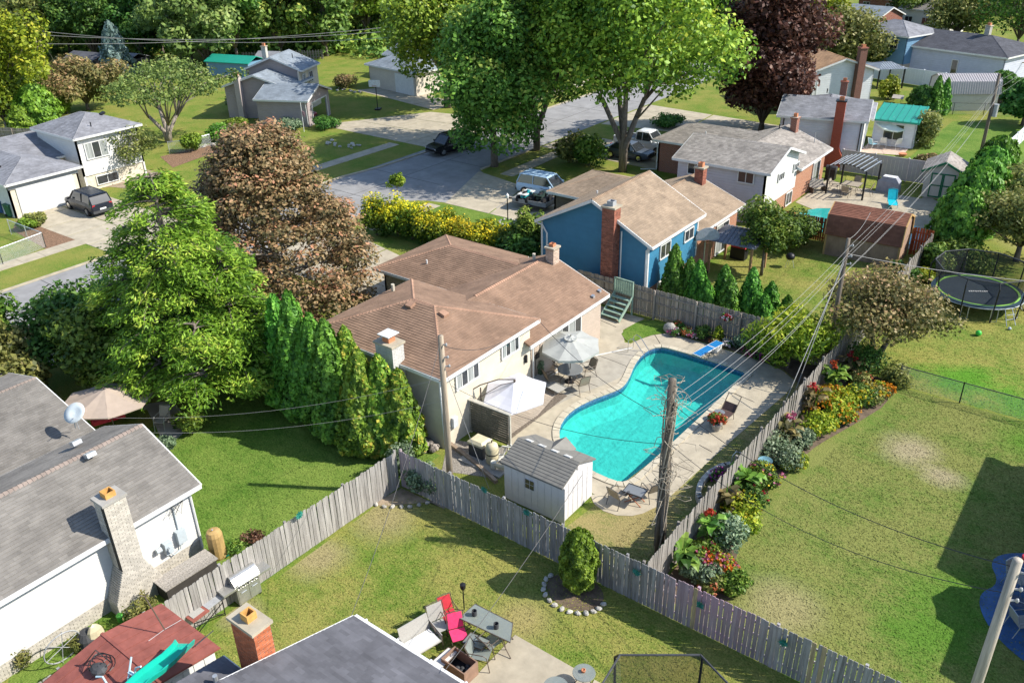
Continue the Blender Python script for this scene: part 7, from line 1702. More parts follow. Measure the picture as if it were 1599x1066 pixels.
def umbrella(label, loc, r, h, mat, n=8, rise=.45, tilt=0, yaw=0, pole=BRONZE, base=True, vent=None, drop=.12):
    t = thing('patio_umbrella', label, 'umbrella', loc, yaw); q = MB(); q.tube([(0, 0, 0), (0, 0, h + rise * .8)], .024, 8); q.build('pole', pole, t)
    q = MB(); canopy(q, r, rise, n, off=(0, 0, h), tilt=tilt, drop=drop); q.build('canopy', mat, t); q = MB()
    if vent: canopy(q, r * .22, .1, n, off=(0, 0, h + rise * .93), tilt=tilt, drop=.03); q.build('vent_cap', mat, t); q = MB()
    ro = Matrix.Rotation(tilt, 3, 'X')
    for k in range(n):
        a = 2 * math.pi * k / n; e = Vector((0, 0, h)) + ro @ Vector((math.cos(a) * r * .96, math.sin(a) * r * .96, -.02)); m2 = MB(); m2.tube([(0, 0, h + rise * .85), tuple(e)], .011, 4); m2.build('rib', pole, t)
    q.blob((0, 0, h + rise + .05), (.035, .035, .06), 8, 5); q.build('finial', pole, t)
    if base: q = MB(); q.lathe([(.27, 0), (.26, .06), (.06, .1), (.04, .3)], 14); q.build('base', BLACK, t)
    return t
def chair(label, loc, yaw, frame=BRONZE, sling=TAN, w=.58, h=.95, sh=.42, arms=True, cat='chair', group=None, name='patio_chair'):
    t = thing(name, label, cat, loc, R(yaw), group); hw = w / 2
    q = MB(); q.slab([(-.26, -hw + .03, sh), (.28, -hw + .03, sh + .03), (.28, hw - .03, sh + .03), (-.26, hw - .03, sh)], (0, 0, -.02)); q.build('seat', sling, t)
    q = MB(); q.slab([(-.27, -hw + .03, sh + .03), (-.27, hw - .03, sh + .03), (-.44, hw - .05, h), (-.44, -hw + .05, h)], (-.02, 0, 0)); q.build('backrest', sling, t)
    for sy in (-1, 1):
        q = MB(); q.tube([(.36, sy * hw, 0), (.3, sy * hw, sh)] + ([(.26, sy * hw, sh + .2), (.16, sy * hw, sh + .25), (-.33, sy * hw, sh + .22)] if arms else []), .016, 5); q.build('leg', frame, t)
        q = MB(); q.tube([(-.42, sy * hw, 0), (-.28, sy * hw, sh), (-.46, sy * hw * .95, h + .02)], .016, 5); q.build('leg', frame, t)
    q = MB(); q.tube([(-.46, -hw * .95, h + .02), (-.47, 0, h + .05), (-.46, hw * .95, h + .02)], .016, 5); q.build('back_rail', frame, t)
    return t
def round_table(label, loc, r, h, top, frame=BRONZE, legs=4):
    t = thing('patio_table', label, 'table', loc); q = MB(); q.lathe([(r - .02, h - .02), (r, h - .01), (r - .01, h + .008), (0, h + .01)], 28); q.build('table_top', top, t)
    for k in range(legs): a = 2 * math.pi * k / legs + .4; q = MB(); q.tube([(math.cos(a) * r * .8, math.sin(a) * r * .8, 0), (math.cos(a) * r * .45, math.sin(a) * r * .45, h * .5), (math.cos(a) * r * .75, math.sin(a) * r * .75, h - .02)], .016, 5); q.build('leg', frame, t)
    return t
GTOP = M('smoked_glass_top', (0.17, 0.18, 0.185), 0.2, 0.05, 3, spec=.6); GTOPL = M('frosted_glass_top', (0.25, 0.28, 0.26), 0.16, 0.08, 2, spec=.7, alpha=.72)
TX, TY = -20.45, 31.15
round_table('round glass patio table below the grey parasol', (TX, TY, .03), .64, .72, GTOP)
umbrella('pale grey eight sided parasol over the round pool table', (TX, TY, .03), 1.5, 2.05, CANG, 8, .48, tilt=R(4), vent=True, yaw=.2)
for i, (a, lab) in enumerate(((35, 'sling chair on the pool side of the round table'), (125, 'sling chair between round table and house wall'), (215, 'sling chair in the parasol shade towards the deck'), (300, 'sling chair nearest the pool pump side of the round table'))):
    chair(lab, (TX + math.cos(R(a - 60)) * 1.0, TY + math.sin(R(a - 60)) * 1.0, .03), a - 60 + 180, BRONZE, TAN, group='chairs round the glass pool table')
t = thing('cantilever_umbrella', 'white hexagonal cantilever umbrella over the wooden deck', 'umbrella', (-20.15, 26.2, 0)); HB = Vector((0, 0, 2.25))
q = MB(); canopy(q, 1.55, .55, 6, off=(0, 0, 1.92), tilt=R(7), drop=.05); q.build('canopy', CANW, t)
q = MB(); q.tube([(-1.25, -.9, .12), (-1.25, -.9, 2.2)], .035, 8); q.build('pole', BRONZE, t); q = MB(); q.tube([(-1.55, -1.05, 2.1), (-1.25, -.9, 2.35), (-.6, -.42, 2.62), (0, 0, 2.62)], .028, 6); q.build('arm', BRONZE, t); q = MB(); q.tube([(-1.25, -.9, 1.75), (-.5, -.36, 2.35), (0, 0, 2.5)], .018, 5); q.build('strut', BRONZE, t); q = MB(); q.blob((0, 0, 2.55), (.06, .06, .1), 8, 5); q.build('hub', BRONZE, t); q = MB(); q.box(-1.65, -.85, -1.3, -.5, .12, .18); q.build('base', DGREY, t)
def lounger(label, loc, yaw, frame, sling, back=R(40), loop=False):
    t = thing('lounge_chair', label, 'lounger', loc, R(yaw)); hw = .32; c, s = math.cos(back) * .8, math.sin(back) * .8
    q = MB(); q.slab([(-.15, -hw, .34), (1.1, -hw, .31), (1.1, hw, .31), (-.15, hw, .34)], (0, 0, -.02)); q.build('seat', sling, t); q = MB()
    if not loop: q.slab([(-.17, -hw, .35), (-.17, hw, .35), (-.17 - c, hw, .35 + s), (-.17 - c, -hw, .35 + s)], (0, 0, -.02)); q.build('backrest', sling, t)
    else: q.slab([(-.17, -hw, .35), (-.17, hw, .35), (-.17 - c * .5, hw, .35 + s * .5), (-.17 - c * .5, -hw, .35 + s * .5)], (0, 0, -.02)); q.build('backrest', sling, t)
    q = MB(); q.tube([(-.17, -hw, .36), (-.17 - c, -hw, .36 + s), (-.2 - c, 0, .4 + s), (-.17 - c, hw, .36 + s), (-.17, hw, .36)], .022, 6); q.build('back_frame', frame, t)
    for sy in (-1, 1):
        q = MB(); q.tube([(-.2, sy * hw, .36), (1.12, sy * hw, .32)], .018, 5); q.build('side_rail', frame, t)
        for x in (-.1, .95): q = MB(); q.tube([(x - .08, sy * hw, 0), (x, sy * hw, .33)], .015, 5); q.build('leg', frame, t)
    return t
p = P(852, 606); lounger('grey sling lounger beside the deck edge', (p.x, p.y, .03), -8, CANG, GREYSL, R(18))
p = P(1136, 655); lounger('brown looped lounge chair on the narrow side of the pool', (p.x - .1, p.y, .03), -95, BRONZE, M('brown_sling', (.085, .05, .045), .8, .1, 9), R(48), True)
p = P(1126, 663); t = thing('side_table', 'small blue glass side table beside the flower pot', 'table', (p.x - .25, p.y + .25, .03)); q = MB(); q.lathe([(.26, .42), (.26, .44), (0, .445)], 14); q.build('table_top', GTOP, t); q = MB(); q.tube([(0, 0, 0), (0, 0, .42)], .05, 6); q.build('pedestal', BLACK, t)
p = P(1118, 672); t = thing('flower_pot', 'pale flower pot on the pool edge', 'flower pot', (p.x, p.y, .03)); q = MB(); q.lathe([(.15, 0), (.24, .3), (.26, .34), (.2, .34)], 14); q.build('pot', CONCG, t); shrub('red and green flowers filling the poolside pot', (p.x, p.y), .42, .42, .55, L_MID, 600, 1100, .1, 8, flowers=B_RED, fn=50, fs=.1, name='potted_flowers', cat='potted plant').location.z = .33
p = P(1128, 660); t = thing('flower_pot', 'small terracotta pot by the brown lounge chair', 'flower pot', (p.x + .1, p.y - .05, .03)); q = MB(); q.lathe([(.1, 0), (.15, .3), (.16, .33)], 12); q.build('pot', TERRA, t)
for i, (lab, px, py, yw) in enumerate((('tan sling chair nearest the resin shed at the pool corner', 966, 786, 80), ('striped tan sling chair behind the vine pole', 1016, 776, 150))):
    p = P(px, py); chair(lab, (p.x, p.y, .03), yw, DGREY, TAN, .6, .9)
p = P(991, 784); t = thing('patio_table', 'square glass table on crossed wooden legs at the pool corner', 'table', (p.x, p.y, .03), R(5)); q = MB(); q.box(-.4, .4, -.28, .28, .55, .57); q.build('table_top', GTOP, t); q = MB(); q.box(-.43, .43, -.31, -.28, .54, .59); q.box(-.43, .43, .28, .31, .54, .59); q.box(-.43, -.4, -.28, .28, .54, .59); q.box(.4, .43, -.28, .28, .54, .59); q.build('table_frame', DGREY, t)
for sy in (-.2, .2):
    for s in (-1, 1): q = MB(); q.beam((-.35 * s, sy, 0), (.35 * s, sy, .54), .03, .03); q.build('leg', M('red_wood', (.33, .12, .06), .6, .1, 5), t)
for i, y in enumerate((35.5, 36.05)):
    if i == 0: t = thing('pool_handrail', 'pair of steel grab rails at the shallow pool corner', 'pool rail', (-18.9, 35.8, 0))
    q = MB(); q.tube([(-.75, y - 35.8, .03), (-.75, y - 35.8, .7), (-.6, y - 35.8, .86), (-.35, y - 35.8, .8), (.25, y - 35.8, .1), (.3, y - 35.8, -.2)], .022, 7); q.build('rail', CHROME, t)
t = thing('diving_board', 'low blue topped diving board at the deep end', 'diving board', (-16.05, 37.9, .03), R(-100)); BLP = M('blue_pad', (0.015, 0.17, 0.42), .5, .06, 6)
q = MB(); q.box(-.85, 1.25, -.26, .26, .3, .34); q.build('board', WHITE, t)
for a, b in ((-.82, -.12), (-.02, 1.2)): q = MB(); q.box(a, b, -.22, .22, .34, .355); q.build('grip_pad', BLP, t)
q = MB(); q.box(-.7, -.1, -.24, .24, 0, .3); q.build('stand', WHITE, t)
GRS = M('green_steps', (.27, .38, .30), .7, .15, 5, rnd=.06)
t = thing('pool_steps', 'faded green wooden steps and gate frame against the brown fence', 'steps', (-22.35, 39.25, 0), R(-4))
for i in range(5): q = MB(); q.box(-.6, .6, -1.05 + i * .24, -.79 + i * .24, .2 + i * .2, .24 + i * .2); q.build('tread', GRS, t)
for sx in (-.62, .62): q = MB(); q.beam((sx, -1.05, .1), (sx, .25, 1.15), .04, .2); q.build('stringer', GRS, t); q = MB(); q.box(sx - .04, sx + .04, .2, .28, 0, 2.05); q.build('post', GRS, t)
q = MB(); q.box(-.66, .66, .2, .28, 2.05, 2.12); q.build('top_rail', GRS, t)
for i in range(8): q = MB(); x = -.55 + i * .148; q.box(x, x + .12, .22, .25, 1.2, 2.02); q.build('slat', GRS, t)
# pool plant
PVC = M('white_pvc', (.62, .60, .52), .4, .06, 5); BEIGEP = M('beige_plastic', (.55, .49, .33), .45, .08, 4)
t = thing('equipment_pad', 'grey slab carrying the pool pump and filter', 'slab', (-19.6, 23.5, 0)); q = MB(); q.box(-1.1, 1.15, -.75, .65, 0, .08); q.build('pad', CONCG, t)
t = thing('pool_heater', 'boxy beige and black pool heater on the pad', 'pool heater', (-20.15, 23.62, .08)); q = MB(); q.box(-.38, .38, -.33, .33, 0, .62); q.build('cabinet', DGREY, t); q = MB(); loft(q, [[(-.42, -.37, .62), (.42, -.37, .62), (.42, .37, .62), (-.42, .37, .62)], [(-.42, -.37, .72), (.42, -.37, .72), (.42, .37, .72), (-.42, .37, .72)], [(-.3, -.26, .82), (.3, -.26, .82), (.3, .26, .82), (-.3, .26, .82)]]); q.build('lid', BEIGEP, t)
t = thing('sand_filter', 'round beige sand filter tank with clamp band', 'filter tank', (-19.32, 23.42, .08)); q = MB(); q.lathe([(.2, 0), (.27, .08), (.28, .5), (.28, .8), (.24, .95), (.12, 1.03), (.0, 1.05)], 18); q.build('tank', BEIGEP, t, smooth=True); q = MB(); q.lathe([(.275, .5), (.295, .51), (.295, .55), (.275, .56)], 18, closed=False); q.build('clamp_band', BLACK, t); q = MB(); q.tube([(0, 0, 1.04), (0, 0, 1.16), (.06, 0, 1.18)], .025, 6); q.build('gauge', BLACK, t)
t = thing('pool_pump', 'white pool pump with basket at the corner of the pad', 'pump', (-18.82, 23.12, .08)); q = MB(); q.tube([(-.1, 0, .2), (.32, .1, .2)], .11, 10); q.build('motor', BEIGEP, t); q = MB(); q.lathe([(.13, .05), (.14, .34), (.11, .38), (0, .39)], 12, (-.2, 0, 0)); q.build('basket', PVC, t)
t = thing('pvc_pipework', 'white loops of plastic pipe beside the filter tank', 'pipes', (-18.9, 23.75, .08))
for i, pts in enumerate(([(-.3, -.2, .5), (-.1, 0, .8), (.4, .2, .8), (.5, .2, .1)], [(-.3, -.1, .35), (0, .1, .3), (.5, .0, .35), (.55, .1, .75), (.1, .3, .8)], [(0, .25, .75), (0, .25, .0)], [(.25, .25, .75), (.25, .25, .0)], [(-.05, -.5, .3), (0, -.1, .4), (0, .1, .8)])): q = MB(); q.tube(pts, .04, 7); q.build('pipe', PVC, t)
t = thing('timber_edging', 'brown timber edging in front of the pump gravel', 'edging'); a, b, c = P(697, 688, .08), P(748, 728, .08), P(775, 752, .08)
for u, v in ((a, b), (b, c)): q = MB(); q.beam(u, v, .16, .16); q.build('timber', M('old_timber', (.33, .25, .18), .9, .2, 5), t)
t = thing('rock_pile', 'heap of round river rocks against the grey side wall', 'rocks', (-22.6, 22.6, 0)); rng = random.Random(3)
for i in range(34): q = MB(); r_ = rng.uniform(.1, .22); q.blob((0, 0, 0), (r_, r_ * rng.uniform(.7, 1), r_ * .7), 8, 5, rng, .1); o = q.build('rock', RIVER, t); a = rng.uniform(0, 6.28); d = rng.uniform(0, .75); o.location = (math.cos(a) * d * 1.1, math.sin(a) * d * .6, .12 + max(0, .45 - d * .5) * rng.random()); o.rotation_euler = (0, 0, a)
p = P(1046, 518); t = thing('boulder', 'grey boulder at the end of the poolside bed', 'boulder', (p.x, p.y, .1)); q = MB(); q.blob((0, 0, .1), (.4, .3, .35), 10, 6, rng, .08); q.build('stone', STONE, t, smooth=True)
t = thing('retaining_wall', 'little curved stone block wall beside the silver fence', 'stone wall', (-10.9, 27.6, 0))
for cse in range(2):
    for i in range(13):
        a = R(115 + i * 12.2 + cse * 6); q = MB(); q.obox((0, 0, 0), (.3, .2, .14)); o = q.build('block', STONE, t); o.location = (.3 + math.cos(a) * .75, math.sin(a) * 1.55, .08 + cse * .15); o.rotation_euler = (0, 0, math.atan2(math.cos(a) * 1.55, -math.sin(a) * .75) + rng.uniform(-.05, .05))
def edging(label, pts, step=.26, r=.09):
    t = thing('stone_edging', label, 'edging', (*pts[0], 0)); rng = random.Random(len(label)); o0 = Vector(pts[0]); vs_ = []
    for k in range(4): q = MB(); q.blob((0, 0, 0), (r * 1.4, r, r * .8), 7, 4, rng, .15); me = q.mesh('stone'); me.materials.append(STONE); vs_.append(me)
    for a, b in zip(pts[:-1], pts[1:]):
        a = Vector(a); b = Vector(b); n = max(1, int((b - a).length / step))
        for i in range(n): o = bpy.data.objects.new('stone', rng.choice(vs_)); COL.objects.link(o); setparent(o, t); w = a.lerp(b, i / n) - o0; o.location = (w.x + rng.uniform(-.02, .02), w.y, .05); o.rotation_euler = (0, 0, rng.uniform(0, 6.28))
edging('ring of pale stones round the egg shaped arborvitae', [(-12.25 + math.cos(R(a)) * 1.15, 19.1 + math.sin(R(a)) * .95) for a in range(170, 395, 15)])
edging('curved row of white stones round the fence corner bed', pp((575, 785), (600, 792), (640, 792), (668, 786), (690, 772)))
sheet('flower_bed', smooth([(-12.25 + math.cos(R(a)) * 1.1, 19.15 + math.sin(R(a)) * .85) for a in range(0, 360, 30)], 1), .014, DIRT); sheet('flower_bed', [(-21.35, 19.9), (-21.6, 18.4)] + pp((600, 790), (668, 784), (700, 760)) + [(-19.0, 19.9)], .016, DIRTP)
edging('stone ring at the foot of the white lamp post', [(-37.2 + math.cos(R(a)) * .6, 47.9 + math.sin(R(a)) * .6) for a in range(0, 361, 30)])
FLM = M('green_metal_flower', (.02, .22, .17), .35, .3, 8)
for i, (lab, px, py) in enumerate((('green metal flower hung left on the grey fence', 756, 764), ('green metal flower on the grey fence below the shed', 822, 800), ('blue green metal flower right of the egg shaped arborvitae', 994, 893), ('green metal flower on the pink stained boards', 1093, 944), ('pale green metal flower at the right end of the grey fence', 1224, 1003))):
    x, z = PYp(px, py, 19.9); t = thing('fence_flower', lab, 'ornament', (x, 19.93, z)); rg = random.Random(i)
    for k in range(11): a = k * .571; q = MB(); r_ = rg.uniform(.14, .22); d = Vector((math.cos(a), 0, math.sin(a))); s = Vector((-d.z, 0, d.x)); q.add([(0, -.02, 0), tuple(d * r_ * .5 + s * .04 + Vector((0, -.05, 0))), tuple(d * r_ + Vector((0, -.03, 0))), tuple(d * r_ * .5 - s * .04 + Vector((0, -.05, 0)))], [(0, 1, 2, 3)]); q.build('petal', FLM, t)
y, z = PXp(466, 803, -21.45); t = thing('fence_flower', 'green metal flower on the bleached fence', 'ornament', (-21.43, y, z))
for k in range(11): a = k * .571; q = MB(); d = Vector((0, math.cos(a), math.sin(a))); s = Vector((0, -d.z, d.y)); q.add([(.02, 0, 0), tuple(d * .1 + s * .04 + Vector((.05, 0, 0))), tuple(d * .2 + Vector((.03, 0, 0))), tuple(d * .1 - s * .04 + Vector((.05, 0, 0)))], [(0, 1, 2, 3)]); q.build('petal', FLM, t)
x, z = PYp(1135, 497, 39.55); shrub('red and white hanging basket on the brown fence', (x, 39.55), .32, .25, .5, L_DARK, 610, 500, .1, 6, flowers=[B_RED, B_WH], fn=30, fs=.1, name='hanging_basket', cat='hanging basket', stem=False).location.z = z - .25
p = P(833, 600); t = thing('garden_hook', 'tall black garden hook with rusty ornament by the house wall', 'garden hook', (p.x, p.y, .03)); q = MB(); q.tube([(0, 0, 0), (0, 0, 2.1), (-.12, .1, 2.3), (-.3, .22, 2.2), (-.33, .25, 2.05)], .02, 6); q.build('hook', BLACK, t); q = MB(); q.tube([(.12, .05, 0), (.12, .05, 1.5), (.3, .1, 1.9), (.35, .1, 2.3)], .018, 6); q.build('stem', BLACK, t); q = MB(); loft(q, [[(-.25, -.1, 1.75), (.12, -.1, 1.75), (.12, .2, 1.75), (-.25, .2, 1.75)], [(-.1, 0, 2.05), (0, 0, 2.05), (0, .1, 2.05), (-.1, .1, 2.05)]]); q.build('bird_house', BARK, t)
shrub('grey leaved plant climbing beside the garden hook', (p.x + .1, p.y + .35), .28, .25, 1.3, L_GREYG, 611, 700, .13, 6, name='climbing_plant', cat='plant')
p = P(1140, 742); t = thing('garden_hook', 'white shepherd hook by the curved stone wall', 'garden hook', (p.x, p.y, 0)); q = MB(); q.tube([(0, 0, 0), (0, 0, 1.0), (.1, .1, 1.2), (.25, .2, 1.15), (.28, .22, .95)], .018, 5); q.build('hook', GALV, t)
p = P(1188, 738); t = thing('bird_bath', 'shallow blue glass bird bath in the border', 'bird bath', (max(p.x, -9.6), p.y, 0)); q = MB(); q.tube([(0, 0, 0), (0, 0, .6)], .04, 8); q.build('stand', BLACK, t); q = MB(); q.lathe([(.05, .6), (.2, .62), (.3, .7), (.29, .7), (.19, .65), (0, .63)], 16); q.build('bowl', M('blue_glass', (.12, .25, .3), .1, .1, 4, spec=.8), t)
# ================================================================== TRAMPOLINE AND BALLS
NETM = bpy.data.materials.new('net_mesh'); NETM.use_nodes = True; nt = NETM.node_tree; nt.nodes.clear(); L = nt.links.new; N = nt.nodes.new
out = N('ShaderNodeOutputMaterial'); mx = N('ShaderNodeMixShader'); mx.inputs[0].default_value = .52; tr = N('ShaderNodeBsdfTransparent'); df = N('ShaderNodeBsdfDiffuse'); df.inputs[0].default_value = (.03, .033, .035, 1); L(tr.outputs[0], mx.inputs[1]); L(df.outputs[0], mx.inputs[2]); L(mx.outputs[0], out.inputs[0])
def trampoline(label, loc, r, zm, zt, n=8, rot=0., flare=1.05, ladder=None, logo=False):
    t = thing('trampoline', label, 'trampoline', loc, rot); ang = [2 * math.pi * k / n for k in range(n)]
    q = MB(); q.lathe([(r * .86, zm), (0, zm - .03)], 40, closed=False); q.build('mat', M('jump_mat', (.035, .05, .065), .7, .1, 3), t)
    for nm, r0, r1, z, m_ in (('pad_ring', .9, 1.0, .03, M('pad_blue', (.03, .055, .075), .45, .08, 3)), ('stripe_ring', .85, .9, .035, M('lime_stripe', (.25, .5, .09), .5, .05, 3))): q = MB(); q.lathe([(r * r0, zm), (r * r0, zm + z), (r * r1, zm + z), (r * r1, zm - .03)], 40, closed=False); q.build(nm, m_, t)
    q = MB(); q.tube([(math.cos(2 * math.pi * i / 40) * r, math.sin(2 * math.pi * i / 40) * r, zm - .05) for i in range(41)], .03, 6, False); q.build('frame_ring', GALV, t)
    tops = []
    for a in ang:
        c, s = math.cos(a), math.sin(a); tp_ = (c * r * flare, s * r * flare, zt); tops.append(tp_); q = MB(); q.tube([(c * r * 1.03, s * r * 1.03, 0), (c * r * 1.08, s * r * 1.08, zm + .4), (c * r * 1.1, s * r * 1.1, zt - .3), tp_], .04, 6); q.build('net_pole', BLACK, t)
        q = MB(); a2 = a + .15; q.tube([(c * r * .98, s * r * .98, zm - .05), (c * r, s * r, .04), (math.cos(a2) * r, math.sin(a2) * r, .04), (math.cos(a2) * r * .98, math.sin(a2) * r * .98, zm - .05)], .025, 6); q.build('leg', GALV, t)
    q = MB()
    for k in range(n):
        a, b = tops[k], tops[(k + 1) % n]; c0, c1 = [(math.cos(x) * r * .9, math.sin(x) * r * .9, zm) for x in (ang[k], ang[k] + 2 * math.pi / n)]; q.quad(c0, c1, b, a)
    q.build('net', NETM, t); q = MB(); q.tube(tops + [tops[0]], .035, 6, False); q.build('top_ring', DGREY, t)
    if ladder is not None:
        c, s = math.cos(ladder), math.sin(ladder)
        for sg in (-1, 1): q = MB(); q.tube([(c * r * 1.22 - s * sg * .28, s * r * 1.22 + c * sg * .28, 0), (c * r * 1.02 - s * sg * .22, s * r * 1.02 + c * sg * .22, zm + .02)], .022, 5); q.build('ladder_rail', GALV, t)
        for z in (.3, .6): q = MB(); q.tube([(c * r * 1.14 - s * .26, s * r * 1.14 + c * .26, z), (c * r * 1.14 + s * .26, s * r * 1.14 - c * .26, z)], .02, 5); q.build('rung', GALV, t)
    if logo:
        q = MB()
        for i in range(9): q.obox((-.48 + i * .12, -.1 + (i % 3) * .012, zm - .018 + .002 * i), (.085, .12 + .03 * (i % 2), .004))
        q.build('mat_logo', WHITE, t).rotation_euler = (0, 0, R(30) - rot)
    return t
c = P(1527, 452, .9); trampoline('round trampoline with black safety net and lime stripe on the right lawn', (c.x, c.y, 0), 2.45, .85, 2.4, 10, .2, 1.03, R(-52), True)
a, b = P(968, 1022, 2.6), P(1094, 1022, 2.6); d = b - a; nn = Vector((-d.y, d.x, 0)).normalized(); nn = nn if nn.dot(a) > 0 else -nn; c = (a + b) / 2 - nn * d.length * .866; trampoline('trampoline net rising from the bottom edge of the near lawn', (c.x, c.y, 0), d.length, .9, 2.6, 6, math.atan2(nn.y, nn.x) - R(30), 1.0)
for lab, px, py, r_, m_ in (('bright green ball lying on the right lawn', 1527, 524, .16, M('green_ball', (.05, .5, .06), .4)), ('small grey ball right of the green ball', 1576, 515, .09, M('grey_ball', (.4, .45, .5), .4))):
    p = P(px, py); t = MB().blob((0, 0, 0), (r_,) * 3, 14, 9).build('ball', m_, smooth=True); t.location = (p.x, p.y, r_); tag(t, lab, 'ball')
# ================================================================== NEAR TERRACE AT THE BOTTOM EDGE
T0 = .04
def at(px, py, z=0): p = P(px, py, z); return (p.x, p.y, T0)
t = thing('loveseat', 'grey sling loveseat with a white seat cushion near the slate roof', 'loveseat', at(658, 1004, .4), R(-14)); t.scale = (.85, .8, .95)
q = MB(); q.box(-.35, .4, -.7, .7, .36, .42); q.build('seat', GREYSL, t); q = MB(); q.slab([(-.35, -.7, .44), (-.35, .7, .44), (-.55, .7, 1.02), (-.55, -.7, 1.02)], (-.04, 0, 0)); q.build('backrest', GREYSL, t); q = MB(); q.box(-.3, .42, -.6, .6, .42, .52); q.build('cushion', WHITE, t)
for sy in (-.74, .74): q = MB(); q.slab([(-.5, sy, .44), (.35, sy, .38), (.38, sy, .62), (-.5, sy, .74)], (0, .03, 0)); q.build('arm', GREYSL, t); q = MB(); q.tube([(.42, sy, 0), (.4, sy, .6), (-.5, sy, .72), (-.45, sy, 0)], .02, 5); q.build('leg', BRONZE, t)
chair('grey sling armchair beside the pink chair', at(688, 978, .4), -22, BRONZE, GREYSL, .64, 1.0); chair('bright pink folding chair between loveseat and glass table', at(716, 992, .4), -35, BRONZE, PINK, .58, .95, arms=False); chair('empty dark framed chair with red stripes behind the pink one', at(702, 962, .4), -25, BRONZE, RED, .55, .9)
def rect_table(label, pts, h, top, frame=BRONZE):
    c = sum((Vector(p) for p in pts), Vector()) / 4; t = thing('patio_table', label, 'table', (c.x, c.y, T0)); q = MB(); q.prism([(p[0] - c.x, p[1] - c.y) for p in pts], h, h + .012); q.build('table_top', top, t); q = MB(); L4 = [Vector((p[0] - c.x, p[1] - c.y, h)) for p in pts]; q.tube([tuple(v) for v in L4 + L4[:1]], .022, 5, False); q.build('table_frame', frame, t)
    for v in L4: q = MB(); q.tube([(v.x * 1.0, v.y * 1.0, 0), (v.x * .6, v.y * .6, h * .55), (v.x * .85, v.y * .85, h)], .018, 5); q.build('leg', frame, t)
    return t
rect_table('long glass topped table with two black tumblers', [P(*q_, .72) for q_ in ((742, 944), (801, 974), (797, 1004), (717, 966))], .72, GTOPL); rect_table('lower glass table beside the brown storage box', [P(*q_, .6) for q_ in ((735, 985), (765, 997), (752, 1012), (722, 1000))], .5, GTOPL)
for i, (px, py) in enumerate(((741, 961), (775, 981))): p = P(px, py, .74); t = MB().lathe([(.085, 0), (.09, .2), (.075, .2), (.07, .03), (0, .03)], 14).build('tumbler', DGREY); t.location = (p.x, p.y, .775); tag(t, ('left of the two black tumblers on the long glass table', 'right of the two black tumblers on the long glass table')[i], 'tumbler', 'black tumblers')
p = P(725, 952); t = thing('garden_torch', 'black garden torch at the corner of the glass table', 'torch', (p.x, p.y, T0)); q = MB(); q.tube([(0, 0, 0), (0, 0, .95)], .022, 6); q.build('stem', BLACK, t); q = MB(); q.lathe([(.05, .9), (.1, 1.0), (.1, 1.14), (.03, 1.16)], 10); q.build('bowl', BLACK, t)
t = thing('storage_box', 'open brown panelled box full of dark clutter', 'storage box', at(718, 1040, .3), R(-3)); BRB = M('brown_board', (.27, .17, .12), .75, .12, 4)
for a in ((-.5, .5, -.32, -.28), (-.5, .5, .28, .32), (-.5, -.46, -.28, .28), (.46, .5, -.28, .28)): q = MB(); q.box(*a, 0, .55); q.build('panel', BRB, t)
q = MB(); q.box(-.46, .46, -.28, .28, .0, .12); q.build('bottom', BLACK, t); q = MB(); rng = random.Random(2)
for k in range(9): q.blob((rng.uniform(-.35, .35), rng.uniform(-.2, .2), .18), (.1, .08, .08), 6, 4)
q.build('contents', DGREY, t)
rect_table('narrow pale bench top in front of the brown storage box', [P(*q_, .4) for q_ in ((700, 1012), (716, 1018), (690, 1045), (672, 1036))], .4, M('bench_white', (.6, .58, .54), .6, .05, 3))
for i, (lab, px, py) in enumerate((('bare tubular chair frame right of the storage box', 752, 1030), ('second bare tubular chair frame under the glass table', 768, 1010))): chair(lab, at(px, py, .2), 20 + 60 * i, BRONZE, GTOPL, .55, .8)
for i, (lab, px, py, r_) in enumerate((('small round glass table with a copper candle at the terrace edge', 912, 1050, .36), ('round glass table cut by the bottom edge of the photo', 868, 1072, .4))):
    p = P(px, py, .55); round_table(lab, (p.x, p.y, T0), r_, .52, GTOPL, DGREY)
p = P(911, 1047, .6); t = MB().lathe([(.06, 0), (.075, .08), (.05, .09), (.02, .05), (0, .05)], 12).build('candle_holder', TERRA); t.location = (p.x, p.y, .575); tag(t, 'copper coloured candle holder on the round glass table', 'candle holder')
# bottom left: grill, bench, slide, oddments
STL = M('brushed_steel', (.50, .50, .48), .3, .1, 4, metal=.7); p = P(392, 935); t = thing('gas_grill', 'stainless steel gas grill beside the bleached fence', 'grill', (p.x - .25, p.y, 0), R(-4))
q = MB(); q.box(-.3, .3, -.45, .45, .08, .82); q.build('cabinet', STL, t); q = MB(); q.box(-.32, .34, -.95, .95, .82, .9); q.build('shelf', STL, t); q = MB(); k = 7; pr = [(-.3, .9)] + [(-.3 + .62 * i / k, .9 + .32 * math.sin(math.pi * (i + .6) / (k + 1.2))) for i in range(k + 1)] + [(.32, .9)]
q.add([(x, -.5, z) for x, z in pr] + [(x, .5, z) for x, z in pr], [tuple(range(len(pr) - 1, -1, -1)), tuple(range(len(pr), 2 * len(pr)))] + [(i, i + 1, len(pr) + i + 1, len(pr) + i) for i in range(len(pr) - 1)]); q.build('lid', STL, t)
q = MB(); q.tube([(.36, -.4, 1.0), (.42, -.4, 1.02), (.42, .4, 1.02), (.36, .4, 1.0)], .02, 6); q.build('handle', CHROME, t)
for i in range(5): q = MB(); q.tube([(.34, -.36 + i * .18, .86), (.39, -.36 + i * .18, .86)], .03, 8); q.build('knob', DGREY, t)
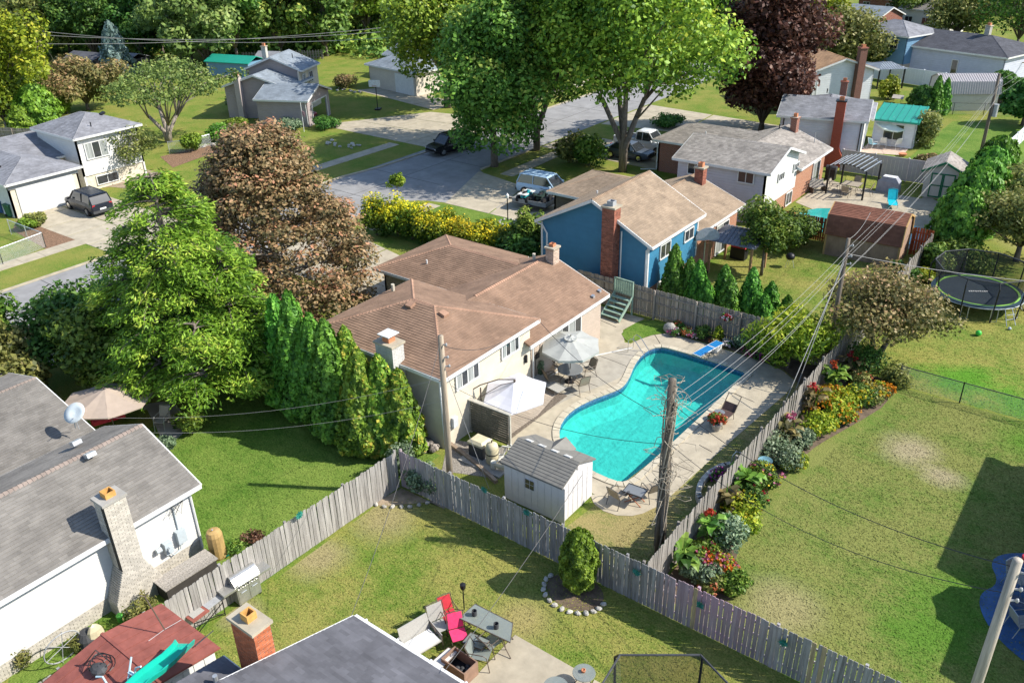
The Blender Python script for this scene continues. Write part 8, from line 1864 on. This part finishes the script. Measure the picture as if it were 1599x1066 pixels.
for sy in (-.22, .22): q = MB(); q.box(.3, .315, sy - .2, sy + .2, .14, .76); d = q.build('door', STL, t); q = MB(); q.tube([(.32, sy - .1, .6), (.35, sy - .1, .6), (.35, sy + .1, .6), (.32, sy + .1, .6)], .012, 5); q.build('handle', CHROME, d)
for sx in (-.25, .25):
    for sy in (-.4, .4): q = MB(); q.tube([(sx, sy - .03, .05), (sx, sy + .03, .05)], .05, 8); q.build('wheel', RUBBER, t)
p = P(322, 975); t = thing('work_table', 'grey and red brown work table next to the steel grill', 'table', (p.x - .1, p.y, 0), R(2)); q = MB(); q.box(-.4, .35, -.55, .1, .68, .73); q.build('table_top', MAR, t); q = MB(); q.box(-.36, .28, .1, .75, .7, .74); q.build('side_shelf', GREY, t); q = MB(); q.box(-.22, .22, -.45, 0, .73, .75); q.build('tray', GREYSL, t)
for sx in (-.35, .3):
    for sy in (-.5, .65): q = MB(); q.tube([(sx, sy, 0), (sx, sy, .7)], .02, 5); q.build('leg', BLACK, t)
q = MB(); q.beam((.3, -.5, .1), (.3, .65, .6), .02, .03); q.beam((.3, .65, .1), (.3, -.5, .6), .02, .03); q.build('brace', BLACK, t)
SLG = M('slide_green', (.01, .40, .30), .35, .05, 3); t = thing('pool_slide', 'wavy sea green slide lying on the maroon shed roof', 'slide', (0, 0, 0)); pts = [P(290, 1004, 2.5), P(283, 1012, 2.62), P(265, 1030, 2.6), P(245, 1046, 2.7), P(226, 1060, 2.8), P(205, 1080, 2.95)]; q = MB(); w_ = .27
pr = [(-w_, .16), (-w_ + .04, .16), (-w_ * .7, .0), (w_ * .7, .0), (w_ - .04, .16), (w_, .16), (w_ * .78, -.05), (-w_ * .78, -.05)]; secs = []
for i, c in enumerate(pts):
    d = (pts[min(i + 1, 5)] - pts[max(0, i - 1)]).normalized(); s = d.cross(Vector((0, 0, 1))).normalized(); f_ = (1.15, .95, .95, 1.05, 1, 1)[i]; secs.append([tuple(c + s * a * f_ + Vector((0, 0, b))) for a, b in pr])
loft(q, secs); q.build('chute', SLG, t); LADM = M('pale_blue_tube', (.45, .62, .68), .35, .05, 3)
q = MB(); a, b = P(199, 1068, 2.4), P(205, 1025, 3.0); q.tube([a, b], .03, 6); q.build('ladder_rail', LADM, t); q = MB(); q.tube([P(208, 1066, 2.4), P(212, 1042, 2.9), P(220, 1040, 3.0)], .03, 6); q.build('ladder_rail', LADM, t); q = MB(); q.tube([P(150, 1056, 2.6), P(160, 1056, 2.65), P(170, 1072, 2.5)], .03, 6); q.build('ladder_rail', LADM, t)
q = MB(); q.beam(P(201, 1048, 2.7), P(210, 1053, 2.65), .1, .03); q.build('step', LADM, t)
t = thing('roof_antenna', 'thin dark pole with forked top standing on the maroon shed', 'antenna', (0, 0, 0)); a = P(257, 982, 2.32); q = MB(); q.tube([a, a + Vector((-.45, -.1, 1.15))], .022, 5); e = a + Vector((-.45, -.1, 1.15)); q.tube([e + Vector((-.05, -.12, .12)), e, e + Vector((.05, .12, .12))], .018, 5); q.build('mast', BRONZE, t); q = MB(); q.tube([P(232, 1000, 2.33), a, P(283, 967, 2.28)], .009, 4); q.build('foot_bar', GREY, t); q = MB(); q.tube([P(333, 984, 2.1), P(305, 1008, 2.2)], .02, 4); q.build('boom', BLACK, t)
t = thing('patio_chair', 'dark curled iron chair frame on the maroon shed roof', 'chair', (0, 0, 0)); q = MB(); o_ = P(160, 1040, 2.25)
for k in range(3): q.tube([tuple(o_ + Vector((math.cos(a_) * (.42 - .1 * k), math.sin(a_) * (.35 - .08 * k), .1 + .12 * k))) for a_ in np.linspace(0, 4.6, 12)], .016, 4)
q.tube([o_ + Vector((-.5, -.3, 0)), o_ + Vector((-.1, 0, .6)), o_ + Vector((.2, .2, .1))], .02, 4); q.build('frame', BLACK, t); q = MB(); q.blob(tuple(o_ + Vector((.1, -.15, .1))), (.3, .22, .12), 8, 5, rng, .1); q.build('seat', DGREY, t)
def vtop(label, name, cat, px, py, mat, prof, n=14, z=0, sub='body', scale=(1, 1)):
    p = P(px, py, z); t = thing(name, label, cat, (p.x, p.y, 0)); q = MB(); q.lathe(prof, n, sx=scale[0], sy=scale[1]); q.build(sub, mat, t, smooth=False); return t
t = thing('storage_bench', 'long dark bench with a slatted grey top against the white wall', 'bench', (-23.8, 11.35, 0), R(-2)); q = MB(); q.box(-.36, .36, -1.0, 1.0, 0, .6); q.build('box', M('bench_dark', (.05, .045, .04), .8, .1, 5), t)
for i in range(5): q = MB(); x = -.42 + i * .17; q.box(x, x + .155, -1.06, 1.06, .6, .64); q.build('slat', WOODW, t)
t = vtop('tan upright drum at the corner of the white house', 'garden_drum', 'drum', 322, 886, M('tan_drum', (.42, .28, .11), .6, .15, 4), [(.27, 0), (.3, .1), (.3, 1.05), (.24, 1.22), (.1, 1.28), (0, 1.28)]); t.location = (-24.1, 12.85, 0); q = MB(); q.tube([(0, -.05, 1.27), (.05, -.05, 1.34)], .03, 6); q.build('valve', CHROME, t)
t = thing('garden_hose', 'dark green garden hose lying by the bleached fence', 'hose', (0, 0, 0)); q = MB(); q.tube([P(333, 869, .03), P(345, 871, .03), P(358, 866, .03), P(352, 862, .03), P(335, 866, .03)], .022, 5); q.build('tube', SLG, t)
t = vtop('dark bulging sack leaning on the fence by the white house', 'sack', 'sack', 142, 1010, DGREY, [(.2, 0), (.36, .2), (.33, .5), (.2, .72), (0, .78)]); q = MB(); q.blob((.2, .2, .5), (.14, .3, .5), 8, 6, rng, .06); q.build('board', BEIGEP, t)
t = thing('cart_wheel', 'large thin wheel hoop leaning behind the fence at bottom left', 'wheel', tuple(P(110, 1035, 0))); q = MB(); r_ = .6; q.tube([(-.2 + .1 * math.sin(a_), r_ * math.cos(a_), .6 + r_ * math.sin(a_)) for a_ in np.linspace(0, 6.283, 26)], .022, 5, False); q.build('rim', GREY, t)
for k in range(3): a_ = k * 1.05 + .3; q = MB(); q.tube([(-.2, r_ * math.cos(a_), .6 + r_ * math.sin(a_)), (-.2, -r_ * math.cos(a_), .6 - r_ * math.sin(a_))], .014, 4); q.build('spoke', GREY, t)
t = vtop('lime green watering can by the brick chimney foot', 'watering_can', 'watering can', 190, 968, M('lime_plastic', (.15, .6, .08), .4), [(.12, 0), (.14, .25), (.06, .3), (0, .3)]); q = MB(); q.tube([(.12, 0, .1), (.3, 0, .32)], .025, 6); q.build('spout', M('lime_plastic', (.15, .6, .08)), t)
# dish, parasol and chair by the grey brown roof
t = thing('satellite_dish', 'pale satellite dish mounted on the edge of the grey brown roof', 'satellite dish', tuple(P(118, 668, 3.15))); q = MB(); q.lathe([(0, -.06), (.2, -.035), (.4, .03), (.4, .045), (.2, -.02), (0, -.045)], 22, sx=1.0, sy=1.12); d = q.build('reflector', M('dish_grey', (.50, .55, .56), .35, .05, 3), t, smooth=True); d.location = (.1, .1, .7); d.rotation_euler = (R(38), R(28), 0)
q = MB(); q.tube([(0, 0, 0), (.05, .05, .62)], .03, 6); q.build('mast', GALV, t); q = MB(); q.tube([(.2, .05, .0), (.08, .06, .5)], .018, 5); q.tube([(-.12, .2, 0), (.05, .08, .5)], .018, 5); q.build('strut', GALV, t)
for x, y in ((0, 0),): q = MB(); q.tube([(.08, .05, .5), (.5, -.2, .75), (.55, -.25, .8)], .015, 5); q.build('feed_arm', GREY, t)
c = P(163, 612, 2.6); umbrella('big taupe parasol with tree shadows on it behind the grey brown roof', (c.x, c.y, 0), 1.95, 2.2, CANT, 8, .55, tilt=R(-6), yaw=.3, drop=.05)
p = P(172, 662); t = thing('garden_sofa', 'red cushioned seat hidden under the taupe parasol', 'seat', (p.x, p.y, .02), R(-20)); q = MB(); q.box(-.35, .35, -.7, .7, .3, .5); q.build('cushion', RED, t); q = MB(); q.box(-.4, -.3, -.75, .75, 0, .85); q.build('backrest', RED, t)
chair('pale wrought iron chair in the shade of the larch', (*P(256, 668)[:2], .03), -60, GALV, GREYSL, .5, .92)
umbrella('red parasol at the right edge over the blue terrace', (1.35, 27.4, .02), 1.35, 2.1, RED, 8, .5); round_table('dark glass table on the blue painted terrace', (1.2, 27.1, .02), .6, .7, GTOP)
for i, (lab, x, y, yw) in enumerate((('grey sling chair facing the lawn on the blue terrace', .15, 28.3, -30), ('slate blue sling chair in the middle of the blue terrace', .35, 27.1, 0), ('chair close behind the bare pale pole on the blue terrace', .6, 26.2, 40))): chair(lab, (x, y, .03), yw, GALV, GREYSL if i != 1 else M('slate_sling', (.12, .15, .22), .8), group='chairs on the blue terrace')
# ================================================================== BLUE HOUSE GARDEN, GREY HOUSE GARDEN AND BEYOND
def hoop(label, loc, yaw, h, board, fan=False):
    t = thing('basketball_hoop', label, 'basketball hoop', loc, yaw); q = MB(); q.tube([(0, 0, 0), (0, 0, h - .3), (.35, 0, h + .1)], .05, 6); q.build('pole', BLACK if not fan else GALV, t); q = MB(); n = 10
    pr = [(-.65, -.35), (.65, -.35), (.65, .4), (-.65, .4)] if not fan else [(math.cos(a) * .75, math.sin(a) * .62) for a in np.linspace(-.35, math.pi + .35, 14)]
    q.add([(.45, a, h + b) for a, b in pr] + [(.41, a, h + b) for a, b in pr], [tuple(range(len(pr))), tuple(range(2 * len(pr) - 1, len(pr) - 1, -1))] + [((i + 1) % len(pr), i, len(pr) + i, len(pr) + (i + 1) % len(pr)) for i in range(len(pr))]); q.build('backboard', board, t)
    q = MB(); q.tube([(.7 + math.cos(a) * .23, math.sin(a) * .23, h - .2) for a in np.linspace(0, 6.283, 14)], .015, 4, False); q.build('rim', TERRA, t); q = MB(); q.obox((-.2, 0, .08), (.9, .6, .16)); q.build('base', BLACK, t); return t
p = P(1097, 425); hoop('basketball hoop with rounded grey backboard by the blue house', (p.x, p.y, 0), R(-50), 2.55, M('board_grey', (.35, .38, .43), .4), True)
p = P(590, 172); hoop('black basketball hoop on the driveway of the beige house', (p.x, p.y, 0), R(-60), 3.0, M('clear_board', (.6, .65, .66), .2))
def shelter(label, loc, yaw, W, Dp, h, roofm, postm, ribs=True, walls=None, rise=.5):
    t = thing('garden_shelter', label, 'shelter', loc, yaw)
    for sx in (-1, 1):
        for sy in (-1, 1): q = MB(); q.box(sx * W / 2 - .07, sx * W / 2 + .07, sy * Dp / 2 - .07, sy * Dp / 2 + .07, 0, h); q.build('post', postm, t)
    q = MB(); e = .25; A = [(-W / 2 - e, -Dp / 2 - e, h), (W / 2 + e, -Dp / 2 - e, h), (W / 2 + e, Dp / 2 + e, h), (-W / 2 - e, Dp / 2 + e, h)]; a, b = (-W * .18, 0, h + rise), (W * .18, 0, h + rise)
    for pl in ((A[0], A[1], b, a), (A[2], A[3], a, b), (A[3], A[0], a), (A[1], A[2], b)): q.slab(list(pl), (0, 0, -.04))
    r = q.build('roof', roofm, t)
    if ribs:
        n = 12
        for i in range(n + 1):
            x = -W / 2 - e + (W + 2 * e) * i / n; s = min(1, (W / 2 + e - abs(x)) / (W / 2 + e - W * .18)); 
            for sy in (-1, 1): q = MB(); q.beam((x, sy * (Dp / 2 + e), h + .015), (x, sy * (Dp / 2 + e) * (1 - s), h + rise * s + .015), .04, .05); q.build('roof_rib', roofm, r)
    if walls: q = MB(); q.box(-W / 2, W / 2, -Dp / 2 - .02, -Dp / 2 + .03, .1, h - .3) if walls == 1 else None; [q.box(-W / 2 + i * .2, -W / 2 + i * .2 + .17, -Dp / 2 - .05, -Dp / 2 - .02, .1, h - .3) for i in range(int(W / .2))]; q.build('wall_board', TANB, t)
    return t
CEDAR = M('cedar_post', (.33, .19, .10), .7, .15, 5); ACM = M('awning_metal', (.17, .17, .19), .45, .1, 5)
p = P(1156, 362, 2.6); shelter('garden gazebo with dark ribbed roof beside the blue house', (p.x, p.y, 0), R(2), 2.7, 2.7, 2.3, ACM, CEDAR)
p = P(1156, 385, 1.0); t = thing('gas_grill', 'red and black grill under the ribbed gazebo', 'grill', (p.x - .2, p.y + .4, 0)); q = MB(); q.box(-.5, .5, -.3, .3, 0, .8); q.build('cabinet', BLACK, t); q = MB(); q.tube([(-.5, 0, .85), (.5, 0, .85)], .28, 12); q.build('lid', RED, t)
p = P(1232, 417); t = thing('kettle_grill', 'black kettle grill standing on the lawn left of the barn shed', 'grill', (p.x, p.y, 0)); q = MB(); q.lathe([(.05, .5), (.24, .58), (.29, .72), (.29, .76), (.22, .9), (.06, .98), (0, .98)], 16); q.build('bowl', BLACK, t, smooth=True)
for k in range(3): a_ = k * 2.09; q = MB(); q.tube([(math.cos(a_) * .32, math.sin(a_) * .32, 0), (math.cos(a_) * .15, math.sin(a_) * .15, .6)], .016, 5); q.build('leg', GALV, t)
t = thing('pergola', 'slender dark pergola with arched white slats behind the grey house', 'pergola', (-18.6, 68.7, 0), R(-4)); PW, PD, PH = 2.9, 3.0, 2.25
for sx in (-1, 1):
    for sy in (-1, 1): q = MB(); q.box(sx * PW / 2 - .06, sx * PW / 2 + .06, sy * PD / 2 - .06, sy * PD / 2 + .06, 0, PH); q.build('post', BLACK, t)
for sy in (-1, 1): q = MB(); q.tube([(-PW / 2 + PW * s, sy * PD / 2, PH + .35 * math.sin(math.pi * s)) for s in np.linspace(0, 1, 9)], .04, 5); q.build('arch', BLACK if sy < 0 else GALV, t)
for s in np.linspace(.04, .96, 9): q = MB(); z = PH + .35 * math.sin(math.pi * s) + .05; x = -PW / 2 + PW * s; q.box(x - .035, x + .035, -PD / 2 - .25, PD / 2 + .25, z, z + .04); q.build('slat', GALV, t)
rect_table('tan dining table under the white slatted pergola', [(-19.3, 67.9, 0), (-17.9, 67.9, 0), (-17.9, 69.2, 0), (-19.3, 69.2, 0)], .7, TAN)
for i, (x, y, yw) in enumerate(((-19.8, 68.2, 0), (-18.6, 67.3, 90), (-17.4, 68.6, 180), (-18.6, 69.7, 270))): chair(('chair left of the pergola table', 'chair in front of the pergola table', 'chair right of the pergola table', 'chair behind the pergola table')[i], (x, y, .03), yw, BRONZE, TAN, group='chairs under the pergola')
p = P(1392, 320); lounger('bright turquoise lounge chair in front of the covered grill', (p.x, p.y, .03), -70, M('turquoise_frame', (.02, .42, .5), .5), M('turquoise_plastic', (.01, .45, .55), .45), R(58))
p = P(1385, 305); t = thing('covered_grill', 'grill under a pale grey fabric cover', 'covered grill', (p.x - .2, p.y + .9, 0)); q = MB(); loft(q, [[(-.85, -.4, .03), (.85, -.4, .03), (.85, .4, .03), (-.85, .4, .03)], [(-.8, -.38, .9), (.8, -.38, .9), (.8, .38, .9), (-.8, .38, .9)], [(-.5, -.3, 1.25), (.5, -.3, 1.25), (.5, .3, 1.25), (-.5, .3, 1.25)]]); q.build('cover', M('cover_grey', (.30, .31, .35), .8, .1, 3), t); q = MB(); q.box(-.5, .5, -.3, .3, 1.252, 1.275); q.build('top_patch', WHITE, t)
p = P(1268, 302); t = thing('garden_bench', 'pale wooden bench with dark side rails behind the brick wall', 'bench', (p.x + .2, p.y + .6, .03), R(60)); q = MB(); q.box(-.7, .7, -.22, .22, .42, .46); q.build('seat', WOODW, t); [MB().box(x - .04, x + .04, -.22, .25, 0, .42).build('leg', BRONZE, t) for x in (-.6, .6)]; q = MB(); q.box(-.7, .7, .22, .26, .46, .9); q.build('backrest', WOODW, t)
p = P(1296, 280); t = thing('gas_grill', 'small black gas grill at the brick wall of the grey house', 'grill', (p.x, p.y, .03)); q = MB(); q.box(-.4, .4, -.25, .25, 0, .85); q.build('cabinet', BLACK, t); q = MB(); q.tube([(-.42, 0, .9), (.42, 0, .9)], .25, 12); q.build('lid', DGREY, t)
p = P(1487, 306); t = thing('tarp_table', 'table under a blue and white tarpaulin by the junipers', 'covered table', (p.x, p.y - .5, .03), R(20)); q = MB(); q.box(-.75, .75, -.5, .5, .5, .78); q.build('tarpaulin', M('blue_tarp', (.12, .25, .55), .5, .1, 3), t); q = MB(); q.box(-.75, .1, -.51, .5, .782, .8); q.build('white_sheet', WHITE, t); [MB().box(x - .03, x + .03, y - .03, y + .03, 0, .5).build('leg', BLACK, t) for x in (-.6, .6) for y in (-.4, .4)]
umbrella('tilted mint white parasol on the terrace of the white house', (*P(1388, 226)[:2], .03), 1.5, 2.0, M('mint_canvas', (.60, .68, .62), .8, .05, 3), 8, .45, tilt=R(16), yaw=.6, pole=WHITE)
p = P(1400, 226); t = thing('patio_umbrella', 'closed coral red parasol beside the mint one', 'umbrella', (p.x + .4, p.y, .03)); q = MB(); q.lathe([(.16, .55), (.2, .8), (.1, 1.6), (.03, 2.1)], 8); q.build('folded_canopy', M('coral_fabric', (.55, .13, .12), .8), t); q = MB(); q.tube([(0, 0, 0), (0, 0, 2.2)], .03, 6); q.build('pole', WHITE, t)
round_table('white round table below the mint parasol', (*P(1388, 226)[:2], .03), .6, .7, WHITE, WHITE)
for i, (px, py, c_) in enumerate(((1362, 232, M('sky_blue_plastic', (.25, .45, .55), .6)), (1378, 230, WHITE), (1398, 232, WHITE))): chair(('pale blue chair at the corner of the white house', 'left white chair at the mint parasol table', 'right white chair at the mint parasol table')[i], (*P(px, py)[:2], .03), 60 + i * 40, WHITE, c_)
for i, (px, py) in enumerate(((1410, 229), (1409, 244))): vtop(('terracotta planter next to the coral parasol', 'terracotta bowl at the edge of the white house terrace')[i], 'planter', 'planter', px, py, TERRA, [(.25, 0), (.36, .4), (.38, .5), (.3, .5)] if i == 0 else [(.2, 0), (.35, .2), (.36, .26), (.28, .26)])
p = P(1378, 134); shelter('open garden shelter with ribbed blue grey roof beyond the powder white house', (p.x, p.y, 0), R(40), 3.0, 3.6, 2.3, SH_BLUE, BLACK)
p = P(1437, 108); shelter('wooden pavilion with striped metal roof by the long low house', (p.x, p.y, 0), R(-18), 4.6, 3.2, 2.2, ACM, CEDAR, walls=1)
rect_table('dark picnic table on the gravel behind the green roofed annex', [P(*q_, .7) for q_ in ((1395, 148), (1412, 150), (1410, 156), (1392, 154))], .7, WOODW)
t = thing('swing_set', 'wooden climbing frame with swing beam in the top right', 'swing set', (*P(1585, 128)[:2], 0), R(-20)); a, b = Vector((-2.2, 0, 2.3)), Vector((2.4, 0, 2.3)); q = MB(); q.beam(a, b, .12, .12); q.build('beam', TANB, t)
for x in (-2.2, 0.2, 2.3):
    for sy in (-1, 1): q = MB(); q.beam((x, sy * .9, 0), (x, 0, 2.3), .1, .1); q.build('leg', TANB, t)
q = MB(); q.box(-2.9, -1.7, -.6, .6, 1.2, 1.3); q.build('platform', TANB, t); q = MB(); q.slab([(-3, -.8, 2.2), (-1.6, -.8, 2.2), (-1.6, 0, 2.9), (-3, 0, 2.9)], (0, 0, -.05)); q.build('roof', M('mint_roof', (.3, .5, .48), .6), t)
p = P(793, 345); t = thing('lamp_post', 'slim white lamp post on the front lawn of the blue house', 'lamp post', (p.x, p.y, 0)); q = MB(); q.tube([(0, 0, 0), (0, 0, 1.75)], .04, 8); q.build('post', BLACK, t); q = MB(); q.lathe([(.06, 1.75), (.12, 1.8), (.13, 2.0), (.02, 2.15)], 8); q.build('lantern', WHITE, t)
p = P(475, 206); t = thing('flag_pole', 'short white flag pole at the corner of the open garage', 'flag pole', (p.x, p.y, 0)); q = MB(); q.tube([(0, 0, 0), (0, 0, 3.0)], .035, 6); q.build('pole', WHITE, t); q = MB(); q.slab([(.02, 0, 2.2), (.35, .12, 2.0), (.3, .1, 1.55), (.02, 0, 1.7)], (0, .02, 0)); q.build('flag', M('flag_cloth', (.45, .25, .28), .8, .3, 8), t)
BINB = M('blue_bin', (.03, .09, .2), .5); BING = M('green_bin', (.03, .12, .06), .5)
for i, (px, py, m_) in enumerate(((6, 332, BINB), (19, 338, BING))):
    p = P(px, py); t = thing('wheelie_bin', ('blue wheeled bin left of the white garage door', 'green wheeled bin with white label by the garage pillar')[i], 'bin', (p.x, p.y, .02), R(10)); q = MB(); loft(q, [[(-.25, -.25, .05), (.25, -.25, .05), (.25, .25, .05), (-.25, .25, .05)], [(-.33, -.32, 1.0), (.33, -.32, 1.0), (.33, .32, 1.0), (-.33, .32, 1.0)]]); q.build('body', m_, t); q = MB(); q.slab([(-.37, -.36, 1.02), (.37, -.36, 1.02), (.37, .36, 1.08), (-.37, .36, 1.08)], (0, 0, -.05)); q.build('lid', m_, t); [MB().tube([(-.28, sy * .25, .12), (-.28, sy * .31, .12)], .12, 10).build('wheel', RUBBER, t) for sy in (-1, 1)]
    if i: q = MB(); q.box(.3, .345, -.12, .12, .72, .86); q.build('label_plate', WHITE, t)
for lab, px, py, w_ in (('row of pale garden rocks by the low chain link fence', 345, 232, .3), ('pale rock cluster by the beige house drive', 545, 142, .3), ('bright rocks under the taupe house lawn', 530, 226, .35)):
    p = P(px, py); t = thing('rock_border', lab, 'rocks', (p.x, p.y, 0)); rg = random.Random(px)
    for k in range(14): q = MB(); r_ = rg.uniform(.12, .28); q.blob((0, 0, 0), (r_, r_ * .8, r_ * .6), 7, 4, rg, .15); o = q.build('rock', STONE, t); o.location = (rg.uniform(-2.2, 2.2), rg.uniform(-.8, .8), .08)
